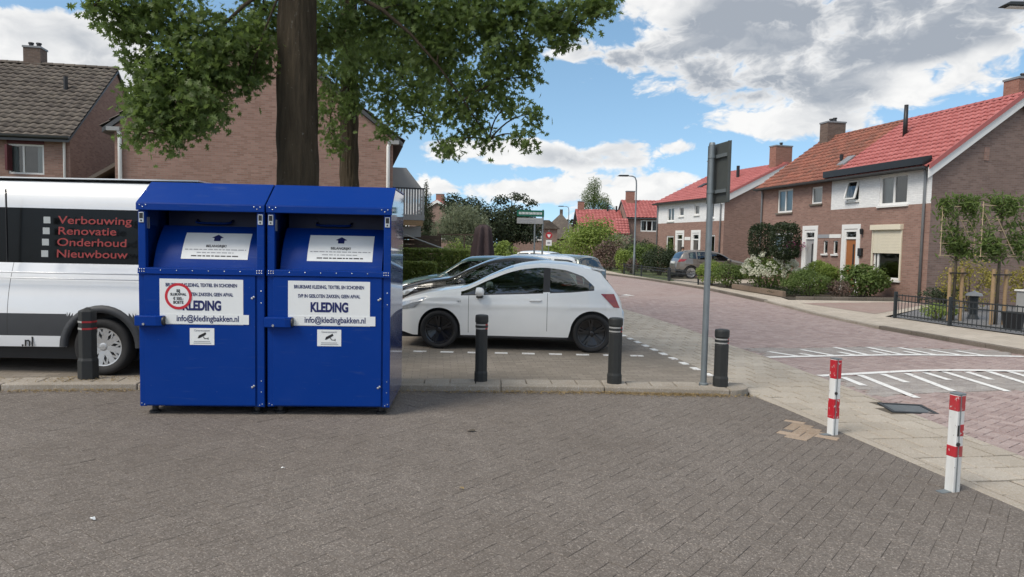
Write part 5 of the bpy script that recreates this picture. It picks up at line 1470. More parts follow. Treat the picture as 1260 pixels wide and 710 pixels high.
def car(name, label, cat, loc, rotz, sp, paint, group=None, rimm=None, style='five'):
    c = thing(name, label, cat, loc, rotz, group)
    top = smooth_tab(sp['top']); xf, xr = max(p[0] for p in sp['top']), min(p[0] for p in sp['top'])
    half = sp['wb'] / 2; rw, ra = sp['rw'], sp['ra']
    stn = set(np.round(np.arange(xr, xf, .03), 4)) | {xr, xf}
    for d in (0.01, .03, .05): stn |= {xf - d, xr + d}
    for wx in (half, -half):
        for k in range(33): stn.add(round(wx + ra * math.cos(math.pi * k / 32), 4))
    for s in sp['seams']: stn |= {round(s[0] - .0035, 4), round(s[0] + .0035, 4)}
    for a, b in sp['windows']: stn |= {a, b}
    stn |= {v for v in (sp['cowl'], sp['header'], sp['rhead'], sp['rbot']) if xr < v < xf}
    X_ = sorted(stn); X_ = [X_[0]] + [b for a, b in zip(X_[:-1], X_[1:]) if b - a > .002]
    n1, n2, n3 = 16, 12, 9
    zmax = max(p[1] for p in sp['top']); rows = []; V = []
    for x in X_:
        zt = interp(top, x); zb = min(interp(sp['belt'], x), zt - .10)
        w = interp(sp['plan'], x)
        zs = interp(sp['sill'], x)
        for wx in (half, -half):
            if abs(x - wx) <= ra: zs = max(zs, rw + .01 + math.sqrt(max(0, ra * ra - (x - wx) ** 2)))
        zs = min(zs, zb - .03)
        crown = interp(sp['crown'], x) if 'crown' in sp else .055
        t = max(0, min(1, (zt - zb - .10) / (zmax - interp(sp['belt'], x) - .10)))
        wbelt = w * sp.get('beltw', .955); wroof = wbelt * .93 * (1 - t) + sp['roofw'] * t
        zr = zt - crown * (0.6 + .4 * t); sec = []
        for j in range(n1):
            z = zs + (zb - zs) * j / (n1 - 1); s = (z - .58) / .45
            wid = w * (1 - (.045 if s > 0 else .07) * s * s)
            if j == n1 - 1: wid = min(wid, wbelt * 1.005)
            crease = .012 * math.exp(-((z - sp.get('crease', .72)) / .03) ** 2)
            sec.append((wid + crease * (1 if abs(x) < xf - .4 else 0), z))
        wb0 = sec[-1][0]
        m_ = interp(sp['margin'], x) if isinstance(sp.get('margin'), list) else sp.get('margin', .055)
        lv = [zb + .018] + [zb + .018 + (max(zb + .03, zr - m_) - zb - .018) * k / (n2 - 3) for k in range(1, n2 - 2)] + [zr]
        for z in lv:
            f = max(0, min(1, (z - zb) / max(.02, zr - zb)))
            sec.append((wb0 + (wroof - wb0) * (f * .8 + .2 * f * f), z))
        wr0, z0 = sec[-1]
        for k in range(1, n3 + 1):
            f = k / n3; sec.append((wr0 * (1 - f), z0 + (zt - z0) * (1 - (1 - f) ** 2.4)))
        rows.append(sec)
    nj = len(rows[0]); allv = []
    for x, sec in zip(X_, rows):
        for y, z in sec: allv.append((x, y, z))
        for y, z in sec[:-1]: allv.append((x, -y, z))
    per = 2 * nj - 1

    def vid(i, j, sd): return i * per + (j if sd > 0 else (nj + j if j < nj - 1 else nj - 1))
    groups = {'body': []}
    for i in range(len(X_) - 1):
        xm = (X_[i] + X_[i + 1]) / 2
        for j in range(nj - 1):
            zm = (rows[i][j][1] + rows[i][j + 1][1] + rows[i + 1][j][1] + rows[i + 1][j + 1][1]) / 4
            for sd in (1, -1):
                key = 'body'
                if j >= n1 + n2 - 2:           # crown part
                    kk = j - (n1 + n2 - 2)
                    if kk >= 1 and sp['header'] < xm < sp['cowl']: key = 'windscreen'
                    elif kk >= 1 and sp['rbot'] < xm < sp['rhead']: key = 'rear_window'
                elif j == n1 - 1 and any(a < xm < b for a, b in sp['windows']) and rows[i][n1 + n2 - 2][1] - rows[i][n1 - 1][1] > .115 and zmax < 2: key = 'window_trim'
                elif n1 <= j <= n1 + n2 - 4:
                    zr = rows[i][n1 + n2 - 2][1]; zb = rows[i][n1 - 1][1]
                    if zr - zb > .115:
                        for wi, (a, b) in enumerate(sp['windows']):
                            if a < xm < b: key = 'side_window_%d_%d' % (wi, sd)
                        for a, b in sp.get('pillars', ()):
                            if a < xm < b: key = 'pillar'
                if j < n1 + 2:
                    for s in sp['seams']:
                        if abs(xm - s[0]) < .0035 and s[1] < zm < s[2]: key = 'seam'
                    for nm, z0, z1, x0, x1 in sp.get('bands', ()):
                        if z0 < zm < z1 and x0 < xm < x1 and key == 'body': key = nm
                elif sp.get('bands'):
                    for nm, z0, z1, x0, x1 in sp['bands']:
                        if z0 < zm < z1 and x0 < xm < x1 and key == 'body': key = nm
                q = (vid(i, j, sd), vid(i + 1, j, sd), vid(i + 1, j + 1, sd), vid(i, j + 1, sd))
                groups.setdefault(key, []).append(q if sd < 0 else q[::-1])
    for i in (0, len(X_) - 1):              # end caps
        loop = [vid(i, j, 1) for j in range(nj)] + [vid(i, j, -1) for j in range(nj - 2, -1, -1)]
        groups['body'].append(tuple(loop))
    NV = np.array(allv)
    mats = {'body': paint, 'windscreen': M['carglass'], 'rear_window': M['carglass'], 'pillar': M['blackpl'], 'window_trim': M['blackpl'], 'seam': M['black'], 'cladding': M['clad'], 'black_wrap': M['wrap']}
    def islands(fs):
        par = {}
        def find(a):
            while par.setdefault(a, a) != a: par[a] = par[par[a]]; a = par[a]
            return a
        for f in fs:
            for v in f[1:]: par[find(v)] = find(f[0])
        out = {}
        for f in fs: out.setdefault(find(f[0]), []).append(f)
        return list(out.values())
    for key, fs in [(k_, i_) for k_, f_ in groups.items() for i_ in islands(f_)]:
        used = sorted({v for f in fs for v in f}); mp = {v: i for i, v in enumerate(used)}
        mb = MB(); mb.add([allv[v] for v in used], [tuple(mp[v] for v in f) for f in fs])
        nm = 'side_window' if key.startswith('side_w') else 'tail_lamp' if key.startswith('tail') else 'headlamp' if key.startswith('head') and key != 'header' else key
        mt = M['carglass'] if nm == 'side_window' else M['lamp_red'] if nm == 'tail_lamp' else M['lamp_clear'] if nm == 'headlamp' else mats[key]
        mb.build({'seam': 'panel_gap', 'pillar': 'window_pillar'}.get(nm, nm), mt, c, smooth=True, recalc=(key == 'body'))
    def skin_y(x, z):
        i = max(0, min(len(X_) - 2, int(np.searchsorted(X_, x)) - 1)); f = (x - X_[i]) / (X_[i + 1] - X_[i])
        ys = [np.interp(z, [p[1] for p in rows[k][:n1 + n2 - 1]], [p[0] for p in rows[k][:n1 + n2 - 1]]) for k in (i, i + 1)]
        return ys[0] * (1 - f) + ys[1] * f
    for nm, mt in (('tail', M['lamp_red']), ('head', M['lamp_clear'])):
        for quad in sp.get(nm, ()):
            for sd in (1, -1):
                vs = []; n_ = 10; A_, B_, C_, D_ = [np.array(p) for p in quad]
                for a in range(n_ + 1):
                    for b in range(n_ + 1):
                        u_, v_ = a / n_, b / n_; p = A_ * (1 - u_) * (1 - v_) + B_ * u_ * (1 - v_) + C_ * u_ * v_ + D_ * (1 - u_) * v_
                        vs.append((p[0] - (.006 if nm == 'tail' else -.006), sd * (skin_y(p[0], p[1]) + .006), p[1]))
                MB().add(vs, [(a * (n_ + 1) + b, a * (n_ + 1) + b + 1, (a + 1) * (n_ + 1) + b + 1, (a + 1) * (n_ + 1) + b) for a in range(n_) for b in range(n_)]).build(nm + '_lamp', mt, c, smooth=True, recalc=False)
    # cabin: lining, tub, seats, wheel
    lin = MB(); use = {}
    x_lo = max(xr + .10, sp['rbot']); fs_ = [f for k_ in ('body', 'pillar') for f in groups.get(k_, []) if len(f) == 4 and all((v % per) % nj >= n1 - 1 or v % per >= nj + n1 - 1 for v in f) and all(x_lo < allv[v][0] < sp['cowl'] + .02 for v in f) and min(allv[v][2] for v in f) > interp(sp['belt'], allv[f[0]][0]) - .03]
    for f in fs_:
        for v in f: use.setdefault(v, len(use))
    if fs_:
        lin.add([(allv[v][0], allv[v][1] * .955, allv[v][2] - .028) for v in use], [tuple(use[v] for v in f) for f in fs_]); lin.build('lining', M['lining'], c, smooth=True, recalc=False)
    zfl = .60 if zmax < 2 else 1.0; xa_, xb_ = max(xr + .25, -1.75 if zmax < 2 else .2), sp['cowl'] - .12
    MB().prism([(xa_, .18), (xb_ + .35, .18), (xb_ + .30, interp(sp['belt'], xb_) - .10), (xb_ - .22, interp(sp['belt'], xb_) - .05), (xb_ - .45, zfl - .25), (-.75, zfl - .25), (-.80, zfl - .05), (xa_, zfl)], 'y', -sp['hw'] + .13, sp['hw'] - .13).build('cabin_tub', M['lining'], c)
    for s_ in (1, -1):
        MB().box(xa_, xb_ + .2, s_ * (sp['hw'] - .12) - .012, s_ * (sp['hw'] - .12) + .012, .3, interp(sp['belt'], 0) - .03).build('door_lining', M['lining'], c)
    sx_ = -.12 if zmax < 2 else 1.05; zz_ = zfl - .62
    seats = [(sx_, .36), (sx_, -.36)] + ([(-1.02, .33), (-1.02, -.33)] if zmax < 2 else [])
    for xs_, ys_ in seats:
        st_ = MB().prism([(xs_ + .30, zz_ + .42), (xs_ + .28, zz_ + .54), (xs_ - .12, zz_ + .50), (xs_ - .30, zz_ + 1.05), (xs_ - .42, zz_ + 1.05), (xs_ - .26, zz_ + .42)], 'y', ys_ - .24, ys_ + .24).build('seat', M['seat'], c, bevel=.05)
        MB().box(xs_ - .45, xs_ - .33, ys_ - .13, ys_ + .13, zz_ + 1.08, zz_ + 1.26).build('headrest', M['seat'], st_, bevel=.04)
    sw_ = MB(); vs_ = []
    for a in range(20):
        for b in range(6):
            th, ph = 2 * math.pi * a / 20, 2 * math.pi * b / 6; rr_ = .18 + .016 * math.cos(ph); vs_.append((.016 * math.sin(ph) * .9 - rr_ * math.sin(th) * .38, rr_ * math.cos(th), rr_ * math.sin(th) * .92))
    sw_.add(vs_, [(6 * a + b, 6 * a + (b + 1) % 6, 6 * ((a + 1) % 20) + (b + 1) % 6, 6 * ((a + 1) % 20) + b) for a in range(20) for b in range(6)])
    sw_.build('steering_wheel', M['blackpl'], c, smooth=True, loc=(sx_ + .50, .36, zz_ + .90))
    # dark underbody and wheel wells
    MB().box(xr + .12, xf - .12, -sp['hw'] + .24, sp['hw'] - .24, .16, min(.75, zmax * .5)).build('underbody', M['black'], c)
    yw = sp['hw'] - .105
    for wx in (half, -half):
        for s in (1, -1): wheel(c, wx, s * yw, rw, rimm or M['rim_black'], style, s)
    zc = interp(sp['belt'], sp['cowl'])
    if sp.get('mirror'):
        mx, mz = sp['mirror']
        for s in (1, -1):
            yy = s * (sp['hw'] - .03)
            mb = MB(); g_ = 10
            mb.lathe([(.01, -.10), (.06, -.085), (.085, -.04), (.092, .02), (.085, .07), (.05, .085), (.01, .09)], 14, (0, 0, 0), 'x', close=False)
            o = mb.build('mirror', paint, c, smooth=True); o.location = (mx, yy + s * .11, mz); o.scale = (.75, 1.15, .82)
            MB().box(mx - .05, mx + .06, min(yy - s * .06, yy + s * .10), max(yy - s * .06, yy + s * .10), mz - .10, mz - .065).build('mirror_foot', M['blackpl'], c, bevel=.01)
    for hx, hz in sp.get('handles', ()):
        for s in (1, -1):
            yy = s * (interp(sp['plan'], hx) * .978 + .012)
            MB().tube([(hx + .10, yy - s * .02, hz - .003), (hx + .08, yy + s * .012, hz), (hx, yy + s * .018, hz + .004), (hx - .08, yy + s * .012, hz + .006), (hx - .10, yy - s * .02, hz + .006)], .016, 8).build('door_handle', paint, c, smooth=True)
    return c


def fillin(sp, **k): d = dict(sp); d.update(k); return d


HATCH = dict(wb=2.511, hw=.857, rw=.315, ra=.355, roofw=.56,
             top=[(2.07, .42), (2.068, .60), (2.04, .71), (1.93, .80), (1.65, .895), (1.35, .963), (1.05, 1.012), (.90, 1.035), (.45, 1.24), (.08, 1.39), (-.15, 1.445), (-.45, 1.475), (-.8, 1.463), (-1.10, 1.418), (-1.30, 1.365), (-1.39, 1.33), (-1.46, 1.24), (-1.67, .98), (-1.745, .85), (-1.80, .68), (-1.79, .45)],
             belt=[(2.1, .70), (1.6, .835), (1.15, .875), (.9, .885), (0, .925), (-.9, .975), (-1.35, 1.02), (-1.9, 1.06)],
             plan=[(2.07, .40), (2.05, .52), (1.95, .66), (1.75, .77), (1.5, .83), (1.2, .855), (0, .857), (-1.2, .853), (-1.55, .82), (-1.78, .75), (-1.9, .66), (-1.94, .55)],
             sill=[(2.07, .30), (1.7, .21), (.8, .235), (-.8, .235), (-1.6, .25), (-1.94, .36)],
             cowl=.93, header=.06, rhead=-1.66, rbot=-1.85, windows=[(-.45, .93), (-1.36, -.56)], pillars=[(-.56, -.45)],
             seams=[(.77, .30, .90), (-.52, .32, .96)], mirror=(.58, .96), handles=[(-.33, .83)],
             tail=[[(-1.38, .965), (-1.60, .965), (-1.70, .735), (-1.60, .745)]], head=[[(1.99, .61), (1.90, .745), (1.46, .860), (1.66, .67)]], crease=.74)
sq_ = lambda x: x if x > -1.2 else -1.2 + (x + 1.2) * .82
for k_ in ('plan', 'belt', 'sill'): HATCH[k_] = [(sq_(x), z) for x, z in HATCH[k_]]
HATCH.update(rhead=-1.40, rbot=-1.66, margin=[(1, .05), (-.5, .055), (-.8, .075), (-1.1, .13), (-1.32, .27)], windows=[(-.45, .93), (-1.28, -.56)])
w_car = car('parked_car', 'white three-door hatchback with black wheels parked behind the bollards', 'car', (.105, 12.50, 0), R(177), HATCH, M['p_white'], 'cars in the parking bays')
# spoiler, side sill strip and badge
MB().prism([(-1.24, 1.388), (-1.47, 1.345), (-1.46, 1.318), (-1.26, 1.35)], 'y', -.52, .52).build('spoiler', M['p_white'], w_car, bevel=.01)
for s in (1, -1):
    MB().box(-.85, .85, s * .80 - .02, s * .80 + .02, .20, .232).build('sill_trim', M['blackpl'], w_car, bevel=.005)
    MB().box(1.93, 2.02, s * .55 - .09, s * .55 + .09, .38, .46).build('fog_lamp', M['blackpl'], w_car, bevel=.02)
text('16V', .045, M['galv'], w_car, (.93, .872, .79), (R(90), 0, R(180)), 1, .001, name='badge')
BLACKH = fillin(HATCH, head=[[(2.02, .62), (1.93, .72), (1.46, .86), (1.72, .68)]])
k_car = car('parked_car', 'black hatchback parked just behind the white hatchback', 'car', (-.36, 15.15, 0), R(176), fillin(BLACKH, top=[(x, z * 1.025) for x, z in HATCH['top']]), M['p_black'], 'cars in the parking bays', M['rim_silver'])
OLD = dict(wb=2.40, hw=.80, rw=.29, ra=.33, roofw=.57,
           top=[(1.86, .40), (1.85, .62), (1.80, .74), (1.55, .84), (1.1, .93), (.86, .97), (.50, 1.18), (.22, 1.36), (.05, 1.42), (-.5, 1.445), (-1.2, 1.42), (-1.5, 1.37), (-1.62, 1.22), (-1.74, .95), (-1.80, .80), (-1.82, .45)],
           belt=[(1.9, .70), (1.0, .86), (0, .89), (-1.8, .93)], plan=[(1.86, .62), (1.75, .74), (1.4, .79), (0, .80), (-1.4, .79), (-1.75, .72), (-1.82, .62)],
           sill=[(1.86, .28), (1, .23), (-1, .23), (-1.82, .30)], cowl=.88, header=.14, rhead=-1.52, rbot=-1.73, windows=[(-.42, .86), (-1.38, -.52)], pillars=[],
           seams=[(.72, .30, .88), (-.47, .30, .90)], mirror=(.58, .94), handles=[(-.3, .80)], tail=[[(-1.60, .90), (-1.74, .90), (-1.79, .66), (-1.62, .66)]], head=[[(1.84, .58), (1.84, .70), (1.55, .72), (1.55, .60)]], margin=.06)
car('parked_car', 'dark green older hatchback furthest of the three side by side', 'car', (-.95, 18.1, 0), R(175), OLD, M['p_green'], 'cars in the parking bays', M['rim_silver'], 'plain')
WAGON = dict(wb=2.55, hw=.84, rw=.30, ra=.34, roofw=.58,
             top=[(2.05, .40), (2.04, .60), (1.95, .72), (1.5, .84), (1.0, .93), (.80, .96), (.45, 1.18), (.15, 1.36), (-.1, 1.41), (-.8, 1.425), (-1.6, 1.40), (-1.82, 1.34), (-1.96, 1.10), (-2.06, .90), (-2.12, .70), (-2.12, .40)],
             belt=[(2.1, .70), (1.0, .86), (-2.1, .92)], plan=[(2.05, .55), (1.9, .72), (1.5, .82), (0, .84), (-1.6, .83), (-2.0, .78), (-2.12, .70)],
             sill=[(2.05, .28), (1, .23), (-1, .23), (-2.12, .32)], cowl=.82, header=.08, rhead=-1.84, rbot=-2.05, windows=[(-.25, .80), (-1.15, -.32), (-1.78, -1.24)], pillars=[],
             seams=[(.68, .30, .88), (-.28, .30, .9), (-1.2, .4, .9)], mirror=(.55, .93), handles=[(-.15, .80), (-1.05, .82)], tail=[[(-1.86, .93), (-2.03, .93), (-2.10, .62), (-1.92, .62)]], head=[[(2.02, .58), (2.0, .70), (1.7, .72), (1.7, .60)]])
hd = Vector((-.77, .64))
wg = car('parked_car', 'grey-green station wagon parked at an angle with its rear towards the road', 'car', (1.19, 25.74, 0), math.atan2(.64, -.77), WAGON, M['p_sage'], 'cars in the parking bays', M['rim_silver'], 'plain')
MB().box(-2.14, -2.10, -.26, .26, .66, .77).build('number_plate', M['leaf_yellow'], wg)
MB().box(-2.19, -1.95, -.74, .74, .36, .56).build('bumper', M['clad'], wg, bevel=.03)
car('parked_car', 'white estate car showing its roof beside the grey-green wagon', 'car', (.02, 21.6, 0), R(176), fillin(WAGON, top=[(x, z * 1.02) for x, z in WAGON['top']]), M['p_white'], 'cars in the parking bays', M['rim_silver'], 'plain')
car('parked_car', 'farthest white car, only its roof visible near the sign posts', 'car', (.7, 35.0, 0), R(150), OLD, M['p_white'], 'cars in the parking bays', M['rim_silver'], 'plain')
SUV = dict(wb=2.606, hw=.89, rw=.335, ra=.39, roofw=.60,
           top=[(2.05, .45), (2.04, .70), (1.95, .86), (1.6, .98), (1.2, 1.06), (1.02, 1.09), (.60, 1.33), (.25, 1.48), (-.1, 1.545), (-.6, 1.565), (-1.2, 1.54), (-1.58, 1.46), (-1.72, 1.36), (-1.86, 1.14), (-1.98, .98), (-2.06, .80), (-2.07, .45)],
           belt=[(2.1, .78), (1.0, .97), (0, 1.0), (-1.0, 1.06), (-1.9, 1.15)], plan=[(2.05, .50), (1.9, .70), (1.55, .83), (1.1, .88), (-1.2, .89), (-1.6, .85), (-1.9, .74), (-2.07, .58)],
           sill=[(2.05, .36), (1, .28), (-1, .28), (-2.07, .42)], cowl=1.04, header=.20, rhead=-1.62, rbot=-1.90, windows=[(-.15, 1.0), (-.95, -.22), (-1.42, -1.02)], pillars=[],
           seams=[(.82, .36, 1.0), (-.18, .36, 1.0), (-.98, .5, 1.05)], mirror=(.72, 1.05), handles=[(-.05, .92), (-.82, .95)], tail=[[(-1.52, 1.06), (-1.90, 1.05), (-1.97, .90), (-1.68, .93)]], head=[[(2.02, .70), (1.95, .84), (1.55, .92), (1.7, .76)]],
           bands=[('cladding', .2, .50, -2.2, 2.2)], crease=.8)
sv = car('parked_car', 'beige compact crossover with dark roof parked in the drive between houses', 'car', (10.85, 39.5, .06), R(5), SUV, M['p_beige'], None, M['rim_silver'], 'five')
MB().box(-2.09, -2.02, -.27, .27, .80, .92).build('number_plate', M['label'], sv)
mb = MB(); vs = []
for i in range(21):
    x = .15 - 1.75 * i / 20; z = interp(smooth_tab(SUV['top']), x)
    for k in range(9):
        f = -1 + 2 * k / 8; vs.append((x, f * .58, z + .006 - .05 * abs(f) ** 2.4))
mb.add(vs, [(9 * i + k, 9 * i + k + 1, 9 * i + 10 + k, 9 * i + 9 + k) for i in range(20) for k in range(8)]); mb.build('roof_panel', M['p_black'], sv, smooth=True)

# --- van
VAN = dict(wb=3.75, hw=1.03, rw=.356, ra=.44, roofw=.84, beltw=.99,
           top=[(2.95, .45), (2.94, .85), (2.80, 1.05), (2.45, 1.22), (2.20, 1.32), (1.75, 1.75), (1.35, 2.15), (1.05, 2.36), (.7, 2.45), (0, 2.48), (-2.6, 2.48), (-2.98, 2.46), (-3.08, 2.40), (-3.12, 2.0), (-3.14, 1.2), (-3.14, .45)],
           belt=[(3, 1.0), (2.2, 1.20), (1.8, 1.39), (-3.2, 1.39)], plan=[(2.95, .60), (2.8, .82), (2.4, .97), (2.0, 1.02), (1.5, 1.03), (-2.9, 1.03), (-3.08, 1.0), (-3.14, .95)],
           sill=[(2.95, .32), (-3.14, .36)], cowl=2.22, header=1.15, rhead=-9, rbot=-9.1, windows=[(1.12, 1.95)], pillars=[],
           seams=[(.70, .48, 1.385), (-.70, .48, 1.385), (1.9, .48, 1.3)], mirror=(1.75, 1.45), handles=[(.9, 1.12)], crown=[(3, .06), (-3.2, .09)], margin=.32, crease=9,
           bands=[('black_wrap', 1.385, 2.125, -3.0, 1.10), ('cladding', .49, .76, -3.05, 2.6)], tail=[[(-3.02, 1.35), (-3.115, 1.35), (-3.13, .85), (-3.02, .85)]])
VX, VY = -6.99, 9.90
van = car('delivery_van', 'white panel van with black lettered side parked behind the bollard', 'van', (VX, VY, 0), R(180), VAN, M['p_van'], None, M['rim_silver'], 'cover')
# arch cladding on the near side (local +y)
for s in (1, -1):
    for wx in (1.875, -1.875):
        mb = MB(); vs = []; n = 20
        for i in range(n + 1):
            th = math.pi * i / n
            for r_, y_ in ((.43, s * 1.0), (.435, s * 1.055), (.515, s * 1.050), (.53, s * 1.0)): vs.append((wx + r_ * math.cos(th), y_, .356 + r_ * math.sin(th)))
        mb.add(vs, [(4 * i + k, 4 * i + k + 1, 4 * i + 5 + k, 4 * i + 4 + k) for i in range(n) for k in range(3)]); mb.build('arch_trim', M['clad'], van, smooth=True)
    MB().tube([(-2.9, s * 1.030, 1.275), (.65, s * 1.030, 1.275)], .010, 6).build('rub_line', M['p_van'], van, smooth=True)
    MB().tube([(-2.9, s * 1.031, 1.205), (.65, s * 1.031, 1.205)], .008, 6).build('rub_line', M['p_van'], van, smooth=True)
    MB().box(-.703, -.695, s * 1.0 - .02, s * .985 + .02, 1.395, 2.30).build('panel_gap', M['black'], van)
MB().box(-3.0, .0, -.80, .80, 2.455, 2.47).build('roof_ribs', M['p_van'], van)
# lettering on the near side: local +y faces the camera, so x is mirrored
VT = math.atan2(1.03 * .99 * .07 + .10, .95)


def vanside(z): return 1.028 - (z - 1.39) * .135 + .0


for k, (s, zz, wid) in enumerate((('Verbouwing', 1.930, .92), ('Renovatie', 1.795, .72), ('Onderhoud', 1.655, .86), ('Nieuwbouw', 1.512, .88))):
    o = text(s, .155, M['vanred'], van, (0, 0, 0), xs=1, bold=.0015, align='LEFT')
    w = o.dimensions.x if o.dimensions.x > 0 else max(v.co.x for v in o.data.vertices) - min(v.co.x for v in o.data.vertices)
    o.scale = (wid / w, .88, 1)
    wx = -5.67
    o.location = (VX - wx, vanside(zz) + .006, zz); o.rotation_euler = (R(90) - .10, 0, R(180))
    MB().box(VX + 5.81 - .042, VX + 5.81 + .042, vanside(zz) + .001, vanside(zz) + .007, zz - .041, zz + .041).build('square_mark', M['squaregrey'], van)
text('.nl', .17, M['black'], van, (VX + 6.12, 1.018 + .012, .405), (R(90), 0, R(180)), 1.0, .002, align='LEFT')


# ------------------------------------------------------------------ trees and plants
def ball(n, c, r, g, shell=0.35):
    d = g.normal(size=(n, 3)); d /= np.linalg.norm(d, axis=1)[:, None]
    rr = (shell + (1 - shell) * g.random(n) ** 0.6)[:, None]
    return np.asarray(c) + d * rr * np.asarray(r), d


def limb(mb, p0, p1, r0, r1, g, sag=0.0, n=6, seg=7):
    p0, p1 = np.array(p0, float), np.array(p1, float); L_ = np.linalg.norm(p1 - p0); pts = []
    w = g.normal(size=3) * L_ * .05
    for i in range(seg + 1):
        t = i / seg; p = p0 + (p1 - p0) * t + w * math.sin(math.pi * t) + np.array([0, 0, L_ * sag * math.sin(math.pi * t)])
        pts.append(tuple(p))
    mb.tube(pts, [r0 + (r1 - r0) * (i / seg) ** .7 for i in range(seg + 1)], n)
    return pts


def oak(name, label, base, trunk, lobes, seed, leaf=.135, upper=None, height=12.5, group='oak trees behind the containers', dens=2.3):
    """lobes: (x, y, z, radius, twigs) world positions of the drooping leaf masses"""
    g = np.random.default_rng(seed); t = thing(name, label, 'tree', (base[0], base[1], 0), 0, group); b0 = np.array([base[0], base[1], 0.0])
    prof = [(0, 0, 0)] + [(trunk[1] * math.sin(i * .9) * .02, .02 * math.sin(i * 1.3), z) for i, z in enumerate((.25, .6, 1.2, 2.2, 3.4, 4.6, 6.0, 8.0, 10, height - .8))]
    rr = [trunk[0] * k for k in (1.55, 1.25, 1.10, 1.05, 1.0, .97, .93, .82, .62, .40, .12)]
    pz = [p[2] for p in prof]; nv, na = 150, 72; vs = []; ph = g.uniform(0, 6.28, 8)
    for i in range(nv + 1):
        z = pz[-1] * (i / nv) ** 1.25; r0 = np.interp(z, pz, rr); x0 = np.interp(z, pz, [p[0] for p in prof]); y0 = np.interp(z, pz, [p[1] for p in prof])
        for a in range(na):
            th = 2 * math.pi * a / na
            rid = .5 * abs(math.sin(9.5 * th + .55 * math.sin(z * 3.1 + ph[0]) + .8 * math.sin(th * 2 + z * 1.3 + ph[1]))) + .5 * abs(math.sin(15 * th + .9 * math.sin(z * 4.7 + ph[2]) + ph[3]))
            rid *= .75 + .25 * math.sin(z * 9 + 5 * math.sin(3 * th + ph[4]))
            r_ = r0 * (1 + .035 * math.sin(2 * th + z * .5 + ph[5]) + .02 * math.sin(5 * th + ph[6])) + (rid - .4) * .030 * min(1, r0 / .15)
            vs.append((x0 + r_ * math.cos(th), y0 + r_ * math.sin(th), z))
    MB().add(vs, [(i * na + a, i * na + (a + 1) % na, (i + 1) * na + (a + 1) % na, (i + 1) * na + a) for i in range(nv) for a in range(na)]).build('trunk', M['oakbark'], t, smooth=True)
    mbl = MB(); P = []; OUT = []
    cs = [np.array(l[:3]) - b0 for l in lobes]; main = [int(np.argmax([np.linalg.norm(c[:2]) for c in cs]))]
    while len(main) < 7:
        main.append(int(np.argmax([min(np.linalg.norm(c - cs[m_]) for m_ in main) for c in cs])))
    nodes = []; paths = {}
    for m_ in main:
        c = cs[m_]; hor = math.hypot(c[0], c[1]); st = np.array([0, 0, max(5.2, min(height - 3, c[2] + 1.5 + .15 * hor))])
        paths[m_] = limb(mbl, st, c, .022 + .010 * hor, .008, g, .14 + g.uniform(-.05, .08)); nodes += [np.array(p) for p in paths[m_][2:]]
    for li, (x, y, z, r, n) in enumerate(lobes):
        c = cs[li]
        if li not in paths:
            k_ = int(np.argmin([np.linalg.norm(c - q_) for q_ in nodes])); paths[li] = limb(mbl, nodes[k_], c, .014, .006, g, .12)
        path = paths[li]
        n = int(n * dens)
        tw, d = ball(n, c, (r, r * .9, r * .92), g, .12)
        for q, dd in zip(tw, d):
            if g.random() < .12: limb(mbl, path[-2 if g.random() < .6 else -3], q, .008, .003, g, .05, 4, 3)
            k = g.integers(7, 15)
            lp = q + g.normal(size=(k, 3)) * np.array([.085, .085, .075]); lp[:, 2] -= .03
            P.append(lp); OUT.append(np.repeat(dd[None], k, 0))
    P = np.concatenate(P); OUT = np.concatenate(OUT)
    ob = mbl.build('branches', M['oakbark'], t, smooth=True); ob['kind'] = 'stuff'
    cr = leaves('crown', P, leaf, M['oakleaf'], t, LEAF_OAK, up=.25, out=OUT * .5, seed=seed + 1)
    if upper:
        n, rx, rz, zc = upper
        q, d = ball(n, (0, 0, zc), (rx, rx, rz), g, .25)
        leaves('upper_crown', q, leaf * 1.7, M['oakleaf'], t, LEAF_OAK, up=.3, out=d * .5, seed=seed + 2)
        m2 = MB()
        for k in range(22):
            z = zc - rz * .6 + rz * 1.3 * k / 22; a = k * 2.4; limb(m2, (0, 0, z), (math.cos(a) * rx * .8, math.sin(a) * rx * .8, z + 1.2), .05, .01, g, .05)
        o = m2.build('limbs', M['oakbark'], t, smooth=True); o['kind'] = 'stuff'
    return t


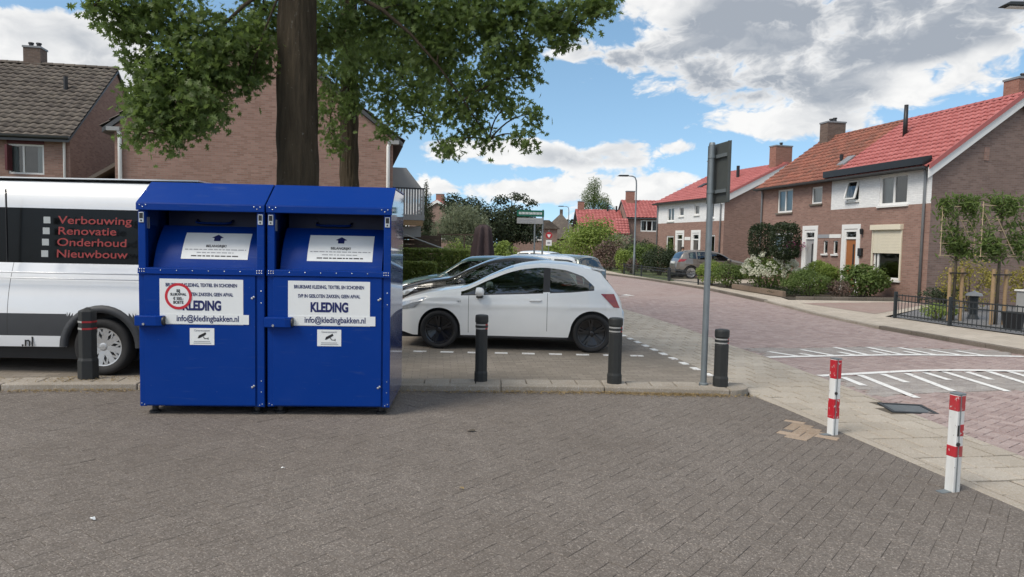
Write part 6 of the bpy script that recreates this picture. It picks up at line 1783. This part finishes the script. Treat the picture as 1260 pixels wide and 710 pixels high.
OAK1 = (-2.92, 9.75); OAK2 = (-3.43, 15.0)
LOBES1 = [(-4.13, 9.0, 3.63, 0.63, 68), (-4.34, 8.9, 3.21, 0.38, 25), (-4.16, 8.8, 2.93, 0.13, 4), (-4.71, 9.2, 3.51, 0.29, 13), (-3.91, 9.2, 4.13, 0.61, 59), (-4.63, 8.8, 2.99, 0.1, 4), (-4.78, 9.0, 4.36, 0.35, 20), (-4.98, 8.6, 4.44, 0.12, 4), (-4.86, 8.8, 4.64, 0.18, 5), (-4.52, 9.3, 4.65, 0.53, 44), (-3.6, 9.6, 4.3, 0.48, 34), (-3.41, 9.6, 4.0, 0.24, 8), (-3.46, 9.3, 3.76, 0.12, 4), (-3.48, 10.2, 4.8, 0.46, 28), (-3.75, 8.7, 3.38, 0.26, 12), (-3.9, 8.7, 3.09, 0.18, 5), (-4.63, 9.3, 3.89, 0.32, 16), (-3.74, 9.2, 3.78, 0.21, 7), (-2.68, 10.4, 4.7, 0.47, 28), (-2.1, 10.4, 4.94, 0.54, 37), (-1.44, 10.2, 4.95, 0.58, 44), (-0.84, 9.8, 4.73, 0.51, 37), (-0.39, 9.5, 4.7, 0.52, 41), (0.08, 9.2, 4.66, 0.38, 23), (0.53, 9.0, 4.61, 0.27, 12), (0.83, 8.8, 4.6, 0.2, 7), (1.06, 8.8, 4.64, 0.09, 4), (0.5, 9.0, 4.28, 0.1, 4), (0.32, 9.0, 4.46, 0.16, 4), (-0.16, 9.4, 4.16, 0.36, 20), (0.15, 9.3, 3.88, 0.15, 4), (0.22, 9.3, 3.42, 0.1, 4), (0.09, 9.4, 3.14, 0.1, 4), (-0.07, 9.5, 3.56, 0.17, 4), (-0.38, 9.7, 3.85, 0.37, 20), (-0.55, 9.9, 3.4, 0.23, 7), (-0.35, 9.8, 3.15, 0.12, 4), (-0.84, 10.0, 3.75, 0.36, 18), (-0.86, 9.9, 3.15, 0.16, 4), (0.13, 9.3, 4.24, 0.19, 5), (-1.09, 10.2, 4.34, 0.51, 34), (0.68, 8.9, 4.38, 0.1, 4)]
LOBES2 = [(-2.59, 14.0, 5.29, 0.73, 37), (-3.58, 14.2, 4.93, 0.61, 25), (-3.47, 13.8, 4.23, 0.41, 12), (-3.5, 13.6, 3.79, 0.2, 4), (-3.36, 13.6, 3.49, 0.11, 4), (-2.36, 13.6, 4.52, 0.53, 20), (-1.71, 13.3, 4.39, 0.48, 18), (-2.06, 13.2, 3.93, 0.27, 5), (-1.54, 13.2, 3.86, 0.24, 4), (-1.31, 13.2, 3.43, 0.12, 4), (-3.18, 14.6, 4.79, 0.5, 16), (-3.21, 15.5, 5.91, 0.7, 28), (-2.2, 14.5, 5.58, 0.66, 28), (-3.08, 13.4, 5.27, 0.55, 23), (-2.43, 13.2, 3.77, 0.15, 4), (-2.32, 13.4, 4.1, 0.24, 4), (-3.95, 14.4, 5.52, 0.43, 12), (-3.84, 14.6, 6.21, 0.6, 23), (-1.73, 13.4, 4.78, 0.46, 16)]
oak('oak_tree', 'thick-trunked oak rising directly behind the two blue containers', OAK1, (.26, 1), LOBES1, 21, .105, (5200, 4.3, 4.0, 9.6))
oak('oak_tree', 'thinner oak trunk further back, right of the thick oak', OAK2, (.185, 1), LOBES2, 31, .110, (3600, 3.4, 3.6, 9.4))


def shrub(name, label, cat, loc, r, n, leaf, mat, seed, group=None, shape='ball', stem=True, tmpl=LEAF_OVAL, lumps=9, up=.5, extra=None, zlow=0.0):
    g = np.random.default_rng(seed); t = thing(name, label, cat, loc, 0, group); r = np.array(r, float)
    if shape == 'box':
        q = g.uniform(-1, 1, (n, 3)); ax = g.integers(0, 3, n); sgn = np.where(g.random(n) < .5, -1, 1)
        keep = g.random(n) < .75; q[np.arange(n)[keep], ax[keep]] = (sgn * g.uniform(.86, 1.04, n))[keep]
        q = q * r; q[:, 2] += r[2] + zlow; d = q / np.linalg.norm(q, axis=1)[:, None]
    else:
        # lumpy mass: a core plus smaller lumps on its surface
        P, D_ = [], []
        c0, d0 = ball(int(n * .45), (0, 0, 0), r * .86, g, .5); P.append(c0); D_.append(d0)
        dl = g.normal(size=(lumps, 3)); dl[:, 2] = np.abs(dl[:, 2]) * .8 - .15; dl /= np.linalg.norm(dl, axis=1)[:, None]
        for k in range(lumps):
            c1, d1 = ball(int(n * .55 / lumps), dl[k] * r * .68, r * g.uniform(.28, .46), g, .45); P.append(c1); D_.append(d1)
        q = np.concatenate(P); d = np.concatenate(D_); q[:, 2] += r[2] * .92 + zlow; m_ = q[:, 2] > .03; q, d = q[m_], d[m_]
    leaves('foliage', q, leaf, mat, t, tmpl, up=up, out=d, seed=seed + 1)
    if stem:
        mb = MB()
        for k in range(5):
            a = k * 1.3; mb.tube([(math.cos(a) * .06, math.sin(a) * .06, -.02), (math.cos(a) * r[0] * .3, math.sin(a) * r[1] * .3, zlow + r[2] * .9), (math.cos(a) * r[0] * .5, math.sin(a) * r[1] * .5, zlow + r[2] * 1.3)], [.025, .018, .006], 5)
        o = mb.build('stems', M['thinbark'], t)
    if extra: extra(t, g, r)
    return t


def tree(name, label, loc, h, crown, n, leaf, mat, seed, r=.14, group=None, tmpl=LEAF_OVAL, up=.4):
    """crown: (dx, dy, z, rx, rz)"""
    g = np.random.default_rng(seed); t = thing(name, label, 'tree', loc, 0, group); mb = MB()
    MB().tube([(0, 0, -.05), (.02, 0, h * .3), (-.03, .02, h * .6), (0, 0, h * .93)], [r * 1.2, r, r * .6, r * .12], 10).build('trunk', M['thinbark'], t, smooth=True)
    P, D_ = [], []; vol = sum(c[3] ** 2 * c[4] for c in crown)
    for c in crown:
        limb(mb, (0, 0, min(h * .75, c[2] * .6)), (c[0], c[1], c[2]), r * .4, r * .08, g, .05)
        k = max(20, int(n * c[3] ** 2 * c[4] / vol)); q, d = ball(k, (c[0], c[1], c[2]), (c[3], c[3], c[4]), g, .2)
        q += g.normal(size=q.shape) * .06 * c[3]; P.append(q); D_.append(d)
    o = mb.build('limbs', M['thinbark'], t, smooth=True); o['kind'] = 'stuff'
    leaves('crown', np.concatenate(P), leaf, mat, t, tmpl, up=up, out=np.concatenate(D_), seed=seed + 1)
    return t


# front garden of the corner house
for k, (x, y, s) in enumerate(((9.85, 28.4, 'left'), (10.10, 26.6, 'right'))):
    lab = ('dark clipped standard tree with square head, further from the white door', 'dark clipped standard tree with square head, beside the purple basket')[k]
    g = np.random.default_rng(70 + k); t = thing('standard_tree', lab, 'tree', (x, y, .07), R(12 * k), 'clipped standard trees')
    MB().tube([(0, 0, -.02), (.02, .01, .7), (0, 0, 1.5)], [.055, .05, .045], 8).build('trunk', M['thinbark'], t, smooth=True)
    q = g.uniform(-1, 1, (3600, 3)); ax = g.integers(0, 3, 3600); kp = g.random(3600) < .7
    q[np.arange(3600)[kp], ax[kp]] = (np.where(g.random(3600) < .5, -1, 1) * g.uniform(.85, 1.0, 3600))[kp]
    q = q / (np.sum(np.abs(q) ** 3.2, 1) ** (1 / 3.2))[:, None] * np.minimum(1, np.max(np.abs(q), 1))[:, None]
    q = q * [.47, .47, .70] + [0, 0, 1.98]; q += g.normal(size=q.shape) * .035
    leaves('crown', q, .085, M['leaf_dark'], t, seed=72 + k)


def blooms(t, g, r):
    for k in range(80):
        d = g.normal(size=3); d[2] = abs(d[2]) * .9; d[1] = -abs(d[1]) * .8; d /= np.linalg.norm(d); c = d * r * 1.02; c[2] += r[2] * .9
        q, dd = ball(46, c, (.11, .11, .09), g, .6)
        leaves('flower_head', q, .06, M['flower'], t, seed=int(g.integers(1e6)), out=dd)


shrub('hydrangea', 'white-flowering hydrangea under the clipped standard trees', 'shrub', (10.0, 27.9, .07), (1.05, 1.5, .80), 3400, .10, M['leaf_mid'], 81, 'front garden shrubs', extra=blooms)
shrub('box_shrub', 'rounded green hedge bush in the middle of the front bed', 'shrub', (10.6, 25.4, .07), (1.0, .85, .52), 5200, .06, M['leaf_mid'], 83, 'front garden shrubs')
shrub('laurel_shrub', 'broad leafy bush below the roller-shutter window', 'shrub', (12.55, 25.6, .07), (1.0, .8, .66), 3000, .11, M['leaf_mid'], 85, 'front garden shrubs', lumps=14)
shrub('grassy_shrub', 'bright lime green feathery clump in front of the grey door', 'shrub', (11.7, 27.3, .07), (.85, .8, .70), 2600, .20, M['leaf_light'], 87, 'front garden shrubs', tmpl=LEAF_LONG, up=.1)
shrub('low_shrub', 'small dark brown-green bush beside the brown bush edge', 'shrub', (11.45, 25.0, .07), (.5, .5, .36), 1300, .06, M['leaf_brown'], 89, 'front garden shrubs')
shrub('green_shrub', 'green bush at the road end of the front bed', 'shrub', (9.25, 30.6, .07), (.85, .8, .58), 2600, .08, M['leaf_mid'], 91, 'front garden shrubs')
shrub('green_shrub', 'yellow-green bush nearest the beige crossover', 'shrub', (8.95, 32.3, .07), (.7, .8, .62), 2200, .08, M['leaf_light'], 93, 'front garden shrubs')
shrub('ground_cover', 'low dark border planting along the stone edging', 'plants', (9.85, 26.4, .07), (.45, 1.7, .14), 1600, .05, M['leaf_dark'], 95, 'front garden shrubs', stem=False)
# stone edging of the bed
ed = thing('garden_edging', 'brown stone edging around the front garden bed', 'edging', (0, 0, 0))
strip_stones(ed, 'edging_block', [(9.30, 29.8), (9.68, 25.2)], .14, .6, .27, M['terracotta'], .26, side=-1)
strip_stones(ed, 'edging_block', [(9.60, 24.05), (13.3, 24.4)], .10, .6, .17, M['kerb_dark'], .15, side=1)

# iron fence round the gravel garden
def railing(label, pts, h, parent_loc=(0, 0, .06), gap=.11, hoops=True, mat=None, group='garden railings'):
    f = thing('railing', label, 'fence', parent_loc, 0, group); mat = mat or M['iron']
    for (x0, y0), (x1, y1) in zip(pts[:-1], pts[1:]):
        d = math.hypot(x1 - x0, y1 - y0); n = max(2, round(d / gap)); ux_, uy_ = (x1 - x0) / d, (y1 - y0) / d
        for z in (.09, h - .17, h - .03): MB().bar((x0, y0, z), (x1, y1, z), .028).build('rail', mat, f)
        for k in range(1, n):
            t = k / n; px, py = x0 + (x1 - x0) * t, y0 + (y1 - y0) * t
            MB().tube([(px, py, .05), (px, py, h - (.03 if k % 2 else .0))], .009, 5).build('bar', mat, f)
    for i, (x, y) in enumerate(pts):
        MB().box(x - .035, x + .035, y - .035, y + .035, -.05, h + .05).build('fence_post', mat, f, bevel=.006)
    return f


railing('dark iron railing around the gravel garden by the espalier trees', [(9.78, 18.18), (10.14, 16.48), (10.68, 14.75), (11.4, 13.3)], .62)
railing('black iron railing in front of the beige crossover', [(7.82, 35.5), (8.50, 32.6), (8.95, 32.3)], .60)
railing('low iron railing along the lawn by the street lamp', [(6.75, 43.2), (7.25, 40.2), (7.80, 35.7)], .62, gap=.2)


def espalier(label, loc, seed, w=1.0, cx=0.0):
    g = np.random.default_rng(seed); t = thing('espalier_tree', label, 'tree', loc, R(10), 'staked espalier trees')
    MB().tube([(0, 0, -.05), (.01, 0, 1.2), (0, 0, 3.0)], [.04, .034, .015], 8).build('trunk', M['thinbark'], t, smooth=True)
    for s in (-1, 1): MB().lathe([(.042, -.1), (.042, 1.30), (.036, 1.315)], 10, (s * .17 + .0, -.05, 0)).build('stake', M['stake'], t)
    MB().bar((-.22, -.10, 1.19), (.26, -.10, 1.19), .05, .03).build('tie_strap', M['blackpl'], t)
    for z in (1.62, 1.92, 2.48, 2.82, 2.22): MB().tube([(cx - w / 2, -.02, z), (cx + w / 2, -.02, z + g.normal() * .015)], .009, 5).build('cane', M['bamboo'], t)
    for x in (cx - w / 2 + .03, cx + w / 2 - .03): MB().tube([(x, -.03, 1.6), (x, -.03, 2.9)], .009, 5).build('cane', M['bamboo'], t)
    for k in range(4):
        a = cx + w * (-.35 + .25 * k); MB().tube([(a - .12, -.05, 2.62 - .05 * k), (a + .42, -.05, 1.72 - .05 * k)], .009, 5).build('cane', M['bamboo'], t)
    mb = MB()
    for z in (1.7, 2.0, 2.4, 2.8):
        for s in (-1, 1): limb(mb, (0, 0, z - .2), (cx + s * w * .45, 0, z), .014, .005, g, .05, 5)
    o = mb.build('branches', M['thinbark'], t); o['kind'] = 'stuff'
    P = []
    for zz, n, sp_ in ((2.92, 560, .12), (2.70, 300, .14), (1.78, 640, .17), (2.25, 300, .25), (1.95, 240, .15)):
        q = np.stack([g.uniform(-w / 2, w / 2, n) + cx, g.normal(0, .12, n), g.normal(zz, sp_ * .8, n)], 1); P.append(q)
    P = np.concatenate(P); P = P[(np.sin(P[:, 0] * 7 + P[:, 2] * 4 + seed) > -.55)]
    leaves('crown', P, .155, M['leaf_mid'], t, ([(0, -.5, 0), (.13, -.1, .04), (.10, .25, .02), (0, .5, -.06), (-.10, .25, .02), (-.13, -.1, .04)], [(0, 1, 2, 3), (0, 3, 4, 5)]), up=.2, seed=seed + 1)
    return t


espalier('staked espalier tree nearer the house corner, trained on canes', (10.98, 17.75, .06), 101, 1.0)
espalier('staked espalier tree at the picture edge, broader head with slanting canes', (11.55, 17.0, .06), 103, 1.25, .05)
shrub('yellow_shrub', 'sparse yellow-green shrub against the gable behind the espalier trees', 'shrub', (13.2, 20.6, .06), (.95, .5, .85), 1500, .075, M['leaf_yellow'], 105, 'gravel garden plants')
shrub('low_flowering_shrub', 'low green shrub with pale flowers behind the iron railing', 'shrub', (10.75, 18.0, .06), (.55, .4, .24), 1000, .06, M['leaf_light'], 107, 'gravel garden plants')
shrub('wall_shrub', 'dark low planting at the foot of the corner downpipe', 'shrub', (13.6, 22.6, .06), (.9, .5, .36), 1200, .07, M['leaf_dark'], 109, 'gravel garden plants')
shrub('edge_shrub', 'yellow-green foliage at the far edge by the gable wall', 'shrub', (15.9, 22.2, .06), (.6, .5, .75), 900, .08, M['leaf_yellow'], 110, 'gravel garden plants')
bb = thing('bird_bath', 'dark garden ornament with pale domed cap among the stakes', 'ornament', (11.85, 18.3, .06), 0)
MB().lathe([(.15, 0), (.13, .05), (.09, .12), (.10, .55), (.12, .60)], 14).build('pedestal', M['iron'], bb); MB().lathe([(.20, .60), (.17, .66), (.05, .70), (.002, .74)], 16).build('cap', M['panel_grey'], bb)
hp = thing('utility_cabinet', 'pale grey cabinet beyond the iron railing at the picture edge', 'cabinet', (12.15, 16.6, .06), R(10))
MB().box(-.3, .3, -.2, .2, 0, .82).build('cabinet_body', M['panel_grey'], hp, bevel=.02); MB().box(-.33, .33, -.23, .23, .821, .86).build('lid', M['white'], hp, bevel=.01)
pt = thing('planter', 'black round planter behind the iron railing', 'planter', (11.3, 16.05, .06), 0)
MB().lathe([(.18, 0), (.24, .36), (.26, .38), (.22, .38), (.20, .30), (.002, .30)], 16).build('pot', M['blackpl'], pt, smooth=False)

# bushes at the bend
far = 'bushes at the bend of the road'
shrub('bush', 'large round green bush in front of the red-roofed house', 'bush', (5.9, 53, 0), (2.7, 2.0, 2.0), 5200, .20, M['leaf_light'], 121, far, lumps=16)
shrub('bush', 'rusty pink bush right of the large round bush', 'bush', (6.6, 49, 0), (1.35, 1.0, 1.15), 2000, .14, M['leaf_brown'], 123, far)
shrub('bush', 'pale flowering bush above the rusty pink one', 'bush', (7.6, 52, 0), (1.4, 1.1, 1.55), 2400, .15, M['leaf_pale'], 125, far)
shrub('bush', 'dark bush below the hipped porch roof', 'bush', (9.2, 52, 0), (1.5, 1.1, 1.25), 2200, .15, M['leaf_dark'], 127, far)
shrub('bush', 'bright green small bush standing on the lawn edge', 'bush', (6.9, 44.6, .05), (.62, .6, .85), 1300, .12, M['leaf_light'], 129, far)
shrub('bush', 'broad green hedge bush behind the street lamp', 'bush', (8.7, 47, 0), (1.5, 1.1, 1.15), 3000, .13, M['leaf_mid'], 131, far)
shrub('bush', 'dark green rounded bush left of the beige crossover', 'bush', (8.75, 42.5, .05), (1.15, 1.0, .98), 3600, .11, M['leaf_dark'], 133, far, lumps=14)
shrub('bush', 'thin rusty shrub beside the street lamp foot', 'bush', (7.25, 43.2, .05), (.5, .4, .55), 700, .10, M['leaf_brown'], 135, far)
shrub('bush', 'green climber between the white doors of the far pair', 'bush', (9.7, 44.4, 0), (.45, .4, 1.15), 900, .10, M['leaf_mid'], 137, far)

# gardens across the parking
lg = 'garden plants across the parking'
shrub('hedge', 'clipped green hedge behind the dark green car', 'hedge', (-3.5, 28.2, 0), (1.75, .5, .74), 16000, .11, M['leaf_hedge'], 141, lg, shape='box', stem=False)
shrub('hedge', 'lower paler hedge strip in front of the clipped hedge', 'hedge', (-4.2, 26.9, 0), (1.3, .35, .50), 9000, .10, M['leaf_hedge'], 143, lg, shape='box', stem=False)
tree('willow_tree', 'pale silvery willow-leaved tree behind the parasol', (-2.6, 38, 0), 3.9, [(-.3, 0, 3.0, 1.0, .85), (.4, 0, 2.9, .9, .9), (-1.0, 0, 2.4, .8, .7), (.9, 0, 2.3, .7, .7), (0, 0, 2.0, 1.1, .7)], 6500, .20, M['leaf_pale'], 145, .09, lg, LEAF_LONG, .1)
tree('broadleaf_tree', 'tall dark tree left of the green street sign', (-4.6, 72, 0), 7.0, [(-1.4, 0, 5.4, 1.5, 1.3), (.6, 0, 5.0, 1.6, 1.4), (2.2, 0, 4.2, 1.7, 1.4), (-.4, 0, 3.4, 2.4, 1.6)], 6500, .28, M['leaf_dark'], 147, .2, lg)
tree('broadleaf_tree', 'dark umbrella-shaped tree behind the green street sign', (-.2, 76, 0), 7.3, [(-1.2, 0, 6.3, 1.1, .55), (.6, 0, 6.7, 1.1, .5), (2.0, 0, 6.1, .9, .45), (.3, 0, 4.6, 2.3, 1.3), (-.8, 0, 3.0, 2.4, 1.5), (1.6, 0, 3.2, 1.8, 1.5)], 7500, .28, M['leaf_dark'], 149, .2, lg)
tree('conifer_tree', 'slim blue-grey conifer behind the balcony', (-7.3, 60, 0), 7.3, [(0, 0, 1.6 + i * .8, 1.25 - i * .165, .6) for i in range(7)], 5200, .26, M['leaf_dark'], 151, .14, lg, LEAF_LONG)
tree('birch_tree', 'tall drooping birch rising behind the red roofs', (9.6, 86, 0), 10.2, [(0, 0, 8.8, .9, 1.2), (-.5, 0, 7.4, 1.2, 1.3), (.8, 0, 6.9, 1.3, 1.2), (1.5, 0, 5.6, 1.2, 1.3), (-1.0, 0, 5.8, 1.0, 1.2)], 5200, .30, M['leaf_mid'], 153, .16, lg, LEAF_LONG, .1)
shrub('bush', 'light green rounded bush right of the folded parasol', 'bush', (-.35, 33, 0), (.75, .7, 1.08), 2000, .12, M['leaf_light'], 155, lg)
shrub('bush', 'yellow-leaved bush below the far brick house', 'bush', (.35, 36, 0), (.32, .3, .68), 500, .10, M['leaf_yellow'], 157, lg)
shrub('bush', 'grey-leaved bush between the green and yellow bushes', 'bush', (-.35, 35.2, 0), (.5, .4, .72), 700, .10, M['leaf_pale'], 159, lg)
shrub('bush', 'yellow-green bush inside the trellis frame', 'bush', (-2.5, 32.5, 0), (1.1, .6, 1.0), 1700, .12, M['leaf_light'], 161, lg)
shrub('bush', 'green hedge bush beside the distant traffic sign', 'bush', (3.2, 56, 0), (1.2, 1.0, 1.1), 1500, .16, M['leaf_light'], 163, lg)
dt = MB()
g = np.random.default_rng(5); pts = []
for k in range(46):
    x = -150 + k * 6.6 + g.normal() * 2; yy = 165 + g.normal() * 12; rr = g.uniform(3.2, 5.5)
    q, d = ball(210, (x, yy, rr * .75), (rr * 1.3, rr, rr), g, .5); pts.append(q[q[:, 2] > 0])
o = leaves('distant_treeline', np.concatenate(pts), 1.3, M['leaf_dark'], None, seed=6); tag(o, 'hazy line of distant trees along the horizon', 'trees', kind='stuff')

# ------------------------------------------------------------------ garden fence, parasol, person, litter
wf = thing('wooden_fence', 'weathered horizontal board fence beneath the balcony', 'fence', (-5.0, 29.9, 0), R(6))
for k in range(10): MB().box(0, 1.95, -.012 + (k % 2) * .012, .012 + (k % 2) * .012, .12 + k * .192, .12 + k * .192 + .178).build('fence_board', M['wood_dark'], wf)
for x in (0, .98, 1.95): MB().box(x - .05, x + .05, .03, .12, 0, 2.12).build('fence_post', M['wood_dark'], wf)
tr = thing('trellis', 'dark rectangular trellis frame left of the parasol', 'trellis', (-3.25, 31, 0), R(2))
for z in (1.42, 2.10): MB().bar((0, 0, z), (2.3, 0, z), .05).build('rail', M['wood_dark'], tr)
for x in (0, 1.15, 2.3): MB().bar((x, 0, 0), (x, 0, 2.12), .05).build('upright', M['wood_dark'], tr)
pp = thing('boom_pole', 'long pale pole slanting down across the wooden fence', 'pole', (-4.4, 28.6, 0), 0)
MB().tube([(0, 0, 2.06), (2.0, .1, 1.36)], .028, 8).build('pole', M['panel_grey'], pp); MB().tube([(1.98, .1, 0), (1.98, .1, 1.38)], .03, 8).build('stand', M['galv'], pp)
ps = thing('parasol', 'folded dark brown parasol standing behind the parked cars', 'parasol', (-1.08, 26, 0), 0)
MB().tube([(0, 0, 0), (0, 0, 2.45)], .025, 8).build('pole', M['wood_dark'], ps)
mb = MB(); vs = []; K = 60
for i, (z, r_) in enumerate(((2.42, .13), (2.30, .26), (2.0, .30), (1.5, .36), (1.0, .40), (.72, .42))):
    for k in range(K):
        th = 2 * math.pi * k / K; w = r_ * .88 * (1 + (.24 + .03 * i) * math.sin(6 * th + i * .3) + .08 * math.sin(13 * th + i)); vs.append((w * math.cos(th), w * math.sin(th), z + .03 * math.sin(8 * th) * (i == 5)))
mb.add(vs, [(i * K + k, i * K + (k + 1) % K, (i + 1) * K + (k + 1) % K, (i + 1) * K + k) for i in range(5) for k in range(K)] + [tuple(range(K))]); mb.build('canopy', M['parasol'], ps, smooth=True)
MB().lathe([(.28, 0), (.28, .08), (.05, .10)], 16).build('base', M['kerb_dark'], ps)

# person beyond the crossover: one skinned body, clothes by height
pe = thing('person', 'person in an orange top with dark hair standing beyond the beige crossover', 'person', (10.12, 42.6, .05), R(20))
bm = bmesh.new(); J = {}
for nme, p in dict(pel=(0, 0, .95), ab=(0, 0, 1.12), ch=(0, -.01, 1.36), nk=(0, 0, 1.48), hd=(0, -.01, 1.60), ht=(0, 0, 1.70), sl=(.17, 0, 1.40), el=(.24, .02, 1.14), wl=(.25, -.08, .90), hl=(.25, -.11, .82), sr=(-.17, 0, 1.40), er=(-.24, .02, 1.14), wr=(-.25, -.08, .90), hr=(-.25, -.11, .82), hpl=(.09, 0, .90), kl=(.10, -.02, .50), al=(.10, .02, .09), tl=(.11, -.14, .04), hpr=(-.09, 0, .90), kr=(-.10, -.02, .50), ar=(-.10, .02, .09), tr_=(-.11, -.14, .04)).items(): J[nme] = bm.verts.new(p)
for a, b_ in ('pel ab', 'ab ch', 'ch nk', 'nk hd', 'hd ht', 'ch sl', 'sl el', 'el wl', 'wl hl', 'ch sr', 'sr er', 'er wr', 'wr hr', 'pel hpl', 'hpl kl', 'kl al', 'al tl', 'pel hpr', 'hpr kr', 'kr ar', 'ar tr_')[0:0] or [e.split() for e in ('pel ab', 'ab ch', 'ch nk', 'nk hd', 'hd ht', 'ch sl', 'sl el', 'el wl', 'wl hl', 'ch sr', 'sr er', 'er wr', 'wr hr', 'pel hpl', 'hpl kl', 'kl al', 'al tl', 'pel hpr', 'hpr kr', 'kr ar', 'ar tr_')]:
    bm.edges.new((J[a], J[b_]))
me = bpy.data.meshes.new('body'); names = list(J); bm.verts.index_update(); idx = {n_: J[n_].index for n_ in names}; bm.to_mesh(me); bm.free()
body = link('body', me, pe); sk = body.modifiers.new('skin', 'SKIN'); ss = body.modifiers.new('sub', 'SUBSURF'); ss.levels = 1; ss.render_levels = 2
RAD = dict(pel=.14, ab=.125, ch=.145, nk=.055, hd=.085, ht=.07, sl=.065, el=.042, wl=.032, hl=.035, sr=.065, er=.042, wr=.032, hr=.035, hpl=.085, kl=.06, al=.042, tl=.035, hpr=.085, kr=.06, ar=.042, tr_=.035)
for n_ in names:
    v = me.skin_vertices[0].data[idx[n_]]; v.radius = (RAD[n_], RAD[n_] * .82); v.use_root = (n_ == 'pel')
t = NT('clothed_body'); gz = t.n('ShaderNodeTexCoord'); sz = t.n('ShaderNodeSeparateXYZ'); t.L.new(gz.outputs['Object'], sz.inputs[0])
c1 = t.mix(t.math('GREATER_THAN', sz.outputs[2], .98), (0.03, 0.035, 0.05), (0.50, 0.17, 0.09)); c2 = t.mix(t.math('GREATER_THAN', sz.outputs[2], 1.455), c1, (0.42, 0.23, 0.15)); t.bsdf(c2, .7)
me.materials.append(t.m)
g = np.random.default_rng(9); mb = MB(); vs = []
for i in range(7):
    ph = math.pi * .5 * i / 6
    for k in range(14): th = 2 * math.pi * k / 14; vs.append((.092 * math.cos(th) * math.cos(ph), .025 + .098 * math.sin(th) * math.cos(ph), 1.615 + .125 * math.sin(ph) - (.06 if math.sin(th) > .2 else 0) * (i == 0)))
mb.add(vs, [(i * 14 + k, i * 14 + (k + 1) % 14, (i + 1) * 14 + (k + 1) % 14, (i + 1) * 14 + k) for i in range(6) for k in range(14)]); mb.build('hair', M['hair'], pe, smooth=True)

# dry litter along the kerb and a few scraps on the paving
g = np.random.default_rng(77); n = 1900
xx = np.concatenate([g.uniform(-7, 2.6, 600), g.normal(1.9, .45, 700), g.normal(-5.0, .7, 250), g.normal(.3, .7, 350)]); kx = np.array([p[0] for p in KF]); ky = np.array([p[1] for p in KF])
yy = np.interp(xx, kx, ky) - np.abs(g.normal(0, .065, n)) - .010
o = leaves('dry_litter', np.stack([xx, yy, g.uniform(.004, .022, n)], 1), .045, M['drygrass'], None, LEAF_LONG, up=2.0, seed=78); tag(o, 'dry straw and leaf litter along the kerb foot', 'litter', kind='stuff')
xx = np.concatenate([g.uniform(-7.5, -4.3, 220), g.uniform(-5.3, -4.6, 160)]); yy = np.interp(xx, kx, ky) + g.uniform(.12, .46, 380)
o = leaves('dry_litter', np.stack([xx, yy, np.full(380, .078)], 1), .035, M['drygrass'], None, LEAF_LONG, up=1.2, seed=79); tag(o, 'dry litter lying on the kerb tiles', 'litter', kind='stuff')
for k, (x, y, s, lab) in enumerate(((-2.55, 4.30, .022, 'crumpled white scrap on the paving nearest the camera'), (-1.72, 5.35, .02, 'small white scrap below the right blue container'), (-.35, 6.55, .06, 'dark dry twig cluster in the middle of the paving'), (-.33, 4.98, .03, 'tiny yellowish leaf on the middle of the paving'))):
    mb = MB(); gg = np.random.default_rng(k); vs = [(x + math.cos(a_) * s * gg.uniform(.5, 1), y + math.sin(a_) * s * .6 * gg.uniform(.5, 1), .006 + gg.uniform(0, .018)) for a_ in np.linspace(0, 5.5, 7)] + [(x, y, .022)]
    mb.add(vs, [(i, (i + 1) % 7, 7) for i in range(7)]); o = mb.build('litter_scrap', M['label'] if k < 2 else M['thinbark'] if k == 2 else M['drygrass'], None); tag(o, lab, 'litter', 'scraps on the paving')
